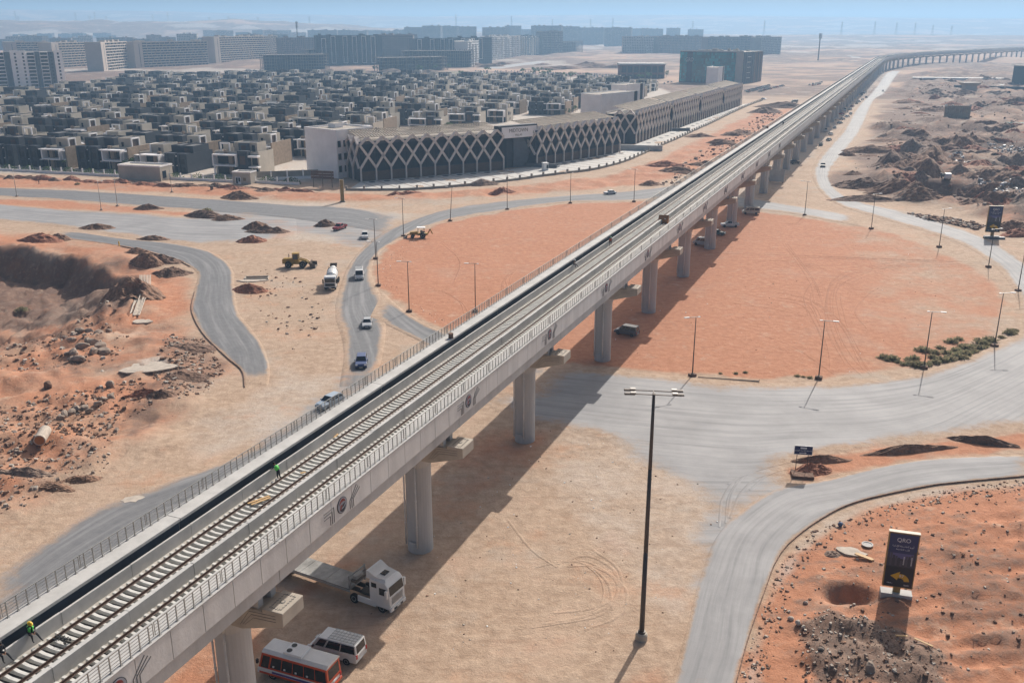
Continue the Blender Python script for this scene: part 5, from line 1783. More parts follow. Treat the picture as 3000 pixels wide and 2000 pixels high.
def car(kind, paint, label, cat, pos, rz, group=None, simple=False):
    sp = {   # lower profile, belt/roof frustum (rear, front at belt; rear, front at roof), zb, zt, half widths, side window splits, wheels, r
        'sedan': dict(P=[(-2.2, .3), (-2.25, .62), (-2.15, .92), (-1.3, .98), (.75, .96), (2.0, .78), (2.2, .6), (2.2, .3)], G=(-1.75, .95, -1.05, .3, .95, 1.42), w=.86, wt=.62, sp=[(.08, .48), (.52, .9)], wx=(-1.35, 1.35), r=.32),
        'old_sedan': dict(P=[(-2.1, .3), (-2.15, .85), (-1.3, .92), (.7, .92), (1.95, .86), (2.05, .7), (2.05, .3)], G=(-1.5, .75, -1.05, .3, .91, 1.4), w=.8, wt=.64, sp=[(.08, .48), (.52, .92)], wx=(-1.25, 1.25), r=.3),
        'suv': dict(P=[(-2.2, .35), (-2.28, .7), (-2.2, 1.08), (-1.3, 1.1), (.85, 1.08), (2.05, .95), (2.22, .75), (2.22, .35)], G=(-2.15, 1.0, -1.75, .25, 1.08, 1.66), w=.92, wt=.7, sp=[(.06, .3), (.34, .6), (.64, .92)], wx=(-1.38, 1.38), r=.37),
        'hiace': dict(P=[(-2.5, .35), (-2.55, 1.15), (1.9, 1.15), (2.3, 1.02), (2.5, .75), (2.5, .35)], G=(-2.52, 2.0, -2.42, 1.25, 1.14, 2.1), w=.93, wt=.82, sp=[(.03, .36), (.38, .70), (.74, .93)], wx=(-1.5, 1.6), r=.36),
        'minivan': dict(P=[(-2.2, .32), (-2.25, 1.0), (1.2, 1.02), (1.95, .85), (2.15, .65), (2.15, .32)], G=(-2.22, 1.35, -2.1, .6, 1.0, 1.82), w=.88, wt=.72, sp=[(.04, .34), (.37, .66), (.69, .93)], wx=(-1.35, 1.35), r=.33),
        'pickup': dict(P=[(-2.6, .45), (-2.62, .62), (-.75, .62), (-.72, 1.05), (1.15, 1.05), (2.2, .98), (2.4, .8), (2.4, .4), (.2, .36), (-1.0, .4)], G=(-.75, 1.25, -.6, .55, 1.04, 1.72), w=.88, wt=.68, sp=[(.1, .9)], wx=(-1.6, 1.55), r=.37),
    }[kind]
    t = thing('parked_car' if group else kind if kind not in ('hiace', 'old_sedan') else {'hiace': 'van', 'old_sedan': 'sedan'}[kind], label, cat, pos, rz, group)
    mb = MB()
    mb.extr(sp['P'], -sp['w'], sp['w'], paint, axis='y')
    body = mb.build('body', t, bevel=.07, seg=2)
    xr, xf, tr, tf, zb, zt = sp['G']
    w1, w2 = sp['w'] - .04, sp['wt']
    B = [(xr, -w1, zb), (xf, -w1, zb), (xf, w1, zb), (xr, w1, zb)]
    T = [(tr, -w2, zt), (tf, -w2, zt), (tf, w2, zt), (tr, w2, zt)]
    MB().add(B + T, [(0, 1, 5, 4), (1, 2, 6, 5), (2, 3, 7, 6), (3, 0, 4, 7), (4, 5, 6, 7)], paint).build('cabin', t, bevel=.05, seg=2)
    pane('windscreen', inset(B[1], B[2], T[2], T[1], (.06, .94), (.08, .93), .015), t)
    pane('rear_window', inset(B[3], B[0], T[0], T[3], (.1, .9), (.12, .88), .015), t)
    for a, b in sp['sp']:
        pane('side_window', inset(B[0], B[1], T[1], T[0], (a, b), (.12, .9), .015), t)
        pane('side_window', inset(B[2], B[3], T[3], T[2], (1 - b, 1 - a), (.12, .9), .015), t)
    wheels(t, sp['wx'], sp['w'] - .1, sp['r'], .24)
    xe = sp['P'][-1][0]
    zl = .66 if kind not in ('suv', 'hiace', 'pickup') else .82
    for s_ in (-1, 1):
        MB().box(xe - .12, xe + .02, s_ * (sp['w'] - .22) - .17, s_ * (sp['w'] - .22) + .17, zl - .09, zl + .07, 'lamp_clear').build('headlight', t)
        xb = sp['P'][0][0]
        MB().box(xb - .06, xb + .06, s_ * (sp['w'] - .14) - .1, s_ * (sp['w'] - .14) + .1, .66 if kind != 'hiace' else .8, .92 if kind != 'hiace' else 1.2, 'lamp_red').build('tail_light', t)
        MB().box(xf - .35, xf - .18, s_ * (sp['w'] + .1) - .09, s_ * (sp['w'] + .1) + .09, zb + .02, zb + .18, paint if paint != 'paint_white' else 'black_trim').build('mirror', t)
    MB().box(xe - .1, xe + .04, -.55, .55, .42, .56, 'black_trim').build('grille', t)
    MB().box(xe + .03, xe + .05, -.26, .26, .36, .46, 'white').build('number_plate', t)
    MB().box(sp['P'][0][0] - .04, sp['P'][0][0] + .02, -.26, .26, .45, .56, 'white').build('number_plate', t)
    if kind == 'pickup':
        bd = MB().box(-2.6, -.8, -.86, -.78, .6, 1.05, paint).box(-2.6, -.8, .78, .86, .6, 1.05, paint).box(-2.62, -2.54, -.78, .78, .6, 1.05, paint).box(-.88, -.8, -.78, .78, .6, 1.05, paint)
        bd.build('load_bed', t)
        MB().box(-2.54, -.88, -.78, .78, .60, .66, 'chassis').build('bed_floor', t)
    if kind in ('hiace',):
        rk = MB()
        for k in range(8):
            rk.beam((-2.25 + k * .36, -.7, 2.2), (-2.25 + k * .36, .7, 2.2), .04, .03, 'rim')
        for k in range(5):
            rk.beam((-2.3, -.7 + k * .35, 2.22), (.35, -.7 + k * .35, 2.22), .04, .03, 'rim')
        for x in (-2.2, -1, .3):
            for s_ in (-1, 1):
                rk.beam((x, s_ * .72, 2.05), (x, s_ * .72, 2.22), .03, .03, 'rim')
        rk.build('roof_rack', t)
    return t
def at2(a, b, dz=0.0):
    """ground position midway between two photo positions, and the heading from a to b"""
    p, q = on(*a), on(*b)
    m = (p + q) / 2
    return (m.x, m.y, max(m.z, 0.02) + dz if abs(m.z) < .25 else m.z), math.atan2(q.y - p.y, q.x - p.x)
def heading_deg(a, b): return at2(a, b)[1]
CARS = [
 ('minivan', 'paint_grey', 'dark grey minivan parked in the viaduct shadow on the red sand', 'minivan', (1456, 771), (1422, 765)),
 ('hiace', 'paint_silver', 'silver van with roof rack beside a viaduct pier, facing left', 'van', (1627, 565.4), (1602.6, 562)),
 ('sedan', 'paint_teal', 'dark sedan half hidden behind the pier next to the silver van', 'car', (1636, 538.5), (1657, 540)),
 ('pickup', 'paint_white', 'white pickup parked at the edge of the viaduct shadow', 'pickup', (1688.8, 521), (1661.6, 521)),
 ('hiace', 'paint_cream', 'cream van standing partly in sun where the pale link road passes the viaduct', 'van', (1734.6, 492), (1713.6, 491.4)),
 ('suv', 'paint_black', 'black car driving down the pale dusty road on the right', 'car', (1891, 379), (1889, 389)),
 ('old_sedan', 'paint_white', 'old white saloon on the ring road before the lattice building', 'car', (1410.5, 446), (1391, 447)),
 ('pickup', 'paint_red', 'red pickup parked beside a dark earth heap', 'pickup', (789, 524), (772, 530)),
 ('pickup', 'paint_white', 'white pickup driving towards us, first in the line on the ring road', 'pickup', (839, 540), (838, 553)),
 ('hiace', 'paint_white', 'white van driving towards us beside the concrete mixer', 'van', (826.5, 630), (825.5, 648)),
 ('sedan', 'paint_silver', 'silver saloon driving between the white van and the blue car', 'car', (845, 739), (842.5, 758)),
 ('suv', 'paint_navy', 'bright blue car driving towards us, nearest the viaduct railing', 'car', (832.5, 826), (829, 852)),
 ('suv', 'paint_bluegrey', 'pale blue car with dark sunroof seen through the left railing', 'car', (782, 921), (734, 944)),
 ('suv', 'paint_black', 'black car parked under the viaduct near the pale road', 'car', (1812, 377), (1836, 375.5)),
 ('sedan', 'paint_black', 'black saloon in the viaduct shade behind the blank white board', 'car', (1752, 411), (1776, 413.5)),
 ('hiace', 'paint_white', 'white van facing us at the edge of the viaduct shade up the road', 'van', (1897.5, 299), (1895.5, 307)),
 ('suv', 'paint_white', 'white car parked side-on under the viaduct beyond the white van', 'car', (1921, 274.5), (1907, 276)),
 ('pickup', 'paint_red', 'red pickup parked under the far part of the viaduct', 'pickup', (1940, 262.5), (1925, 265)),
 ('hiace', 'paint_white', 'white van just behind the far red pickup', 'van', (1941, 253), (1939.5, 258)),
 ('sedan', 'paint_black', 'black saloon under the far viaduct where the road bends', 'car', (1974, 216.5), (1989, 215.5)),
 ('suv', 'paint_grey', 'small dark vehicle driving on the far pale road', 'car', (2029, 208), (2027, 214)),
 ('sedan', 'paint_navy', 'dark saloon on the dirt track beyond the forecourt corner', 'car', (1747, 228.5), (1762, 229.5)),
 ('hiace', 'paint_cream', 'dusty truck-like van on the dirt track left of the viaduct', 'van', (1831, 236), (1818, 236)),
]
for kind, paint, lab, cat, a, b in CARS:
    p, h = at2(a, b)
    car(kind, paint, lab, cat, p, h)
# van and bus at the bottom edge
def onp(sx, sy, z):
    return g(sx * 2352 / 3000, sy * 2352 / 3000, z)
a, b = onp(1040, 1892, 2.15), onp(948, 1868, 2.15)        # near roof edge, rear to front
hv = math.atan2(b.y - a.y, b.x - a.x)
fw, lf = Vector((math.cos(hv), math.sin(hv), 0)), Vector((-math.sin(hv), math.cos(hv), 0))
ctr = a + fw * 2.45 - lf * .85
car('hiace', 'paint_white', 'white minibus van with roof rack parked beside the orange and white bus', 'van', (ctr.x, ctr.y, 0), hv)
a, b = onp(954, 1956, 2.75), onp(780.6, 1907, 2.75)
hb_ = math.atan2(b.y - a.y, b.x - a.x)
fw, lf = Vector((math.cos(hb_), math.sin(hb_), 0)), Vector((-math.sin(hb_), math.cos(hb_), 0))
ctr = a + fw * 3.45 - lf * 1.03
bus = thing('minibus', 'orange and white bus with white roof and purple stripe at the bottom edge', 'bus', (ctr.x, ctr.y, 0), hb_)
lo = [(-3.5, .4), (-3.55, 1.0), (3.3, 1.0), (3.5, .8), (3.5, .4)]
MB().extr(lo, -1.04, 1.04, 'paint_white', axis='y').build('lower_body', bus, bevel=.05)
MB().box(-3.53, 3.3, -1.055, 1.055, .42, .62, 'paint_orange').build('skirt_stripe', bus)
MB().box(-2.6, 2.0, -1.06, 1.06, .66, .86, 'paint_purple').build('side_stripe', bus)
B = [(-3.55, -1.04, 1.0), (3.35, -1.04, 1.0), (3.35, 1.04, 1.0), (-3.55, 1.04, 1.0)]
T = [(-3.45, -.98, 2.5), (2.9, -.98, 2.5), (2.9, .98, 2.5), (-3.45, .98, 2.5)]
MB().add(B + T, [(0, 1, 5, 4), (1, 2, 6, 5), (2, 3, 7, 6), (3, 0, 4, 7), (4, 5, 6, 7)], 'paint_orange').build('upper_body', bus, bevel=.05)
for k in range(5):
    u0, u1 = .02 + k * .165, .02 + k * .165 + .155
    pane('side_window', inset(B[0], B[1], T[1], T[0], (u0, u1), (.12, .84), .012), bus)
    pane('side_window', inset(B[2], B[3], T[3], T[2], (1 - u1, 1 - u0), (.12, .84), .012), bus)
pane('cab_window', inset(B[0], B[1], T[1], T[0], (.86, .97), (.05, .84), .012), bus)
pane('cab_window', inset(B[2], B[3], T[3], T[2], (.03, .14), (.05, .84), .012), bus)
pane('windscreen', inset(B[1], B[2], T[2], T[1], (.05, .95), (.05, .9), .012), bus)
pane('rear_window', inset(B[3], B[0], T[0], T[3], (.12, .88), (.2, .85), .012), bus)
for k in range(4):
    q = inset(B[2], B[3], T[3], T[2], (.2 + k * .165, .225 + k * .165), (.2, .3), .03)
    pane('window_sticker', q, bus, 'white')
    q = inset(B[0], B[1], T[1], T[0], (.1 + k * .165, .125 + k * .165), (.2, .3), .03)
    pane('window_sticker', q, bus, 'white')
MB().extr([(-1.0, 2.5), (-.97, 2.58), (-.7, 2.72), (.7, 2.72), (.97, 2.58), (1.0, 2.5)], -3.5, 2.9, 'paint_white').build('roof', bus)
ac = MB().box(-.9, .9, -.75, .75, 2.70, 2.92, 'white').build('roof_unit', bus, bevel=.04)
for s_ in (-1, 1):
    MB().cyl((.5, s_ * .36, 2.9), (.5, s_ * .36, 2.96), .24, .24, 16, 'black_trim').build('fan', ac)
for s_ in (-1, 1):
    MB().box(-3.6, -3.5, s_ * .88 - .1, s_ * .88 + .1, .75, 1.1, 'lamp_red').build('tail_light', bus)
    MB().box(3.45, 3.52, s_ * .8 - .15, s_ * .8 + .15, .6, .8, 'lamp_clear').build('headlight', bus)
    MB().box(3.2, 3.35, s_ * 1.22 - .1, s_ * 1.22 + .1, 1.5, 1.9, 'black_trim').build('mirror', bus)
MB().box(-3.62, -3.45, -1.02, 1.02, .38, .6, 'paint_orange').build('bumper', bus)
MB().box(-3.6, -3.55, -.25, .25, .8, .95, 'white').build('number_plate', bus)
wheels(bus, (-1.9, 2.0), .9, .4, .26)

# flat-bed lorry under the viaduct
a, b = onp(861, 1669, 1.45), onp(1024.5, 1725, 1.45)       # near edge of the deck, rear to headboard
hl = math.atan2(b.y - a.y, b.x - a.x)
fw, lf = Vector((math.cos(hl), math.sin(hl), 0)), Vector((-math.sin(hl), math.cos(hl), 0))
hbd = b + lf * 1.25
lor = thing('flatbed_lorry', 'white lorry with empty dusty flat-bed trailer half under the viaduct', 'lorry', (hbd.x, hbd.y, 0), hl)
# headboard at x = 0, tractor in front
mb = MB()
for k in range(4):
    mb.box(-12.4 + k * 3.1, -9.34 + k * 3.1, -1.25, 1.25, 1.32, 1.46, 'truck_deck')
mb.build('deck', lor, fix=False) if False else None
for k in range(4):
    MB().box(-12.4 + k * 3.1, -9.34 + k * 3.1, -1.25, 1.25, 1.32, 1.46, 'truck_deck').build('deck_plate', lor)
MB().box(-12.4, 0, -1.27, -1.2, 1.12, 1.32, 'rim').box(-12.4, 0, 1.2, 1.27, 1.12, 1.32, 'rim').build('side_rail', lor)
MB().box(-12.3, .6, -.5, -.35, .85, 1.3, 'chassis').box(-12.3, .6, .35, .5, .85, 1.3, 'chassis').build('trailer_frame', lor)
hd = MB()
for y in (-1.2, 1.2):
    hd.box(-.1, .05, y - .07, y + .07, 1.4, 2.9, 'truck_deck')
for z in (1.6, 2.0, 2.4, 2.8):
    hd.box(-.06, .02, -1.13, 1.13, z - .1, z + .06, 'truck_deck')
hd.box(.1, .7, -1.1, 1.1, 2.2, 2.45, 'steel_worn')
hd.box(.15, .6, -.9, .2, 2.45, 2.8, 'truck_deck')
hd.build('headboard', lor)
MB().box(.6, 4.6, -.45, .45, .75, 1.05, 'chassis').build('tractor_frame', lor)
cab = MB()
cp2 = [(2.35, .55), (2.35, 3.2), (2.5, 3.35), (4.15, 3.3), (4.5, 2.9), (4.66, 1.9), (4.68, .55)]
cab.extr(cp2, -1.22, 1.22, 'paint_white', axis='y')
cabo = cab.build('cab', lor, bevel=.09, seg=2)
MB().add([(2.0, -1.15, 3.3), (2.0, 1.15, 3.3), (4.2, 1.1, 3.32), (4.2, -1.1, 3.32), (2.0, -1.1, 4.05), (2.0, 1.1, 4.05), (2.2, 1.1, 4.05), (2.2, -1.1, 4.05), (3.0, -1.05, 3.62), (3.0, 1.05, 3.62), (4.05, .95, 3.5), (4.05, -.95, 3.5)], [(0, 4, 5, 1), (4, 7, 6, 5), (7, 8, 9, 6), (8, 11, 10, 9), (11, 3, 2, 10), (0, 3, 11, 8, 7, 4), (1, 5, 6, 9, 10, 2), (0, 1, 2, 3)], 'paint_white').build('roof_deflector', lor)
MB().box(3.05, 3.6, -.38, .38, 3.55, 3.66, 'glass_car').build('roof_hatch', lor)
pane('windscreen', [Vector((4.665, -1.1, 2.0)), Vector((4.665, 1.1, 2.0)), Vector((4.53, 1.02, 2.88)), Vector((4.53, -1.02, 2.88))], lor)
for s_ in (-1, 1):
    q = [Vector((3.5, s_ * 1.235, 1.95)), Vector((4.45, s_ * 1.235, 1.95)), Vector((4.32, s_ * 1.235, 2.7)), Vector((3.5, s_ * 1.235, 2.7))]
    pane('side_window', q if s_ < 0 else q[::-1], lor)
    q = [Vector((2.6, s_ * 1.235, 2.55)), Vector((3.2, s_ * 1.235, 2.55)), Vector((3.2, s_ * 1.235, 3.05)), Vector((2.6, s_ * 1.235, 3.05))]
    pane('sleeper_window', q if s_ < 0 else q[::-1], lor)
    MB().box(4.35, 4.6, s_ * 1.42 - .12, s_ * 1.42 + .12, 1.9, 2.7, 'paint_white').build('mirror', lor)
    MB().box(4.6, 4.72, s_ * 1.0 - .16, s_ * 1.0 + .16, .8, 1.02, 'lamp_clear').build('headlight', lor)
    MB().box(.9, 3.0, s_ * 1.18 - .06, s_ * 1.18 + .06, .45, 1.05, 'paint_white').build('side_skirt', lor)
gr_ = MB()
for k in range(5):
    gr_.box(4.66, 4.73, -.85, .85, 1.08 + k * .15, 1.15 + k * .15, 'rim')
gr_.build('grille', lor)
MB().box(4.6, 4.8, -1.2, 1.2, .38, .72, 'paint_white').build('bumper', lor)
MB().box(4.78, 4.82, -.7, .7, .42, .62, 'black_trim').build('air_intake', lor)
MB().box(4.81, 4.84, -.26, .26, .5, .62, 'white').build('number_plate', lor)
MB().lathe([(.17, 0), (.17, .03), (.13, .03), (.13, .01)], 16, 'rim', axis='x', c=(4.72, 0, 1.65)).build('badge_ring', lor)
wheels(lor, (3.7, .4), 1.05, .5, .32)
wheels(lor, (-8.6, -9.9, -11.2), 1.05, .48, .36)

# concrete mixer
p, h = at2((769, 641), (757.5, 668))
p = on(764, 655)
mx = thing('concrete_mixer', 'white concrete mixer lorry driving towards us on the sand verge', 'concrete mixer', (p.x, p.y, 0.05), h)
MB().extr([(2.6, .5), (2.6, 2.75), (2.75, 2.9), (4.1, 2.85), (4.35, 2.5), (4.45, 1.6), (4.45, .5)], -1.2, 1.2, 'paint_white', axis='y').build('cab', mx, bevel=.08)
pane('windscreen', [Vector((4.45, -1.08, 1.7)), Vector((4.45, 1.08, 1.7)), Vector((4.37, 1.02, 2.55)), Vector((4.37, -1.02, 2.55))], mx)
for s_ in (-1, 1):
    q = [Vector((3.3, s_ * 1.215, 1.7)), Vector((4.25, s_ * 1.215, 1.7)), Vector((4.15, s_ * 1.215, 2.45)), Vector((3.3, s_ * 1.215, 2.45))]
    pane('side_window', q if s_ < 0 else q[::-1], mx)
    MB().box(4.2, 4.4, s_ * 1.42 - .14, s_ * 1.42 + .14, 1.5, 2.4, 'black_trim').build('mirror', mx)
    MB().box(4.42, 4.52, s_ * .95 - .18, s_ * .95 + .18, .7, .9, 'lamp_clear').build('headlight', mx)
MB().box(4.42, 4.5, -1.0, 1.0, .95, 1.5, 'black_trim').build('grille', mx)
MB().box(4.4, 4.58, -1.2, 1.2, .4, .72, 'black_trim').build('bumper', mx)
MB().box(4.56, 4.6, -.26, .26, .5, .64, 'white').build('number_plate', mx)
MB().box(-4.2, 2.6, -.5, .5, .8, 1.15, 'chassis').build('frame', mx)
dr = MB()
ax = Vector((-1, 0, .22)).normalized()
c0 = Vector((2.2, 0, 1.75))
side = ax.cross(Vector((0, 1, 0))).normalized()
prof = [(.55, 0), (.95, .5), (1.18, 1.4), (1.2, 3.2), (.95, 4.6), (.55, 5.8), (.5, 6.1)]
n = 22
vs, fs = [], []
for r_, l in prof:
    for i in range(n):
        a = 2 * math.pi * i / n
        vs.append(tuple(c0 + ax * l + (Vector((0, 1, 0)) * math.cos(a) + side * math.sin(a)) * r_))
for j in range(len(prof) - 1):
    for i in range(n):
        fs.append((j * n + i, j * n + (i + 1) % n, (j + 1) * n + (i + 1) % n, (j + 1) * n + i))
fs += [tuple(range(n - 1, -1, -1)), tuple(range((len(prof) - 1) * n, len(prof) * n))]
drum = dr.add(vs, fs, 'paint_white').build('drum', mx, smooth=True)
bn = MB()
for l in (1.0, 3.6):
    r_ = np.interp(l, [q[1] for q in prof], [q[0] for q in prof]) + .02
    pts = [c0 + ax * l + (Vector((0, 1, 0)) * math.cos(2 * math.pi * i / 20) + side * math.sin(2 * math.pi * i / 20)) * r_ for i in range(21)]
    for q0, q1 in zip(pts[:-1], pts[1:]):
        bn.beam(q0, q1, .14, .04, 'paint_grey', up=ax)
bn.build('drum_band', drum)
MB().add([(-4.3, -.6, 3.0), (-3.5, -.6, 3.0), (-3.5, .6, 3.0), (-4.3, .6, 3.0), (-4.6, -.75, 3.75), (-3.4, -.75, 3.75), (-3.4, .75, 3.75), (-4.6, .75, 3.75)], [(0, 3, 2, 1), (0, 1, 5, 4), (1, 2, 6, 5), (2, 3, 7, 6), (3, 0, 4, 7)], 'steel_worn').build('hopper', mx)
ld = MB()
for y in (-1.15, -.75):
    ld.beam((-3.6, y, 1.0), (-3.6, y, 3.3), .06, .06, 'steel_worn')
for k in range(7):
    ld.beam((-3.6, -1.15, 1.2 + k * .3), (-3.6, -.75, 1.2 + k * .3), .04, .04, 'steel_worn')
ld.build('ladder', mx)
MB().beam((-4.3, 0, 2.9), (-5.2, .2, 1.3), .4, .1, 'steel_worn').build('chute', mx)
wheels(mx, (3.5, 1.6, -2.0, -3.3), 1.0, .5, .34)

# wheel loader
p, h = at2((655, 613), (712, 613))
ldr = thing('wheel_loader', 'yellow wheel loader with lowered bucket standing on the sand', 'wheel loader', (p[0], p[1], .02), h)
MB().extr([(-3.3, .9), (-3.3, 1.9), (-2.9, 2.15), (-.9, 2.15), (-.7, 1.2), (-.7, .8)], -.75, .75, 'yellow_machine', axis='y').build('engine_cover', ldr, bevel=.06)
MB().box(-.9, 1.7, -.55, .55, .75, 1.35, 'yellow_machine').build('front_frame', ldr, bevel=.04)
cb = MB()
for x in (-.95, .45):
    for y in (-.7, .7):
        cb.beam((x, y, 1.5), (x * .9, y, 3.2), .1, .1, 'yellow_machine')
cb.box(-1.0, .5, -.78, .78, 3.2, 3.36, 'yellow_machine')
cb.box(-.95, .45, -.72, .72, 1.3, 1.9, 'yellow_machine')
cbo = cb.build('cab', ldr)
MB().box(-.85, .35, -.66, .66, 1.9, 3.18, 'glass_car').build('cab_glass', cbo)
MB().cyl((-1.9, .4, 2.1), (-1.9, .4, 3.0), .08, .08, 10, 'chassis').build('exhaust', ldr)
am = MB()
for y in (-.5, .5):
    am.beam((.6, y, 2.0), (2.2, y, 1.5), .2, .35, 'yellow_machine')
    am.beam((2.2, y, 1.5), (3.2, y, .6), .2, .3, 'yellow_machine')
am.beam((2.2, -.5, 1.5), (2.2, .5, 1.5), .2, .2, 'yellow_machine')
am.build('lift_arm', ldr)
bk_ = [(3.1, .2), (3.0, 1.3), (3.25, 1.55), (3.3, .45), (4.4, .25), (4.4, .12)]
MB().extr(bk_, -1.4, 1.4, 'steel_worn', axis='y').box(3.1, 4.3, -1.42, -1.36, .15, 1.1, 'steel_worn').box(3.1, 4.3, 1.36, 1.42, .15, 1.1, 'steel_worn').build('bucket', ldr)
wheels(ldr, (-1.9, 1.4), .95, .78, .55)
MB().beam((-.9, -.95, .5), (-.9, -.95, 1.5), .35, .06, 'yellow_machine').build('steps', ldr)

# tractor with loader arm under a white canopy, by the kerb of the red island
p, h = at2((985, 546), (938, 546))
bkt = thing('grader', 'rusty yellow tractor with white canopy parked on the edge of red island', 'tractor', (p[0], p[1], .02), h)
MB().extr([(.2, .8), (.2, 1.7), (2.2, 1.55), (2.3, .8)], -.5, .5, 'yellow_machine', axis='y').build('bonnet', bkt, bevel=.05)
MB().box(-2.4, .2, -.6, .6, .7, 1.25, 'yellow_machine').build('frame', bkt)
cn = MB()
for x in (-1.5, .1):
    for y in (-.65, .65):
        cn.beam((x, y, 1.2), (x, y, 2.7), .07, .07, 'chassis')
cn.build('canopy_post', bkt) if False else None
for x in (-1.5, .1):
    for y in (-.65, .65):
        MB().beam((x, y, 1.2), (x, y, 2.7), .07, .07, 'chassis').build('canopy_post', bkt)
MB().box(-1.8, .4, -.85, .85, 2.7, 2.82, 'white').build('canopy', bkt)
MB().box(-1.1, -.5, -.3, .3, 1.25, 1.9, 'chassis').build('seat', bkt)
MB().beam((1.6, 0, 1.2), (3.2, 0, .7), .9, .2, 'yellow_machine').build('lift_arm', bkt)
MB().extr([(3.0, .1), (3.0, .9), (3.15, .95), (3.2, .3), (3.9, .15)], -1.0, 1.0, 'steel_worn', axis='y').build('bucket', bkt)
MB().beam((-2.4, 0, 1.0), (-3.1, 0, 2.3), .3, .3, 'yellow_machine').beam((-3.1, 0, 2.3), (-3.7, 0, 1.0), .25, .25, 'yellow_machine').build('digger_arm', bkt)
wheels(bkt, (-1.2,), .85, .75, .5)
wheels(bkt, (1.5,), .8, .5, .35)

# tipper lorry among the earth heaps
p, h = at2((2161, 411), (2183, 411.6))
tp_ = thing('tipper_lorry', 'small white tipper lorry among the brown earth heaps on the right', 'lorry', p, h)
MB().extr([(1.4, .6), (1.4, 2.4), (2.7, 2.35), (3.0, 1.6), (3.0, .6)], -1.05, 1.05, 'paint_white', axis='y').build('cab', tp_, bevel=.08)
pane('windscreen', [Vector((2.99, -.95, 1.6)), Vector((2.99, .95, 1.6)), Vector((2.74, .9, 2.25)), Vector((2.74, -.9, 2.25))], tp_)
for s_ in (-1, 1):
    q = [Vector((1.7, s_ * 1.06, 1.5)), Vector((2.75, s_ * 1.06, 1.5)), Vector((2.6, s_ * 1.06, 2.2)), Vector((1.7, s_ * 1.06, 2.2))]
    pane('side_window', q if s_ < 0 else q[::-1], tp_)
MB().box(-3.0, 1.2, -1.1, 1.1, 1.0, 1.15, 'chassis').box(-3.0, 1.2, -1.12, -1.04, 1.15, 1.8, 'paint_grey').box(-3.0, 1.2, 1.04, 1.12, 1.15, 1.8, 'paint_grey').box(-3.05, -2.97, -1.04, 1.04, 1.15, 1.8, 'paint_grey').box(1.12, 1.2, -1.04, 1.04, 1.15, 2.0, 'paint_grey').build('tipper_body', tp_)
MB().box(-3, 1.4, -.4, .4, .6, 1.0, 'chassis').build('frame', tp_)
wheels(tp_, (-1.9, 2.2), .9, .45, .3)

# parked cars too small to show parts: one mesh each, several colours
def small_car(paint):
    mb = MB()
    mb.extr([(-2.1, .3), (-2.15, .9), (-1.2, .95), (.8, .95), (2.0, .78), (2.1, .3)], -.85, .85, paint, axis='y')
    mb.add([(-1.6, -.8, .94), (.95, -.8, .94), (.95, .8, .94), (-1.6, .8, .94), (-1.0, -.62, 1.45), (.3, -.62, 1.45), (.3, .62, 1.45), (-1.0, .62, 1.45)], [(0, 1, 5, 4), (1, 2, 6, 5), (2, 3, 7, 6), (3, 0, 4, 7)], 'glass_car')
    mb.add([(-1.0, -.62, 1.45), (.3, -.62, 1.45), (.3, .62, 1.45), (-1.0, .62, 1.45)], [(0, 1, 2, 3)], paint)
    for x in (-1.3, 1.3):
        for s_ in (-1, 1):
            mb.cyl((x, s_ * .7, .32), (x, s_ * .88, .32), .32, .32, 10, 'tyre')
    return mb.mesh('parked_car')
SC = [(c, small_car(c)) for c in ('paint_white', 'paint_silver', 'paint_black', 'paint_grey', 'paint_bluegrey', 'paint_white', 'paint_silver', 'paint_red')]
CN = {'paint_white': 'white', 'paint_silver': 'silver', 'paint_black': 'black', 'paint_grey': 'dark grey', 'paint_bluegrey': 'pale blue', 'paint_red': 'red'}
pr_ = random.Random(9)
def lot(place, a, b, n, rows, dy, head):
    for r_ in range(rows):
        p, q = g(a[0], a[1] + r_ * dy), g(b[0], b[1] + r_ * dy)
        for k in range(n):
            if pr_.random() < .2:
                continue
            c, me = pr_.choice(SC)
            m = p.lerp(q, (k + .5) / n)
            o = link('parked_car', me, None, (m.x + pr_.uniform(-.5, .5), m.y + pr_.uniform(-.8, .8), gz(m.x, m.y) + .05), head + pr_.uniform(-.06, .06))
            tag(o, 'small %s car parked %s' % (CN[c], place), 'car', '%s cars parked %s' % (CN[c], place))
lot('in the lot right of the glass office', (1712, 211), (1768, 197), 15, 2, 3.4, R(40))
lot('in the lot right of the glass office', (1742, 212), (1800, 198), 12, 1, 3.4, R(40))
lot('near the viaduct beyond the glass office', (1856, 197), (1890, 190), 7, 2, 3.2, R(60))
lot('in the far car park before the brick hall', (1090, 165), (1230, 166), 22, 3, 2.6, R(80))
lot('in the far car park before the brick hall', (1250, 168), (1415, 174), 26, 3, 2.8, R(80))
lot('left of the glass office behind the villas', (1420, 192), (1545, 190), 16, 2, 3.0, R(75))
lot('on the bare ground below the slab row', (560, 163), (600, 164), 9, 2, 2.6, R(20))
for k in range(16):
    c, me = pr_.choice(SC)
    q = uv(470 + k * 27 + pr_.uniform(-8, 8), -42.5 + pr_.uniform(1, 9), .05)
    o = link('parked_car', me, None, q, VROT + math.pi / 2 + pr_.uniform(-.5, .5))
    tag(o, 'small %s car parked in the shade under the far viaduct' % CN[c], 'car', '%s cars parked under the far viaduct' % CN[c])
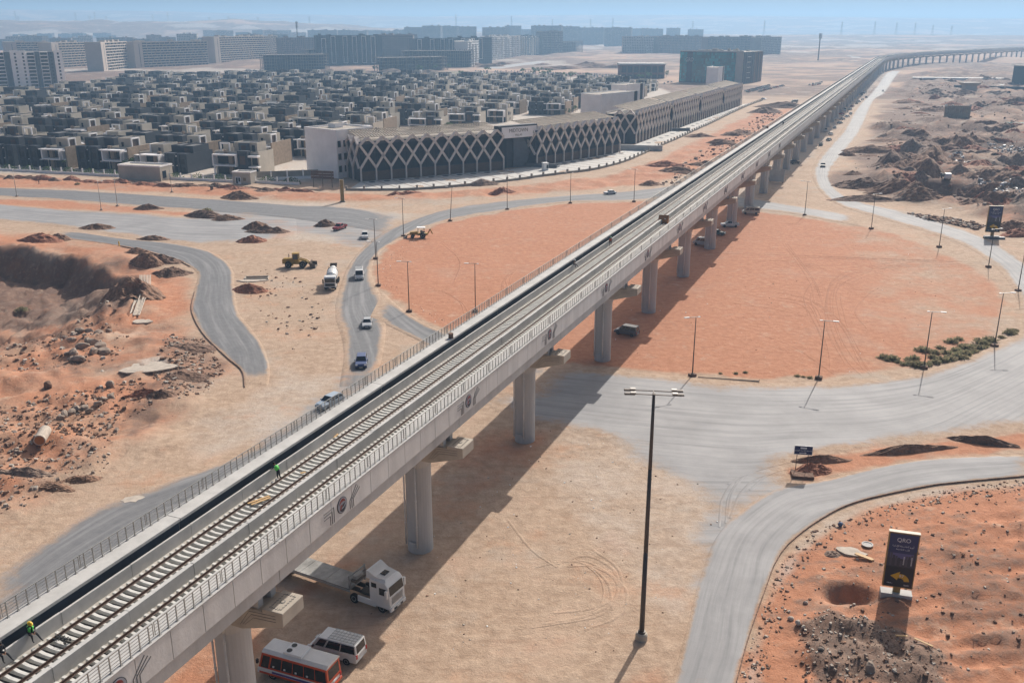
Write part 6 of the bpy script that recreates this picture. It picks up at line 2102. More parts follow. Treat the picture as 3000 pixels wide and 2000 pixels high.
# ================================================================ lamps
def lamp_mast(h):
    mb = MB()
    mb.cyl((0, 0, 0), (0, 0, h), .11, .06, 10, 'pole_brown')
    pole = mb.mesh('pole', smooth=True)
    f = MB().box(-.55, .55, -.45, .45, -.2, .45, 'dirt_dark').box(-.2, .2, -.2, .2, .45, .55, 'pole_brown').mesh('footing', bevel=.05, seg=1)
    arm = MB().beam((-.45, 0, h), (1.9, 0, h + .12), .08, .08, 'pole_grey').mesh('arm')
    hd = MB().box(1.2, 2.1, -.16, .16, h + .05, h + .18, 'white').mesh('lamp_head', bevel=.03, seg=1)
    hd2 = MB().box(-.75, -.35, -.14, .14, h - .05, h + .07, 'white').mesh('lamp_head', bevel=.03, seg=1)
    return pole, f, arm, hd, hd2
LMC = {}
LAMPS = [  # base, top, arm direction on the ground in photo terms, words
 ((1590, 864), (1598, 729), 200, 'on the near kerb of the red island, first right of the viaduct'),
 ((1880, 870), (1893, 737), -25, 'on the near kerb of the red island between two other lamps'),
 ((2122, 846), (2141, 716), -20, 'rising out of the dry shrubs on the red island'),
 ((2284, 796), (2306, 673), 0, 'right of the dry shrubs on the red island kerb'),
 ((2338, 669), (2350, 556), 10, 'at the right edge of the picture on the island kerb'),
 ((2270, 614), (2286, 527), 12, 'in front of the farther billboard on the ring road kerb'),
 ((2157, 568), (2166, 480), 15, 'on the far kerb of the red island, second from the link road'),
 ((2001, 526), (2008, 472), 15, 'on the far kerb of the red island, first from the link road'),
 ((1848, 495), (1857, 417), 160, 'standing beside the pale link road and the viaduct'),
 ((869, 657), (861, 498), 178, 'at the sharp west end of the red island beside the white van'),
 ((863, 595), (861, 530), 178, 'just behind the west-end lamp, beside pale rubble'),
 ((940, 716), (939, 601), 182, 'on the west kerb of the red island left of the viaduct'),
 ((1092, 716), (1098, 651), 182, 'on the red island rising behind the left railing'),
 ((927, 543), (925, 456), 180, 'on the kerb beside the tractor with white canopy'),
 ((1034, 508), (1027, 431), 165, 'leaning left on the north kerb of the red island'),
 ((1165, 482), (1168, 399), 170, 'on the north kerb of the red island below the name board'),
 ((1310, 467), (1310, 386), 175, 'on the north kerb of the red island before the second lattice wing'),
 ((1456, 464), (1456, 389), 180, 'on the north kerb beside the viaduct railing and the white saloon'),
]
for b_, t_, ad, words_ in LAMPS:
    p = on(*b_)
    a = ((t_[0]) * 3000 / 2352 - 1500) / FPX
    b2 = (1000 - t_[1] * 3000 / 2352) / FPX
    ry, rz_ = CP + b2 * SP, -SP + b2 * CP
    h = HC + rz_ * p.y / ry - p.z
    h = 9.6 if not 7.5 < h < 11 else round(h, 1)
    if h not in LMC:
        LMC[h] = lamp_mast(h)
    t = thing('street_lamp', 'brown street lamp ' + words_, 'street lamp', (p.x, p.y, p.z), R(ad))
    pole, f, arm, hd, hd2 = LMC[h]
    if words_.startswith('leaning'):
        t.rotation_euler = (R(4), R(-3), R(ad))
    link('pole', pole, t); link('footing', f, t)
    ao = link('arm', arm, t)
    link('lamp_head', hd, ao); link('lamp_head', hd2, ao)
# pale lamps with curved arm beside the north road
def curved():
    h = 9.2
    pole = MB().cyl((0, 0, 0), (0, 0, h), .1, .05, 10, 'pole_grey').cyl((0, 0, 0), (0, 0, .9), .22, .16, 10, 'pole_grey').mesh('pole', smooth=True)
    mb = MB()
    pts = [(0, 0, 8.0), (.35, 0, 8.7), (.8, 0, 9.0), (1.3, 0, 9.0)]
    for q0, q1 in zip(pts[:-1], pts[1:]):
        mb.beam(q0, q1, .06, .06, 'pole_grey')
    arm = mb.mesh('arm')
    hd = MB().box(1.1, 1.7, -.14, .14, 8.92, 9.05, 'white').mesh('lamp_head')
    ft = MB().box(-.4, .4, -.4, .4, -.2, .3, 'dirt_grey').mesh('footing', bevel=.05, seg=1)
    return pole, arm, hd, ft
CL = curved()
for b_, words_ in (((39, 452), 'nearest the left edge, between the two roads'), ((233, 484), 'left one of the pair between the two roads'), ((270, 474), 'right one of the pair between the two roads'), ((395, 442), 'in front of the store building in the estate wall')):
    p = on(*b_)
    t = thing('street_lamp', 'pale grey lamp with curved arm ' + words_, 'street lamp', p, R(-10))
    link('pole', CL[0], t)
    ao = link('arm', CL[1], t)
    link('lamp_head', CL[2], ao)
    link('footing', CL[3], t)
# tall four-headed mast in the foreground
p = g(1473, 1467)
hm_ = 23.9
ms = thing('lamp_mast', 'very tall dark lamp mast with four heads standing alone on the bare ground', 'lamp mast', p, R(-4))
for z0, z1, r0, r1 in ((0, 9, .24, .2), (9, 17, .2, .165), (17, hm_, .165, .125)):
    MB().cyl((0, 0, z0), (0, 0, z1), r0, r1, 16, 'pole_brown').build('pole_section', ms, smooth=True)
MB().lathe([(.55, -.3), (.55, .55), (.45, .7), (.3, .72)], 18, 'concrete_warm').build('footing', ms)
MB().lathe([(.34, .72), (.34, .9), (.26, .92)], 18, 'pole_brown').build('flange', ms)
for y, ex in ((-.32, 0), (.55, .1)):
    ar = MB().beam((-2.25, y, hm_ + .05), (2.25, y, hm_ - .05), .07, .07, 'pole_brown').build('cross_arm', ms)
    for s_ in (-1, 1):
        MB().box(s_ * 2.0 - .45, s_ * 2.0 + .45, y - .15, y + .15, hm_ - .04, hm_ + .12, 'pole_brown').build('lamp_head', ar, bevel=.05)
        MB().box(s_ * 1.7 - .22, s_ * 1.7 + .22, y - .17, y + .17, hm_ + .1, hm_ + .2, 'pole_grey').build('driver_box', ar)
MB().beam((0, -.32, hm_), (0, .55, hm_), .08, .08, 'pole_brown').build('yoke', ms)
# two old poles lying by the kerb
for (a, b_), lab in ((((1603, 868), (1742, 878)), 'old lamp pole lying on the kerb right of the nearest island lamp'),):
    A_, B_ = on(*a, .2), on(*b_, .2)
    t = thing('fallen_pole', lab, 'pole', (0, 0, 0))
    MB().cyl(A_, B_, .07, .11, 8, 'pole_brown').build('pole', t)
    MB().cyl(B_ + Vector((.05, -.1, -.3)), B_ + Vector((.05, -.1, .3)), .05, .05, 6, 'pole_brown').build('base_plate', t)

# ================================================================ boards and signs
mat('ad_blue', (.030, .035, .115), .45, 0)
mat('ad_dusk', (.105, .10, .24), .45, 0)
mat('ad_dark', (.022, .02, .026), .45, 0)
mat('ad_grey', (.07, .065, .09), .45, 0)
mat('ad_grey2', (.045, .04, .055), .45, 0)
mat('ad_white', (.66, .66, .68), .5, 0)
mat('ad_gold', (.50, .35, .14), .5, 0)
mat('ad_yellow', (.60, .36, .015), .5, 0)
mat('frame_gold', (.30, .19, .055), .5, .15, 1.5)
mat('frame_cream', (.50, .43, .34), .6, .1, 1.5)
def ad_board(label, pos, rz, w_, h, z0, far=False):
    t = thing('billboard', label, 'billboard', pos, rz)
    MB().box(-w_ / 2, w_ / 2, -.22, .22, z0, z0 + h, 'frame_gold').build('cabinet', t, bevel=.03)
    MB().box(-w_ / 2 - .02, w_ / 2 + .02, -.24, .24, z0 + h, z0 + h + .07, 'frame_cream').build('top_cap', t)
    MB().box(-.32, .32, -.2, .2, 0, z0, 'frame_gold').build('stem', t)
    MB().box(-w_ * .52, w_ * .52, -.55, .55, -.3, .42, 'concrete_light').build('plinth', t)
    pw, ph = w_ - .2, h - .2
    y = -.235
    f = MB()
    bands = [(0, .38, 'ad_dark'), (.38, .54, 'ad_grey2'), (.54, .64, 'ad_dusk'), (.64, .80, 'ad_blue'), (.80, 1, 'ad_blue')]
    for a, b_, m in bands:
        f.quad((-pw / 2, y, z0 + .1 + a * ph), (pw / 2, y, z0 + .1 + a * ph), (pw / 2, y, z0 + .1 + b_ * ph), (-pw / 2, y, z0 + .1 + b_ * ph), m)
    face = f.build('poster', t, fix=False)
    rg = random.Random(3)
    tw_ = MB()
    for k in range(11):
        xa = -pw / 2 + k * pw / 11
        edge = abs(k - 5) / 5
        hh = (.12 + .14 * edge + rg.uniform(-.02, .03)) * ph
        zb = z0 + .1 + .40 * ph
        tw_.quad((xa + .02, y - .002, zb), (xa + pw / 11 - .02, y - .002, zb), (xa + pw / 11 - .02, y - .002, zb + hh), (xa + .02, y - .002, zb + hh), 'ad_grey' if k % 2 else 'ad_grey2')
    tw_.build('poster_skyline', face, fix=False)
    lw_ = MB()
    for k in (6, 9):
        for j in range(9):
            xa, zb = -pw / 2 + (k + .25) * pw / 11, z0 + .1 + (.43 + j * .018) * ph
            lw_.quad((xa, y - .004, zb), (xa + pw / 22, y - .004, zb), (xa + pw / 22, y - .004, zb + .009 * ph), (xa, y - .004, zb + .009 * ph), 'ad_white')
    lw_.build('poster_windows', face, fix=False)
    u = w_ / 2.9
    zt = lambda f_: z0 + .1 + f_ * ph
    sign_text('QRO', .62 * u, 'ad_white', face, (0, y - .003, zt(.885)), depth=.002, squeeze=.95)
    sign_text('\uFE93\uFEF3\uFEAD\uFE8D\uFEA9\uFE87\uFEDF\uFE8D \uFE94\uFEE4\uFEBB\uFE8E\uFECC\uFEDF\uFE8D \uFEED\uFEAD\uFEED\uFE83', .26 * u, 'ad_white', face, (0, y - .003, zt(.775)), depth=.002)
    sign_text('\uFE94\uFEE4\uFEBB\uFE8E\uFECC\uFEDF\uFE8D \uFE90\uFEE0\uFED7', .24 * u, 'ad_white', face, (0, y - .003, zt(.715)), depth=.002)
    # yellow turn arrow
    ar = MB()
    cx, cz, r0, r1 = .12 * u, zt(.10), .42 * u, .92 * u
    n = 10
    for k in range(n):
        a0, a1 = R(8 + k * 100 / n), R(8 + (k + 1) * 100 / n)
        ar.quad((cx + r0 * math.cos(a0), y - .005, cz + r0 * math.sin(a0)), (cx + r1 * math.cos(a0), y - .005, cz + r1 * math.sin(a0)), (cx + r1 * math.cos(a1), y - .005, cz + r1 * math.sin(a1)), (cx + r0 * math.cos(a1), y - .005, cz + r0 * math.sin(a1)), 'ad_yellow')
    ar.add([(cx - .05 * u, y - .006, cz + 1.16 * u), (cx - .95 * u, y - .006, cz + .62 * u), (cx - .25 * u, y - .006, cz + .16 * u)], [(0, 2, 1)], 'ad_yellow')
    ar.build('poster_arrow', face, fix=False)
    sign_text('R7', .40 * u, 'ad_white', face, (cx + .12 * u, y - .012, cz + .66 * u), depth=.002)
    sign_text('16661', .24 * u, 'ad_white', face, (pw * .30, y - .006, zt(.045)), depth=.002)
    sign_text('198-B  |', .17 * u, 'ad_white', face, (-pw * .30, y - .006, zt(.06)), depth=.002)
    return t
p = on(2057, 1366)
ad_board('tall advertising board with a yellow turn arrow standing in the red field', p, R(-16), 2.75, 5.9, 1.0)
p = on(2277, 545)
ad_board('farther tall advertising board with yellow arrow beside the ring road on the right', p, R(-6), 3.6, 6.9, 1.4)
MB().box(-2.6, 2.6, -2.4, -1.2, -.6, .5, 'slate_light').build('wall_base', bpy.data.objects['billboard.001'])
p = on(1840, 1084)
sg = thing('direction_sign', 'small dark blue road sign with white Arabic words and arrow on two posts', 'road sign', p, R(-9))
mat('sign_blue', (.012, .018, .085), .45, 0)
pl_ = MB().box(-1.05, 1.05, -.04, .04, 2.45, 3.55, 'sign_blue').build('sign_plate', sg)
MB().box(-1.1, 1.1, -.03, .03, 2.4, 2.45, 'ad_white').box(-1.1, 1.1, -.03, .03, 3.55, 3.6, 'ad_white').box(-1.1, -1.05, -.03, .03, 2.45, 3.55, 'ad_white').box(1.05, 1.1, -.03, .03, 2.45, 3.55, 'ad_white').build('sign_border', pl_)
for x in (-.7, .65):
    MB().beam((x, .06, 0), (x, .06, 3.4), .07, .07, 'pole_brown').build('post', sg)
sign_text('\uFE93\uFEAA\uFEF3\uFEAA\uFEA0\uFEDF\uFE8D \uFE94\uFEF3\uFEAD\uFE8D\uFEA9\uFE87\uFEDF\uFE8D \uFE94\uFEE4\uFEBB\uFE8E\uFECC\uFEDF\uFE8D', .25, 'ad_white', pl_, (0, -.05, 2.98), depth=.004)
MB().box(-.38, .38, -.052, -.042, 3.2, 3.42, 'ad_white').build('sign_box', pl_)
MB().box(-.45, .22, -.052, -.042, 2.6, 2.68, 'ad_white').add([(.2, -.05, 2.52), (.42, -.05, 2.64), (.2, -.05, 2.76)], [(0, 1, 2)], 'ad_white').build('sign_arrow', pl_, fix=False)
pit = MB().box(-1.3, 1.3, -1.9, -.1, -.05, .35, 'dirt_dark').build('footing', sg)
p = on(787, 464)
pyl = thing('pylon_sign', 'tall narrow brown and cream sign pylon at the road junction', 'pylon sign', p, R(8))
MB().box(-.55, .55, -.3, .3, 0, 7.0, 'frame_gold').build('core', pyl)
MB().box(-.62, -.5, -.36, .36, 0, 7.2, 'frame_cream').box(.5, .62, -.36, .36, 0, 7.2, 'frame_cream').build('side_panel', pyl)
MB().box(-.9, .9, -.6, .6, -.1, .3, 'concrete_warm').build('plinth', pyl)
p = on(1783, 420)
bb = thing('blank_board', 'blank pale board on posts at the edge of the viaduct shade', 'board', p, R(-24))
MB().box(-2.6, 2.6, -.08, .08, .5, 4.6, 'concrete_light').build('panel', bb)
for x in (-2.2, 2.2):
    MB().beam((x, .15, -.2), (x, .15, 4.4), .14, .14, 'steel_worn').build('post', bb)
# rusty billboard frame by the white block
p = on(742, 430)
rf_ = thing('empty_frame', 'rusty empty sign frame in front of the tall white block', 'sign frame', p, R(-12))
for x in (-3.4, 0, 3.4):
    MB().beam((x, 0, -.3), (x, 0, 5.6), .22, .22, 'steel_worn').build('post', rf_)
for k in range(3):
    MB().box(-4.2, 4.2, -.06, .06, 2.9 + k * .95, 3.75 + k * .95, 'brown_panel').build('board', rf_)

# ================================================================ far masts
def lattice_tower(name, label, cat, p, h, w_, arms, group=None, me={}):
    key = (h, arms)
    if key not in me:
        mb = MB()
        for sx in (-1, 1):
            for sy in (-1, 1):
                mb.beam((sx * w_, sy * w_, -2), (sx * w_ * .12, sy * w_ * .12, h), w_ * .16, w_ * .16, 'pole_grey')
        n = 9
        for k in range(n):
            z0, z1 = h * k / n, h * (k + 1) / n
            f0, f1 = 1 - .88 * k / n, 1 - .88 * (k + 1) / n
            for sy in (-1, 1):
                mb.beam((-w_ * f0, sy * w_ * f0, z0), (w_ * f1, sy * w_ * f1, z1), w_ * .09, w_ * .09, 'pole_grey')
        for k in range(arms):
            z = h * (.68 + .13 * k)
            mb.beam((-w_ * 1.9, 0, z), (w_ * 1.9, 0, z), w_ * .16, w_ * .2, 'pole_grey')
        me[key] = mb.mesh(name)
    o = link(name, me[key], None, p, R(20))
    return tag(o, label, cat, group)
for i, (x, yb, yt) in enumerate(((33, 56, 24), (41, 54, 37), (172, 55, 29), (205, 53, 39), (216, 54, 26), (243, 53, 36), (350, 55, 34), (384, 54, 27), (480, 56, 40), (524, 55, 36), (592, 56, 38), (710, 56, 36), (1047, 57, 34), (1175, 58, 37), (1269, 58, 43), (1357, 58, 44), (1408, 60, 42), (1592, 62, 47), (1757, 78, 46), (1935, 80, 50), (2011, 78, 50), (2061, 82, 50), (2104, 83, 51), (2144, 80, 57), (2187, 88, 60))):
    Dk = 4600.0 if x < 1600 else 4300.0
    a = (x * 3000 / 2352 - 1500) / FPX
    b2 = (1000 - yt * 3000 / 2352) / FPX
    ry, rz_ = CP + b2 * SP, -SP + b2 * CP
    px = a * Dk / ry
    zg = gz(px, Dk)
    h = round((HC + rz_ * Dk / ry - zg) / 6) * 6
    lattice_tower('power_pylon', 'hazy power line pylon far off before the hills', 'pylon', (px, Dk, zg - 1), max(30, h), 4.2, 3, 'hazy power line pylons before the hills')
def telecom(label, base, yt):
    p = on(*base)
    b2 = (1000 - yt * 3000 / 2352) / FPX
    ry, rz_ = CP + b2 * SP, -SP + b2 * CP
    h = HC + rz_ * p.y / ry - p.z
    t = thing('telecom_mast', label, 'mast', p)
    MB().cyl((0, 0, -1), (0, 0, h), 1.1, .8, 8, 'pole_brown').build('shaft', t)
    an = MB()
    for z in (h * .82, h * .92):
        for k in range(3):
            a = k * 2.09
            an.box(math.cos(a) * 2 - .5, math.cos(a) * 2 + .5, math.sin(a) * 2 - .5, math.sin(a) * 2 + .5, z, z + 4.5, 'pole_grey')
    an.build('antenna', t)
telecom('brown telecom mast above the far construction site right of the blocks', (1879, 138), 79)
telecom('dark telecom mast sticking up behind the slab row', (686, 128), 50)

# ================================================================ things lying on the railway deck
def deck(sx, sy, z=16.9):
    return g(sx * 2352 / 3000, sy * 2352 / 3000, z)
p = deck(1321, 990, 18.05)
dm = MB().lathe([(.28, 0), (.3, .05), (.28, .3), (.3, .55), (.28, .6)], 16, 'dirt_dark').build('drum')
dm.location = p
tag(dm, 'dark drum standing on the left concrete ledge', 'drum')
mat('box_orange', (.33, .14, .05), .7, .25, 1.5)
p = deck(1944, 655, 16.5)
bx = thing('toolbox', 'rust orange hooded box standing between the tracks of the viaduct', 'box', p, VROT + R(5))
MB().box(-.9, .9, -.75, .75, 0, 1.0, 'box_orange').build('case', bx, bevel=.03)
MB().add([(-.95, -.8, 1.0), (.95, -.8, 1.0), (.95, .8, 1.0), (-.95, .8, 1.0), (-.95, 0, 1.7), (.95, 0, 1.7)], [(0, 1, 5, 4), (2, 3, 4, 5), (0, 4, 3), (1, 2, 5)], 'box_orange').build('hood', bx)
MB().box(.2, .5, -.81, .81, 1.05, 1.12, 'white').build('strap', bx)
for sx, sy, lab in ((2247, 376, 'small brown box on the left ledge beside the far railing'), (2394, 280, 'dark small box far along the left ledge')):
    p = deck(sx, sy, 18.05)
    o = MB().box(-.5, .5, -.5, .5, 0, .9, 'box_orange').build('crate', bevel=.03)
    o.location = p
    o.rotation_euler = (0, 0, VROT)
    tag(o, lab, 'box')
mat('timber', (.50, .32, .15), .7, .15, 3)
for i, (sx, sy, rz, L) in enumerate(((758, 1464, 8, 1.9), (765, 1468, 9, 1.7), (985, 1277, 75, .8), (888, 1385, 30, .45))):
    p = deck(sx, sy, 16.74 if i != 2 else 16.5)
    o = MB().box(-L / 2, L / 2, -.1, .1, 0, .06, 'timber').build('plank')
    o.location = p + Vector((0, 0, .004 * i))
    o.rotation_euler = (0, 0, R(35 + rz) if i < 2 else R(rz))
    tag(o, ('longer orange plank lying across the left track', 'shorter orange plank beside the longer one on the left track', 'small pale plank leaning beside the left rail', 'short block of wood lying on a sleeper')[i], 'plank')
# black tripod-like gear on the near sleepers
p = deck(182, 1876, 16.72)
gr = thing('survey_gear', 'small black wheeled gear lying on the sleepers near the seated worker', 'equipment', p, VROT)
for x in (-.3, 0, .3):
    MB().beam((x, -.25, .2), (x, .25, .2), .05, .05, 'black_trim').build('crossbar', gr)
MB().beam((-.5, 0, .22), (.5, 0, .22), .08, .06, 'black_trim').build('spine', gr)
for x in (-.45, .45):
    for y in (-.2, .2):
        MB().cyl((x, y - .03, .1), (x, y + .03, .1), .1, .1, 10, 'black_trim').build('wheel', gr)
# the pier-top clutter: orange smear of rust on the wall
# ================================================================ people
mat('skin', (.22, .115, .07), .6, 0)
mat('cloth_dark', (.022, .022, .028), .85, .2, 4)
mat('cloth_navy', (.03, .035, .07), .85, .2, 4)
mat('cloth_brown', (.14, .075, .05), .85, .2, 4)
mat('vest_green', (.12, .62, .10), .6, .1, 4)
mat('vest_orange', (.60, .14, .05), .6, .1, 4)
mat('helmet_yellow', (.62, .40, .02), .35, 0)
mat('helmet_white', (.65, .66, .66), .35, 0)
mat('helmet_green', (.04, .30, .16), .35, 0)
mat('hair', (.012, .01, .009), .8, 0)
def body_mesh(J, top, legs, hands=True):
    """one continuous skinned body; J holds joints in metres, facing -y"""
    V, E, Rr = [], [], []
    def v(p, r):
        V.append(tuple(p)); Rr.append(r); return len(V) - 1
    def e(a, b): E.append((a, b))
    pel = v(J['pelvis'], .145)
    P = {k: Vector(q) for k, q in J.items()}
    mid = v(P['pelvis'].lerp(P['neck'], .45), .14)
    che = v(P['pelvis'].lerp(P['neck'], .8), .165)
    nk = v(P['neck'], .058)
    e(pel, mid); e(mid, che); e(che, nk)
    hd = v(P['head'], .098)
    jaw = v(P['neck'].lerp(P['head'], .55) + P['face'] * .02, .075)
    crown = v(P['head'] + (P['head'] - P['neck']).normalized() * .07, .08)
    e(nk, jaw); e(jaw, hd); e(hd, crown)
    nose = v(P['head'] + P['face'] * .115 - Vector((0, 0, .01)), .014)
    e(hd, nose)
    for s_ in 'LR':
        sh = v(P['shoulder' + s_], .068); e(che, sh)
        el = v(P['elbow' + s_], .045); e(sh, el)
        wr = v(P['wrist' + s_], .03); e(el, wr)
        d = (P['wrist' + s_] - P['elbow' + s_]).normalized()
        pm = v(P['wrist' + s_] + d * .06, .034); e(wr, pm)
        if hands:
            sd = d.cross(Vector((0, 0, 1)))
            sd = sd.normalized() if sd.length > .1 else Vector((1, 0, 0))
            for k, (off, ln) in enumerate(((-.028, .065), (-.010, .08), (.010, .075), (.028, .055))):
                a_ = v(P['wrist' + s_] + d * .10 + sd * off, .0105); e(pm, a_)
                b_ = v(P['wrist' + s_] + d * (.10 + ln * .55) + sd * off - Vector((0, 0, .012)), .009); e(a_, b_)
                c_ = v(P['wrist' + s_] + d * (.10 + ln) + sd * off - Vector((0, 0, .03)), .008); e(b_, c_)
            th = v(P['wrist' + s_] + d * .065 + sd * .05, .0105); e(pm, th)
        hp = v(P['hip' + s_], .1); e(pel, hp)
        kn = v(P['knee' + s_], .066); e(hp, kn)
        an = v(P['ankle' + s_], .045); e(kn, an)
        ff = P['toe' + s_] - P['ankle' + s_]
        to = v(P['toe' + s_], .04); e(an, to)
    me = bpy.data.meshes.new('person')
    me.from_pydata(V, E, [])
    o = bpy.data.objects.new('person_tmp', me)
    COL.objects.link(o)
    md = o.modifiers.new('skin', 'SKIN')
    for i, sv in enumerate(me.skin_vertices[0].data):
        sv.radius = (Rr[i], Rr[i])
        sv.use_root = i == 0
    o.modifiers.new('sub', 'SUBSURF').levels = 1
    dg = bpy.context.evaluated_depsgraph_get()
    out = bpy.data.meshes.new_from_object(o.evaluated_get(dg))
    bpy.data.objects.remove(o)
    out.name = 'person'
    out.materials.clear()
    for m in (top, legs, 'skin', 'black_trim'):
        out.materials.append(MATS[m])
    hipz = Vector(J['pelvis'])
    wl, wr_ = P['wristL'], P['wristR']
    for f in out.polygons:
        c = f.center
        if c.z > P['neck'].z + .03 and (c - P['head']).length < .24:
            f.material_index = 2
        elif min(min((c - (P['wrist' + s_] + (P['wrist' + s_] - P['elbow' + s_]).normalized() * t)).length for t in (.03, .08, .13, .17)) for s_ in 'LR') < .048:
            f.material_index = 2
        elif min((c - P['toeL']).length, (c - P['toeR']).length, (c - P['ankleL']).length, (c - P['ankleR']).length) < .11:
            f.material_index = 3
        else:
            dl = min([(c - (P['hip' + s_].lerp(P['knee' + s_], t))).length for s_ in 'LR' for t in (0, .3, .6, 1)] + [(c - (P['knee' + s_].lerp(P['ankle' + s_], t))).length for s_ in 'LR' for t in (.3, .6)])
            dt = min((c - P['pelvis'].lerp(P['neck'], t)).length for t in (.25, .5, .8, 1)) * .85
            da = min((c - P['shoulder' + s_].lerp(P['elbow' + s_], t)).length for s_ in 'LR' for t in (0, .5, 1))
            da = min([da] + [(c - P['elbow' + s_].lerp(P['wrist' + s_], t)).length for s_ in 'LR' for t in (.3, .6)])
            f.material_index = 1 if dl < min(dt, da) else 0
    out.polygons.foreach_set('use_smooth', [True] * len(out.polygons))
    return out
def joints(kind):
    B = dict(face=(0, -1, 0))
    if kind == 'sit':
        B.update(pelvis=(0, 0, .52), neck=(0, -.10, 1.04), head=(0, -.17, 1.19), shoulderL=(.19, -.08, .97), shoulderR=(-.19, -.08, .97), elbowL=(.25, -.14, .70), elbowR=(-.25, -.14, .70), wristL=(.10, -.36, .62), wristR=(-.10, -.36, .62), hipL=(.1, -.04, .5), hipR=(-.1, -.04, .5), kneeL=(.16, -.42, .52), kneeR=(-.14, -.40, .5), ankleL=(.28, -.62, .12), ankleR=(-.10, -.34, .09), toeL=(.32, -.78, .05), toeR=(-.12, -.52, .04))
    elif kind == 'lean':
        B.update(pelvis=(0, .02, .93), neck=(0, -.26, 1.38), head=(0, -.36, 1.50), shoulderL=(.19, -.24, 1.31), shoulderR=(-.19, -.24, 1.31), elbowL=(.23, -.45, 1.10), elbowR=(-.23, -.45, 1.10), wristL=(.14, -.62, 1.02), wristR=(-.14, -.62, 1.02), hipL=(.09, .02, .9), hipR=(-.09, .02, .9), kneeL=(.1, -.02, .5), kneeR=(-.1, .04, .5), ankleL=(.1, .1, .09), ankleR=(-.1, .2, .09), toeL=(.12, -.1, .04), toeR=(-.12, 0, .04))
    elif kind == 'walk':
        B.update(pelvis=(0, 0, .92), neck=(0, -.06, 1.45), head=(0, -.1, 1.62), shoulderL=(.19, -.03, 1.38), shoulderR=(-.19, -.03, 1.38), elbowL=(.25, .12, 1.12), elbowR=(-.25, -.16, 1.12), wristL=(.22, .02, .9), wristR=(-.2, -.36, .98), hipL=(.09, 0, .88), hipR=(-.09, 0, .88), kneeL=(.1, -.2, .5), kneeR=(-.1, .02, .48), ankleL=(.1, -.24, .09), ankleR=(-.1, .34, .14), toeL=(.11, -.42, .05), toeR=(-.11, .2, .05))
    else:
        B.update(pelvis=(0, 0, .95), neck=(0, -.02, 1.47), head=(0, -.05, 1.64), shoulderL=(.2, 0, 1.4), shoulderR=(-.2, 0, 1.4), elbowL=(.27, .04, 1.12), elbowR=(-.27, .04, 1.12), wristL=(.24, -.14, .92), wristR=(-.24, -.1, .9), hipL=(.1, 0, .91), hipR=(-.1, 0, .91), kneeL=(.12, -.03, .5), kneeR=(-.12, -.02, .5), ankleL=(.13, .02, .09), ankleR=(-.13, .02, .09), toeL=(.16, -.17, .04), toeR=(-.16, -.17, .04))
    return {k: Vector(v) for k, v in B.items()}
def person(label, kind, pos, rz, top, legs, vest=None, helmet=None):
    J = joints(kind)
    o = link('person', body_mesh(J, top, legs), None, pos, rz)
    tag(o, label, 'person')
    up = (J['head'] - J['neck']).normalized()
    if vest:
        # vest: a shell round the torso, open at the front
        a, b = J['pelvis'].lerp(J['neck'], .12), J['pelvis'].lerp(J['neck'], .93)
        ax = (b - a).normalized()
        xs = Vector((1, 0, 0)); ys = ax.cross(xs)
        mb = MB()
        n = 18
        vs = []
        for t, rx, ry in ((0, .20, .165), (.45, .205, .17), (.85, .215, .18), (1.0, .15, .12)):
            for k in range(n + 1):
                an = R(14 + k * (332) / n) + math.pi * 1.5
                vs.append(tuple(a + (b - a) * t + xs * math.cos(an) * rx + ys * math.sin(an) * ry * (1 if True else 1)))
        fs = []
        for j in range(3):
            for k in range(n):
                fs.append((j * (n + 1) + k, j * (n + 1) + k + 1, (j + 1) * (n + 1) + k + 1, (j + 1) * (n + 1) + k))
        mb.add(vs, fs, vest)
        vo = mb.build('vest', o, smooth=True, fix=False)
        md = vo.modifiers.new('thick', 'SOLIDIFY'); md.thickness = .012
    c = J['head'] + up * .03
    if helmet:
        mb = MB()
        vs, fs, n = [], [], 16
        xs = Vector((1, 0, 0)); ys = up.cross(xs)
        for j in range(5):
            ph = j / 4 * math.pi / 2
            for k in range(n):
                an = 2 * math.pi * k / n
                vs.append(tuple(c + (xs * math.cos(an) * .128 + ys * math.sin(an) * .15) * math.cos(ph * .98) + up * .13 * math.sin(ph)))
        for j in range(4):
            for k in range(n):
                fs.append((j * n + k, j * n + (k + 1) % n, (j + 1) * n + (k + 1) % n, (j + 1) * n + k))
        fs.append(tuple(4 * n + k for k in range(n)))
        brim = len(vs)
        for k in range(n):
            an = 2 * math.pi * k / n
            vs.append(tuple(c + xs * math.cos(an) * .15 + ys * math.sin(an) * .20 - up * .005))
        for k in range(n):
            fs.append((k, brim + k, brim + (k + 1) % n, (k + 1) % n))
        mb.add(vs, fs, helmet)
        mb.build('helmet', o, smooth=True)
    else:
        mb = MB().lathe([(.1, -.02), (.108, .04), (.08, .10), (.02, .125)], 14, 'hair', c=tuple(c - J['face'] * .02))
        mb.build('hair', o, smooth=True)
    f = J['face']
    ey = MB()
    for s_ in (-1, 1):
        q = J['head'] + f * .098 + Vector((s_ * .035, 0, .015))
        ey.box(q.x - .012, q.x + .012, q.y - .008, q.y + .008, q.z - .007, q.z + .007, 'black_trim')
    ey.build('eyes', o)
    return o
def wall_seat(sx, sy):
    p = deck(sx, sy, 16.4)
    return p
VF_ = VROT
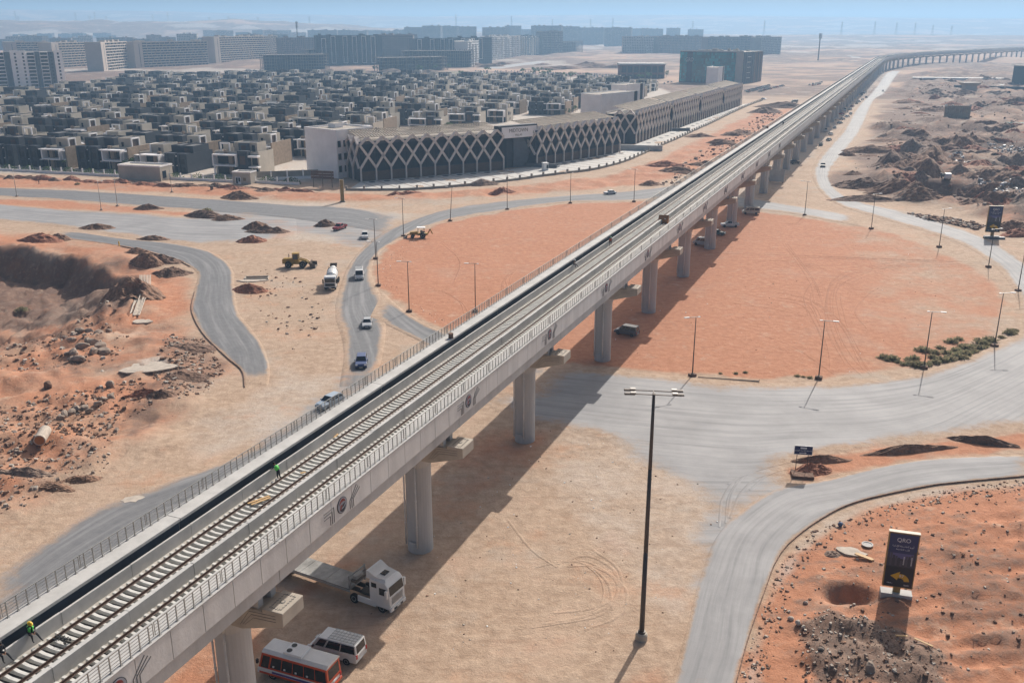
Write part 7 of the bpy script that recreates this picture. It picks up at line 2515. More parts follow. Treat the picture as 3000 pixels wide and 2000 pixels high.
# seated on the low wall beside the left track; feet towards the rails
w_ = uv(33.6, VC - 3.34, 16.98)
def on_wall(sx, sy):
    q = deck(sx, sy, 17.4)
    u_ = q.x * UX + q.y * UY
    return uv(u_, VC - 3.30, 16.90)
def on_floor(sx, sy):
    q = deck(sx, sy, 16.4)
    u_ = q.x * UX + q.y * UY
    v_ = q.x * UY - q.y * UX
    return u_, v_
q = on_wall(93, 1853)
person('worker in green vest and yellow helmet sitting on the low wall by the left track', 'sit', q, VROT + R(78), 'cloth_dark', 'cloth_dark', 'vest_green', 'helmet_yellow')
q = on_wall(2, 1912)
person('worker in dark clothes sitting on the low wall, cut off by the left edge', 'sit', q, VROT + R(84), 'cloth_dark', 'cloth_dark', None, None)
u_, v_ = on_floor(797, 1403)
person('worker in green vest leaning over the low wall with his back to the tracks', 'lean', uv(u_, VC - 2.72, 16.4), VROT - R(92), 'cloth_navy', 'cloth_dark', 'vest_green', None)
q = on_wall(1678, 774)
person('man in reddish brown jacket sitting on the low wall farther up the track', 'sit', q, VROT + R(86), 'cloth_brown', 'cloth_navy', None, 'helmet_white')
u_, v_ = on_floor(1790, 722)
person('worker with green helmet and orange vest standing beside the left rail', 'stand', uv(u_, VC - 2.95, 16.4), VROT + R(20), 'cloth_navy', 'cloth_dark', 'vest_orange', 'helmet_green')
u_, v_ = on_floor(2284, 368)
person('small far figure walking beside the track near the ledge box', 'walk', uv(u_, VC - 2.9, 16.4), VROT + R(10), 'cloth_navy', 'cloth_dark', None, 'helmet_white')
p = on(90, 424)
person('lone walker in dark clothes on the sand beside the north road', 'walk', p, R(90), 'cloth_dark', 'cloth_brown')
p = on(1942, 260)
person('person standing by the far white van under the viaduct', 'stand', p + Vector((1.5, 0, 0)), R(10), 'cloth_brown', 'cloth_dark')
# ================================================================ earth heaps, stones, rubble, shrubs and trees
hrng = random.Random(21)
def heap_shape(seed, peaks, n):
    rg = np.random.RandomState(seed)
    xs = np.linspace(-1.15, 1.15, n)
    X, Y = np.meshgrid(xs, xs)
    H = np.zeros_like(X)
    for k in range(peaks):
        cx, cy = (0, 0) if k == 0 else (rg.uniform(-.55, .55), rg.uniform(-.3, .3))
        h = 1 if k == 0 else rg.uniform(.45, .85)
        r = np.hypot(X - cx, Y - cy)
        r = r * (.8 + .5 * fbm(X * 9 + seed, Y * 9, 5, 4, seed))
        H = np.maximum(H, h * np.clip(1 - r / (1 if k == 0 else .65), 0, 1) ** 1.05)
    H = H + (fbm(X * 10 + seed * 3, Y * 10, 2.6, 5, seed + 3, True) - .55) * .42 * np.clip(H * 3, 0, 1)
    rim = np.hypot(X, Y)
    H = np.where(H < .012, -.03 - .25 * np.clip(rim - .9, 0, 1), H)
    return X.ravel(), Y.ravel(), H.ravel(), rim.ravel()
HQ = []
def heap(dx, dy, rx, ry, h, m, label, group=None, rz=0, k=None):
    HQ.append((dx, dy, rx, ry, h, m, label, group, R(rz)))
def flush_heaps():
    dx, dy = np.array([q[0] for q in HQ]), np.array([q[1] for q in HQ])
    z = np.zeros(len(HQ))
    a = (dx * 3000 / 2352 - 1500) / FPX
    b = (1000 - dy * 3000 / 2352) / FPX
    ry_, rz_ = CP + b * SP, -SP + b * CP
    for _ in range(3):
        t = (z - HC) / rz_
        px, py = a * t, ry_ * t
        z = hgt(px, py)
    shapes = {}
    VX, VY, VH, data = [], [], [], []
    for i, q in enumerate(HQ):
        n = 30 if py[i] < 330 else 20
        key = (i % 7, n)
        if key not in shapes:
            shapes[key] = heap_shape(i % 7 + 1, 1 + (i % 7) % 4, n)
        X, Y, H, rim = shapes[key]
        c, s_ = math.cos(q[8]), math.sin(q[8])
        lx, ly = X * q[2], Y * q[3]
        wx, wy = lx * c - ly * s_, lx * s_ + ly * c
        VX.append(px[i] + wx); VY.append(py[i] + wy)
        data.append((q, n, wx, wy, H * q[4], rim))
    T = hgt(np.concatenate(VX), np.concatenate(VY))
    o_ = 0
    for i, (q, n, wx, wy, H, rim) in enumerate(data):
        tz = T[o_:o_ + n * n]
        o_ += n * n
        V = np.stack([wx, wy, tz - z[i] + H], 1)
        keep = rim.reshape(n, n) < 1.16
        fs = [(r_ * n + c, r_ * n + c + 1, (r_ + 1) * n + c + 1, (r_ + 1) * n + c) for r_ in range(n - 1) for c in range(n - 1) if keep[r_, c] and keep[r_ + 1, c + 1] and keep[r_, c + 1] and keep[r_ + 1, c]]
        used_ = sorted({v for f in fs for v in f})
        mp_ = {v: k for k, v in enumerate(used_)}
        me = bpy.data.meshes.new('earth_heap')
        me.from_pydata(V[used_].tolist(), [], [tuple(mp_[v] for v in f) for f in fs])
        me.materials.append(MATS[q[5]])
        o = link('earth_heap', me, None, (px[i], py[i], z[i]))
        tag(o, q[6], 'earth heap', q[7])
HEAPS = [
 (550, 455, 7, 4, 2.6, 'dirt_brown', 'dark earth heap on the sand verge below the pale villas'), (590, 525, 4.5, 3, 2.2, 'dirt_brown', 'brown heap behind the red earth patch left of the red pickup'), (748, 518, 3.4, 2.4, 1.9, 'dirt_dark', 'dark earth heap right behind the red pickup'),
 (610, 533, 6, 3, 1.8, 'dirt_dark', 'dark crumbly heap at the edge of the old concrete apron'), (472, 498, 8, 3.5, 2.3, 'dirt_dark', 'wide dark heap with a shrub on top between the roads'), (520, 505, 5, 2.5, 1.6, 'dirt_brown', 'brown heap joined to the wide dark heap between the roads'),
 (580, 555, 4, 2.5, 1.8, 'dirt_red', 'reddish heap below the old concrete apron'), (340, 480, 5, 2.2, 1.7, 'dirt_brown', 'small brown heap between the two roads'), (225, 525, 6, 2.5, 1.5, 'dirt_brown', 'low brown heap beside the service road on the left'),
 (95, 553, 6.5, 3.5, 2.2, 'dirt_red', 'red heap above the pit edge at left'), (135, 548, 4, 2.5, 1.4, 'dirt_brown', 'small brown heap right of the red heap above the pit'), (340, 605, 4.6, 3.4, 2.8, 'dirt_brown', 'pointed brown heap inside the bend of the side road'), (315, 580, 3.4, 2.0, 1.3, 'dirt_brown', 'low heap next to the concrete slab in the road bend'),
 (372, 600, 6, 2.4, 1.8, 'dirt_dark', 'long dark earth bank on the inside of the road bend'), (395, 630, 4.6, 3.2, 1.9, 'dirt_dark', 'black earth heap beside the pipe run'), (575, 668, 4.6, 2.4, 1.7, 'dirt_red', 'dark red heap beside the open manhole pit'), (355, 550, 5, 2, 1.2, 'dirt_brown', 'brown rubble heap between service road and side road'),
 (300, 670, 7, 6, 3.0, 'dirt_brown', 'brown earth slope beside the pipes running down into the pit'),
 (1150, 440, 5, 2.6, 1.9, 'dirt_red', 'conical dark red heap on the verge below the name board'), (1105, 425, 6, 3, 2.2, 'dirt_grey', 'grey heap with shrubs at the forecourt wall'), (930, 447, 6, 2, 1.3, 'dirt_red', 'low red rubble heap below the left lattice wing'), (1492, 425, 4.5, 2.6, 1.9, 'dirt_brown', 'brown cone beside the ring road left of the viaduct'),
 (1560, 395, 8, 4, 2.4, 'dirt_brown', 'brown heap between forecourt wall and viaduct'), (1530, 378, 9, 4, 2.0, 'dirt_red', 'broad red heap outside the forecourt wall'), (1620, 380, 8, 4, 2.0, 'dirt_brown', 'brown heap close to the left viaduct railing'), (1660, 330, 9, 5, 2.6, 'dirt_brown', 'brown heap near the viaduct halfway along the forecourt'), (1690, 310, 10, 5, 2.8, 'dirt_brown', 'ridge of brown heaps left of the viaduct'), (1610, 315, 8, 4, 2.2, 'dirt_brown', 'brown heap beside the forecourt wall bend'), (1800, 247, 22, 9, 4.5, 'dirt_dark', 'large dark earth bank by the viaduct beyond the forecourt'), (1760, 258, 14, 7, 4, 'dirt_dark', 'dark earth bank at the far forecourt corner'),
 (1946, 357, 4.2, 3.2, 2.3, 'dirt_brown', 'small dark cone standing right of the pale road'), (1956, 401, 4.4, 2.2, 1.5, 'dirt_brown', 'low dark cone right of the car on the pale road'), (2135, 405, 8.5, 13, 5.4, 'dirt_brown', 'tall double ridged brown heap left of the small tipper lorry'), (2120, 390, 7, 10, 5.0, 'dirt_brown', 'back ridge of the tall brown heap'), (1990, 430, 11, 7, 3.6, 'dirt_dark', 'dark wide heap above the ring road bend'), (1985, 460, 13, 4, 2.0, 'dirt_dark', 'low dark bank along the ring road bend'), (2112, 450, 8, 5, 3.0, 'dirt_brown', 'pointed brown heap left of the big excavation'),
 (2050, 425, 9, 4, 2.2, 'dirt_brown', 'brown heap in the rough ground before the tipper'), (2300, 378, 18, 9, 3.4, 'dirt_grey', 'very broad grey spoil heap at the right edge'), (2215, 358, 16, 8, 3.2, 'dirt_grey', 'broad grey spoil heap behind the rubbish pile'), (2045, 370, 9, 7, 4, 'dirt_dark', 'dark steep sided bank in the rough ground'), (2000, 350, 12, 6, 3.4, 'dirt_brown', 'brown heaps right of the pale road'), (2215, 335, 14, 6, 4, 'dirt_brown', 'brown heap with dark shaded face at the right'),
 (2318, 525, 6, 4, 2.5, 'dirt_brown', 'brown heap right of the farther billboard'), (2340, 540, 6, 3, 2, 'dirt_red', 'low red heap below the farther billboard at the edge'), (1858, 1082, 2.7, 1.5, 1.15, 'dirt_red', 'dark red gravel heap right of the blue road sign'),
 (1885, 1058, 4.4, .9, 1.0, 'dirt_brown', 'low brown rubble ridge behind the blue road sign'), (2080, 1036, 7, .9, 1.0, 'dirt_brown', 'rubble ridge along the strip between the two curving roads'), (2262, 1017, 4.5, .9, 1.1, 'dirt_dark', 'dark rubble ridge at the right end of the strip'),
 (330, 910, 3.6, 1.4, 1.3, 'dirt_red', 'red earth lump among the rubble at left'), (372, 905, 2.6, 1.3, 1.0, 'dirt_dark', 'dark clods beside the red earth lump'), (450, 800, 4, 2.6, .9, 'dirt_dark', 'dark rubble heap beside the side road end'), (420, 862, 3.6, 2.2, .8, 'dirt_dark', 'dark broken clods below the pale slab'),
 (190, 1103, 2.4, .9, .6, 'dirt_brown', 'brown clods near the kerb of the west road'), (130, 1120, 2.2, .9, .5, 'dirt_brown', 'brown clods left of the drain cover'), (60, 1085, 4, 1.1, .8, 'dirt_grey', 'grey rubble bank at left above the west road'),
]
for a in HEAPS:
    heap(*a[:6], a[6], rz=hrng.uniform(-25, 25))
for k in range(26):
    heap(-10 + k * 28 + hrng.uniform(-8, 8), 405 + k * 1.35 + hrng.uniform(-2, 4), hrng.uniform(3, 6), hrng.uniform(1.5, 3), hrng.uniform(.7, 1.6), hrng.choice(('dirt_brown', 'dirt_red', 'dirt_dark')), 'low earth heap, %s from left in the bank along the estate wall' % ORD[k], 'low heaps along the estate wall', hrng.uniform(-30, 10))
LM = ((2224, 210, 'the mushroom-shaped pier'), (2196, 272, 'the beige hoarding'), (2172, 406, 'the small tipper lorry'), (2200, 445, 'the big excavation'), (2040, 300, 'the bend of the pale road'), (2060, 215, 'the small vehicle on the far road'), (2310, 300, 'the right picture edge above the grey spoil'), (2110, 340, 'the dark steep sided bank'), (2010, 400, 'the low dark cone by the road'), (2300, 235, 'the long retaining wall'), (2100, 255, 'the middle of the rough ground'))
for k in range(170):
    x, y = hrng.uniform(1930, 2350), hrng.uniform(178, 470)
    if x < 2070 - (y - 170) * .42 + (y > 390) * 60:
        continue
    p = g(x, y)
    s_ = hrng.uniform(2.5, 7) * (1.6 if y < 260 else 1)
    m_ = hrng.choice(('dirt_brown', 'dirt_brown', 'dirt_red', 'dirt_grey'))
    lx, ly, ln_ = min(LM, key=lambda q: abs(q[0] - x) + 2 * abs(q[1] - y))
    lab = '%s %s spoil heap %s %s' % ('small' if s_ < 4 else 'middling' if s_ < 6 else 'large', {'dirt_brown': 'brown', 'dirt_red': 'reddish', 'dirt_grey': 'greyish'}[m_], ('just left of' if x < lx - 25 else 'just right of' if x > lx + 25 else 'behind' if y < ly else 'in front of'), ln_)
    heap(x, y, s_ * hrng.uniform(1, 1.6), s_ * .7, s_ * hrng.uniform(.2, .36), m_, lab, lab + ' group', hrng.uniform(-30, 30))
for k in range(12):
    heap(hrng.uniform(1060, 1440), hrng.uniform(148, 163), hrng.uniform(14, 30), 9, hrng.uniform(3, 6), 'dirt_brown', 'brown earth heap beyond the far car park', 'earth heaps beyond the far car park')
for k, (x, y) in enumerate(((350, 178), (640, 158), (760, 170), (900, 168), (985, 172))):
    heap(x, y, 26, 12, 6, 'dirt_grey', 'sandy heap, %s from left behind the last villas' % ORD[k], 'sandy heaps behind the last villas')

# stones
def rock_mesh(seed):
    bm = bmesh.new()
    bmesh.ops.create_icosphere(bm, subdivisions=2, radius=1)
    rg = random.Random(seed)
    pl_ = [(Vector((rg.gauss(0, 1), rg.gauss(0, 1), rg.gauss(0, .7))).normalized(), rg.uniform(.55, .85)) for _ in range(9)]
    for v in bm.verts:
        for n, d in pl_:
            k = v.co.dot(n)
            if k > d:
                v.co -= n * (k - d)
        v.co *= 1 + rg.uniform(-.04, .04)
    me = bpy.data.meshes.new('stone')
    bm.to_mesh(me); bm.free()
    return me
RK = [rock_mesh(s) for s in range(6)]
RKM = {}
def stone(dx, dy, s, m='stone', label='x', group=None, sc=(1, .7, .6)):
    p = on(dx, dy)
    k = hrng.randrange(6)
    if (k, m) not in RKM:
        me = RK[k].copy(); me.name = 'stone'; me.materials.append(MATS[m]); RKM[(k, m)] = me
    o = link('stone', RKM[(k, m)], None, (p.x, p.y, p.z + s * sc[2] * .45))
    o.scale = (s * sc[0], s * sc[1], s * sc[2])
    o.rotation_euler = (hrng.uniform(-.2, .2), hrng.uniform(-.2, .2), hrng.uniform(0, 6.28))
    tag(o, label, 'boulder' if s > .8 else 'stone', group)
for x, y, s in ((188, 762, 1.0), (170, 770, .9), (165, 785, 1.0), (205, 765, 1.1), (225, 770, 1.2), (150, 778, .8), (178, 760, .7), (250, 762, .8), (212, 792, 1.4), (190, 800, 1.3), (232, 800, 1.4), (215, 810, 1.2), (170, 815, 1.4), (240, 812, 1.5), (180, 830, 1.3), (165, 828, .9), (158, 815, .8), (200, 783, .8), (262, 755, .7)):
    stone(x, y, s, 'stone', 'grey brown boulder among the tumbled rocks on the pit floor', 'tumbled boulders on the pit floor')
for x, y, s in ((150, 955, 1.0), (165, 950, .9), (178, 942, .9), (195, 938, .8), (225, 930, .9), (238, 920, .9), (255, 912, .8), (205, 945, .6), (140, 962, .7)):
    stone(x, y, s, 'stone', 'boulder in the row along the earth bank at left', 'row of boulders along the left bank')
stone(253, 890, .85, 'stone', 'single rounded boulder standing behind the row of boulders', sc=(.8, .8, 1.0))
stone(110, 890, 1.0, 'dirt_dark', 'dark lump on the sandy bank at the left', sc=(1, .8, .8))
for x, y, s in ((1816, 1423, .34), (1833, 1432, .34), (1812, 1405, .2), (1845, 1440, .22), (1850, 1385, .25), (1877, 1250, .2)):
    stone(x, y, s, 'stone_pale', 'pale round stone at the road side of the rubble in the red field', 'pale stones at the rubble edge', (1, .9, .8))
stone(1999, 1540, .75, 'stone', 'big grey block sticking out of the rubble at the bottom', sc=(1, .7, .8))
# loose fragments: too many to count
def scatter(name, polys, n, smin, smax, mats, seed):
    rg = random.Random(seed)
    mb = MB()
    for poly, share in polys:
        pts = [g2(*p) for p in poly]
        x0, x1, y0, y1 = min(p[0] for p in pts), max(p[0] for p in pts), min(p[1] for p in pts), max(p[1] for p in pts)
        P = []
        while len(P) < n * share:
            X = np.array([rg.uniform(x0, x1) for _ in range(400)]); Y = np.array([rg.uniform(y0, y1) for _ in range(400)])
            k = inside(X, Y, pts)
            P += list(zip(X[k], Y[k]))
        P = P[:int(n * share)]
        Z = hgt(np.array([p[0] for p in P]), np.array([p[1] for p in P]))
        for (x, y), z in zip(P, Z):
            s = smin + (smax - smin) * rg.random() ** 3
            vs = [Vector((rg.uniform(.6, 1) * sx * s, rg.uniform(.5, 1) * sy * s * .8, (-.3 if sz < 0 else rg.uniform(.25, .7)) * s)) for sx, sy, sz in ((-1, -1, -1), (1, -1, -1), (1, 1, -1), (-1, 1, -1), (-.7, -.7, 1), (.7, -.7, 1), (.7, .7, 1), (-.7, .7, 1))]
            c, sn = math.cos(a := rg.uniform(0, 6.28)), math.sin(a)
            vs = [(x + v.x * c - v.y * sn, y + v.x * sn + v.y * c, z + v.z) for v in vs]
            mb.add(vs, [(0, 1, 5, 4), (1, 2, 6, 5), (2, 3, 7, 6), (3, 0, 4, 7), (4, 5, 6, 7)], rg.choice(mats))
    o = mb.build(name, fix=False)
    o['kind'] = 'stuff'
    return o
scatter('rubble', [([(1830, 1440), (1900, 1400), (2010, 1440), (2120, 1480), (2190, 1510), (2170, 1600), (1850, 1600)], .4), ([(1690, 1568), (1790, 1300), (1860, 1220), (2110, 1134), (2352, 1100), (2352, 1130), (2110, 1165), (1900, 1240), (1830, 1330), (1760, 1568)], .35), ([(1900, 1210), (2352, 1120), (2352, 1568), (1800, 1568)], .25)], 2600, .04, .26, ['stone', 'stone_pale', 'dirt_dark', 'dirt_dark', 'dirt_brown'], 1)
scatter('rubble', [([(380, 770), (470, 780), (520, 850), (480, 900), (400, 930), (350, 870)], .25), ([(0, 760), (260, 700), (300, 790), (240, 860), (0, 850)], .2), ([(0, 940), (330, 880), (350, 940), (200, 1010), (0, 1040)], .25), ([(545, 620), (640, 615), (760, 680), (700, 830), (620, 760)], .06), ([(0, 1040), (280, 960), (250, 1080), (0, 1190)], .15)], 3200, .07, .5, ['stone', 'dirt_dark', 'dirt_brown', 'dirt_brown', 'stone_pale'], 2)
scatter('rubble', [([(1950, 395), (2010, 300), (2100, 200), (2352, 180), (2352, 510), (2100, 465)], .6), ([(1500, 425), (1640, 330), (1760, 260), (1800, 262), (1640, 390), (1540, 430)], .2), ([(2080, 490), (2180, 500), (2270, 520), (2240, 528), (2120, 505)], .2)], 3000, .2, 1.1, ['stone', 'dirt_dark', 'dirt_brown', 'dirt_brown', 'stone_pale'], 3)
scatter('litter', [([(1000, 740), (880, 660), (860, 620), (900, 580), (960, 540), (960, 560), (900, 620), (920, 680), (1040, 740)], .3), ([(1300, 830), (1600, 860), (1880, 866), (2100, 840), (2280, 770), (2280, 600), (1720, 490), (1500, 640)], .3), ([(1250, 960), (1600, 1100), (1650, 1200), (1500, 1500), (1000, 1500), (950, 1250)], .4)], 900, .03, .16, ['stone_pale', 'dirt_dark', 'dirt_brown', 'white'], 4)
# rubbish piles with glints
mat('rubbish', (.20, .22, .27), .5, .5, 2.5)
mat('rubbish_pale', (.55, .55, .55), .5, .3, 2.5)
for poly, nm_ in (([(2170, 372), (2200, 366), (2235, 382), (2240, 395), (2190, 392)], 'pale grey rubbish pile behind the small tipper lorry'), ([(2255, 335), (2352, 345), (2352, 362), (2300, 356)], 'rubbish strip at the right edge behind the grey spoil'), ([(2240, 405), (2300, 425), (2352, 452), (2352, 480), (2290, 455), (2245, 420)], 'rubbish tipped over the rim of the big excavation')):
    o = scatter('rubbish_pile', [(poly, 1)], 420, .2, .9, ['rubbish', 'rubbish_pale', 'dirt_dark', 'rubbish'], hash(nm_) % 1000)
    tag(o, nm_, 'rubbish')

# bundle of pipes running down into the pit, concrete tube, slabs
pr = thing('pipe_run', 'bundle of pale pipes running down the earth slope into the pit', 'pipes')
A_ = [(312, 640), (340, 640)]
for k in range(8):
    f = k / 7
    for (xa, ya), (xb, yb) in (((322 + f * 24, 637), (322 + f * 24, 668)), ((318 + f * 20, 680), (300 + f * 20, 728))):
        p0, p1 = on(xa, ya, .5), on(xb, yb, .35)
        n = 4
        pts = [p0.lerp(p1, j / n) for j in range(n + 1)]
        mb = MB()
        for q0, q1 in zip(pts[:-1], pts[1:]):
            q0 = Vector((q0.x, q0.y, max(q0.z, gz(q0.x, q0.y) + .25))); q1 = Vector((q1.x, q1.y, max(q1.z, gz(q1.x, q1.y) + .25)))
            mb.cyl(q0, q1, .11, .11, 6, 'stone_pale')
        mb.build('pipe', pr)
p, q = on(92, 1020, .55), on(106, 996, .55)
ct_ = thing('concrete_tube', 'short rusty ended concrete tube lying on the brown slope at left', 'tube', (0, 0, 0))
MB().cyl(p, q, .75, .75, 18, 'stone_pale').build('shell', ct_, smooth=False)
MB().cyl(p - (q - p).normalized() * .03, p, .6, .6, 18, 'box_orange').build('end_cap', ct_)
for (x, y, sx, sy, rz, lab) in ((345, 845, 4.2, 2.3, 8, 'pale flat concrete slab lying in the sand'), (350, 592, 4.0, 1.8, -15, 'thin slab in the bend of the side road'), (305, 1148, 1.2, .8, 20, 'slab fragment beside the west road'), (1955, 1268, 1.5, .8, -35, 'pale splash of dried concrete in the red field'), (325, 739, 2.0, 1.2, 5, 'pale patch of concrete below the pipes'), (580, 645, 3.0, 1.0, 5, 'edge slab of the open manhole pit')):
    p = on(x, y)
    pts = []
    for k in range(14):
        a = 2 * math.pi * k / 14
        r_ = 1 + hrng.uniform(-.22, .22)
        pts.append((math.cos(a) * sx * r_, math.sin(a) * sy * r_))
    o = MB().prism(pts, -.1, .12, 'stone_pale').build('concrete_slab')
    o.location = p + Vector((0, 0, .05)); o.rotation_euler = (0, 0, R(rz))
    tag(o, lab, 'concrete slab')
o = MB().prism([(-2.2, -.28), (1.6, -.35), (2.2, 0), (1.5, .35), (-2.0, .3)], 0, .12, 'timber').build('plank')
o.location = on(1985, 1282, .15); o.rotation_euler = (0, R(6), R(-32)); o.scale = (.45, .7, 1)
tag(o, 'broad tan board lying beside the dried concrete in the red field', 'board')
for (x, y, L, rz, lab) in ((2120, 1480, 1.6, -38, 'narrow board leaning in the rubble below the billboard shadow'), (2070, 1465, 1.1, 2, 'thin board end in the billboard shadow')):
    o = MB().box(-L / 2, L / 2, -.1, .1, 0, .06, 'timber').build('plank')
    o.location = on(x, y, .25); o.rotation_euler = (0, R(5), R(rz)); tag(o, lab, 'board')
bg = link('rubbish_bag', RK[2].copy(), None, on(1930, 1208, .22)); bg.scale = (.35, .3, .32); bg.data.materials.append(mat('bag_blue', (.05, .10, .22), .35, .4, 6)); tag(bg, 'small blue rubbish bag at the verge of the curving road', 'bag')
dc = MB().lathe([(.6, 0), (.6, .08), (.45, .08), (.45, .03)], 18, 'concrete').build('drain_ring'); dc.location = on(1992, 1252, .1); dc.scale = (1.0, 1, 1)
tag(dc, 'grey round concrete cover lying in the red field left of the billboard', 'cover')
gp_ = on(1915, 1270)
heap(1912, 1272, .9, .75, .4, 'dirt_grey', 'small grey gravel pile in the red field near the splash of concrete')
mh = thing('manhole_pit', 'open square pit with dark mouth beside the dark red heap', 'pit', on(590, 640, .05), R(5))
MB().box(-2.6, 2.6, -1.0, -.8, -.2, .3, 'stone_pale').box(-2.6, 2.6, .8, 1.0, -.2, .4, 'stone_pale').box(-2.6, -2.4, -.8, .8, -.2, .35, 'stone_pale').box(2.4, 2.6, -.8, .8, -.2, .35, 'stone_pale').build('kerb', mh)
MB().box(-2.4, 2.4, -.8, .8, -.25, -.2, 'dirt_dark').build('pit_floor', mh)
tb = MB().box(-.45, .45, -.45, .45, 0, 1.2, 'dirt_dark').box(-.55, .55, -.55, .55, 1.2, 1.45, 'steel_worn').build('chamber')
tb.location = on(487, 436); tag(tb, 'dark square chamber standing on the sand before the gatehouse', 'chamber')
br = thing('steel_barrier', 'short yellow marker post beside the side road', 'marker post', on(274, 565))
MB().box(-.12, .12, -.12, .12, 0, 1.2, 'ad_yellow').build('post', br)

# dry shrubs: clumps of fine twigs
def shrub_mesh(seed, n=150, green=.5):
    rg = random.Random(seed)
    mb = MB()
    for k in range(n):
        a, e = rg.uniform(0, 6.28), rg.uniform(.15, 1.4)
        L = rg.uniform(.5, 1.05)
        d = Vector((math.cos(a) * math.cos(e), math.sin(a) * math.cos(e), math.sin(e) * .8))
        p = Vector((rg.uniform(-.25, .25), rg.uniform(-.25, .25), 0)) + d * L * .25
        q = p + d * L * .75
        w_ = Vector((-math.sin(a), math.cos(a), rg.uniform(-.3, .3))).normalized() * rg.uniform(.03, .07)
        m = 'leaf_dry' if rg.random() > green * .5 else 'leaf_sage'
        mb.add([p - w_ * .4, p + w_ * .4, q + w_, q - w_], [(0, 1, 2, 3)], m)
        m_ = p.lerp(q, .6); t_ = d.cross(w_).normalized() * .09
        mb.add([m_ - t_, m_ + t_, q + t_ * .5, q - t_ * .5], [(0, 1, 2, 3)], m)
    return mb.mesh('shrub', fix=False)
mat('leaf_sage', (.27, .27, .16), .8, .4, 1.5)
leafy('leaf_sage')
SH = [shrub_mesh(s) for s in range(5)]
SHN = [(2030, 822), (2038, 828), (2062, 832), (2075, 838), (2090, 836), (2105, 840), (2118, 842), (2132, 838), (2150, 834), (2165, 828), (2180, 826), (2192, 820), (2205, 822), (2218, 815), (2228, 810), (2240, 808), (2250, 800), (2262, 798), (2270, 790), (2275, 784), (2120, 806), (2148, 812), (2160, 800), (2195, 806), (2210, 796), (2222, 800), (2246, 782), (2255, 790), (2100, 826), (2175, 812), (2300, 775), (2318, 766), (2330, 760), (1832, 864), (1845, 866), (1860, 868), (1712, 856), (1690, 858), (1655, 858), (2202, 780), (2185, 786), (2142, 822), (2236, 796), (2050, 826), (2086, 828)]
for i, (x, y) in enumerate(SHN):
    o = link('shrub', SH[i % 5], None, on(x, y, -.05), hrng.uniform(0, 6))
    s = hrng.uniform(.6, 1.25) if x > 1900 else hrng.uniform(.3, .5)
    o.scale = (s * 1.25, s * 1.25, s)
    w_ = x > 1900
    tag(o, 'dry grey-green shrub on the kerb at the right end of the red island' if w_ else 'small dry tuft on the near kerb of the red island', 'shrub', 'dry shrubs at the right end of the red island' if w_ else 'dry tufts on the near island kerb')
for x, y, s, lab in ((475, 486, 1.6, 'round grey-green shrub on top of the wide dark heap'), (1092, 424, 1.3, 'pale shrub beside the grey heap at the forecourt wall'), (178, 424, 1.0, 'brown tumbleweed on the verge near the left lamps'), (50, 715, 1.5, 'grey round bush on the pit floor at left')):
    o = link('shrub', SH[2], None, on(x, y)); o.scale = (s, s, s * .9)
    tag(o, lab, 'shrub')
# green hedge plants behind the estate wall, garden trees and palms
def crown_mesh(seed, n=420, rx=1.0, rz=.8):
    rg = random.Random(seed)
    mb = MB()
    cl = [(Vector((rg.gauss(0, .45), rg.gauss(0, .45), rg.gauss(0, .35))), rg.uniform(.3, .5)) for _ in range(9)]
    for k in range(n):
        c, r_ = rg.choice(cl)
        d = Vector((rg.gauss(0, 1), rg.gauss(0, 1), rg.gauss(0, 1))).normalized()
        p = c + d * r_ * rg.uniform(.6, 1)
        p = Vector((p.x * rx, p.y * rx, p.z * rz))
        t1 = d.cross(Vector((rg.gauss(0, 1), rg.gauss(0, 1), rg.gauss(0, 1)))).normalized() * rg.uniform(.05, .12)
        t2 = d.cross(t1).normalized() * rg.uniform(.05, .12)
        mb.add([p - t1, p - t2, p + t1, p + t2], [(0, 1, 2, 3)], 'leaf')
    return mb.mesh('crown', fix=False)
CR = [crown_mesh(s) for s in range(4)]
TK = MB().cyl((0, 0, 0), (0, .05, 2.6), .12, .07, 7, 'bark').beam((0, 0, 1.6), (.6, .2, 2.8), .06, .06, 'bark').beam((0, 0, 1.8), (-.5, -.2, 2.9), .06, .06, 'bark').mesh('trunk')
def tree(p, s, label, group=None):
    t = thing('garden_tree', label, 'tree', p, hrng.uniform(0, 6), group)
    t.scale = (s, s, s)
    link('trunk', TK, t)
    o = link('crown', CR[hrng.randrange(4)], t, (0, 0, 3.3))
    o.scale = (2.0, 2.0, 1.9)
for x, y in GARDENS[:46]:
    tree((x, y, 0), hrng.uniform(.8, 1.4), 'green garden tree between the villas', 'green garden trees between the villas')
for dx, dy in ((965, 168), (1000, 164), (1030, 160), (1230, 178), (1245, 182), (1260, 178), (1290, 184), (1310, 186), (1490, 184), (1510, 180), (1530, 178), (1470, 187), (1350, 188), (1200, 176), (1060, 178), (930, 180), (1120, 170), (860, 166)):
    p = g(dx, dy)
    tree((p.x, p.y, 0), hrng.uniform(1.6, 2.6), 'green tree round the far car park beyond the villas', 'green trees round the far car park')
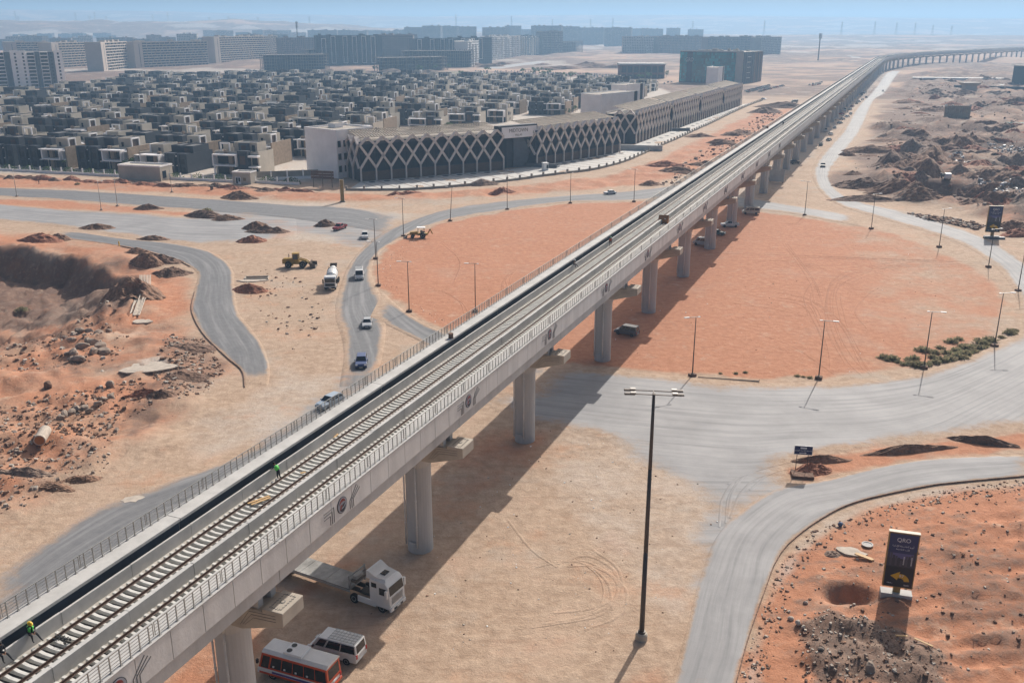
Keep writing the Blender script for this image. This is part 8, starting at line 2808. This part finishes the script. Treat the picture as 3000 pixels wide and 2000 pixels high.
def palm(p, h, label, group=None, me={}):
    if 'f' not in me:
        tm = MB().cyl((0, 0, 0), (.1, 0, 6), .2, .13, 8, 'bark').mesh('trunk')
        f = MB()
        rg = random.Random(8)
        for k in range(16):
            a, el = k * .393 + rg.uniform(-.1, .1), rg.uniform(-.1, .9)
            pts = []
            for j in range(5):
                t_ = j / 4
                r_ = 2.3 * t_
                pts.append(Vector((math.cos(a) * r_, math.sin(a) * r_, math.sin(el) * r_ - .38 * r_ * r_ * .55)))
            sd = Vector((-math.sin(a), math.cos(a), 0))
            for j in range(4):
                w0, w1 = .34 * math.sin(math.pi * (j + .4) / 4.6), .34 * math.sin(math.pi * (j + 1.4) / 4.8)
                f.add([pts[j] - sd * w0, pts[j] + sd * w0, pts[j + 1] + sd * w1, pts[j + 1] - sd * w1], [(0, 1, 2, 3)], 'leaf')
        me['f'] = (tm, f.mesh('crown', fix=False))
    t = thing('palm_tree', label, 'palm tree', p, hrng.uniform(0, 6), group)
    t.scale = (h / 6,) * 3
    link('trunk', me['f'][0], t)
    link('crown', me['f'][1], t, (.1, 0, 6))
for dx, dy, h, lab in ((205, 388, 5, 'palm behind the estate wall before the dark town houses'), (585, 365, 7, 'palm beside the pale villas left of the white block'), (560, 385, 4.5, 'small palm among the pale villas near the gatehouse'), (150, 392, 3.5, 'low palm behind the estate wall left of the store'), (1480, 222, 8, 'tall palm above the third lattice wing')):
    p = g(dx, dy)
    palm((p.x, p.y, 0), h, lab)
hd_ = MB()
hr = random.Random(6)
hp_ = FP + FP2 + FP3
for (ax, ay), (bx, by) in ((FP[0], FP[1]), (FP[1], FP[2]), (FP2[0], FP2[1]), (FP3[0], FP3[1])):
    L = math.hypot(bx - ax, by - ay)
    for k in range(int(L * 26)):
        t_ = hr.random()
        x, y = ax + (bx - ax) * t_, ay + (by - ay) * t_
        ox = hr.uniform(.5, 2.0)
        z = hr.uniform(.2, 2.4) * (.6 + .4 * math.sin(x * .7)) + hr.uniform(0, .3)
        c = Vector((x + ox * .25, y + ox, z))
        a = Vector((hr.gauss(0, 1), hr.gauss(0, 1), hr.gauss(0, 1))).normalized() * .22
        b_ = a.cross(Vector((hr.gauss(0, 1), hr.gauss(0, 1), hr.gauss(0, 1)))).normalized() * .2
        hd_.add([c - a, c - b_, c + a, c + b_], [(0, 1, 2, 3)], 'leaf')
ho_ = hd_.build('hedge', fix=False)
ho_['kind'] = 'stuff'
tag(ho_, 'green hedge growing along the inside of the estate wall', 'hedge')
mat('pond', (.05, .22, .20), .12, .5, .6, spec=.6)
po = MB().prism([g2(2296, 284), g2(2330, 279), g2(2372, 280), g2(2372, 290), g2(2320, 289)], -.3, 1.4, 'pond').build('pond')
po['kind'] = 'structure'
gf = MB().prism([g2(760, 172), g2(930, 183), g2(1130, 178), g2(1300, 192), g2(1130, 168), g2(1000, 163)], -.2, .25, 'leaf_dry').build('lawn')
gf['kind'] = 'structure'
flush_heaps()
# ================================================================ haze over the whole country
hm = bpy.data.materials.new('haze')
hm.use_nodes = True
ht = hm.node_tree
ht.nodes.remove(ht.nodes['Principled BSDF'])
pv = ht.nodes.new('ShaderNodeVolumePrincipled')
pv.inputs['Color'].default_value = (0.36, 0.59, 0.87, 1)
pv.inputs['Density'].default_value = HAZE_DENSITY
pv.inputs['Anisotropy'].default_value = 0.25
ht.links.new(pv.outputs[0], ht.nodes['Material Output'].inputs['Volume'])
MATS['haze'] = hm
HB = MB().box(-14500, 14500, -14500, 14500, -14, 260, 'haze')
ho = HB.build('haze')
ho['kind'] = 'stuff'
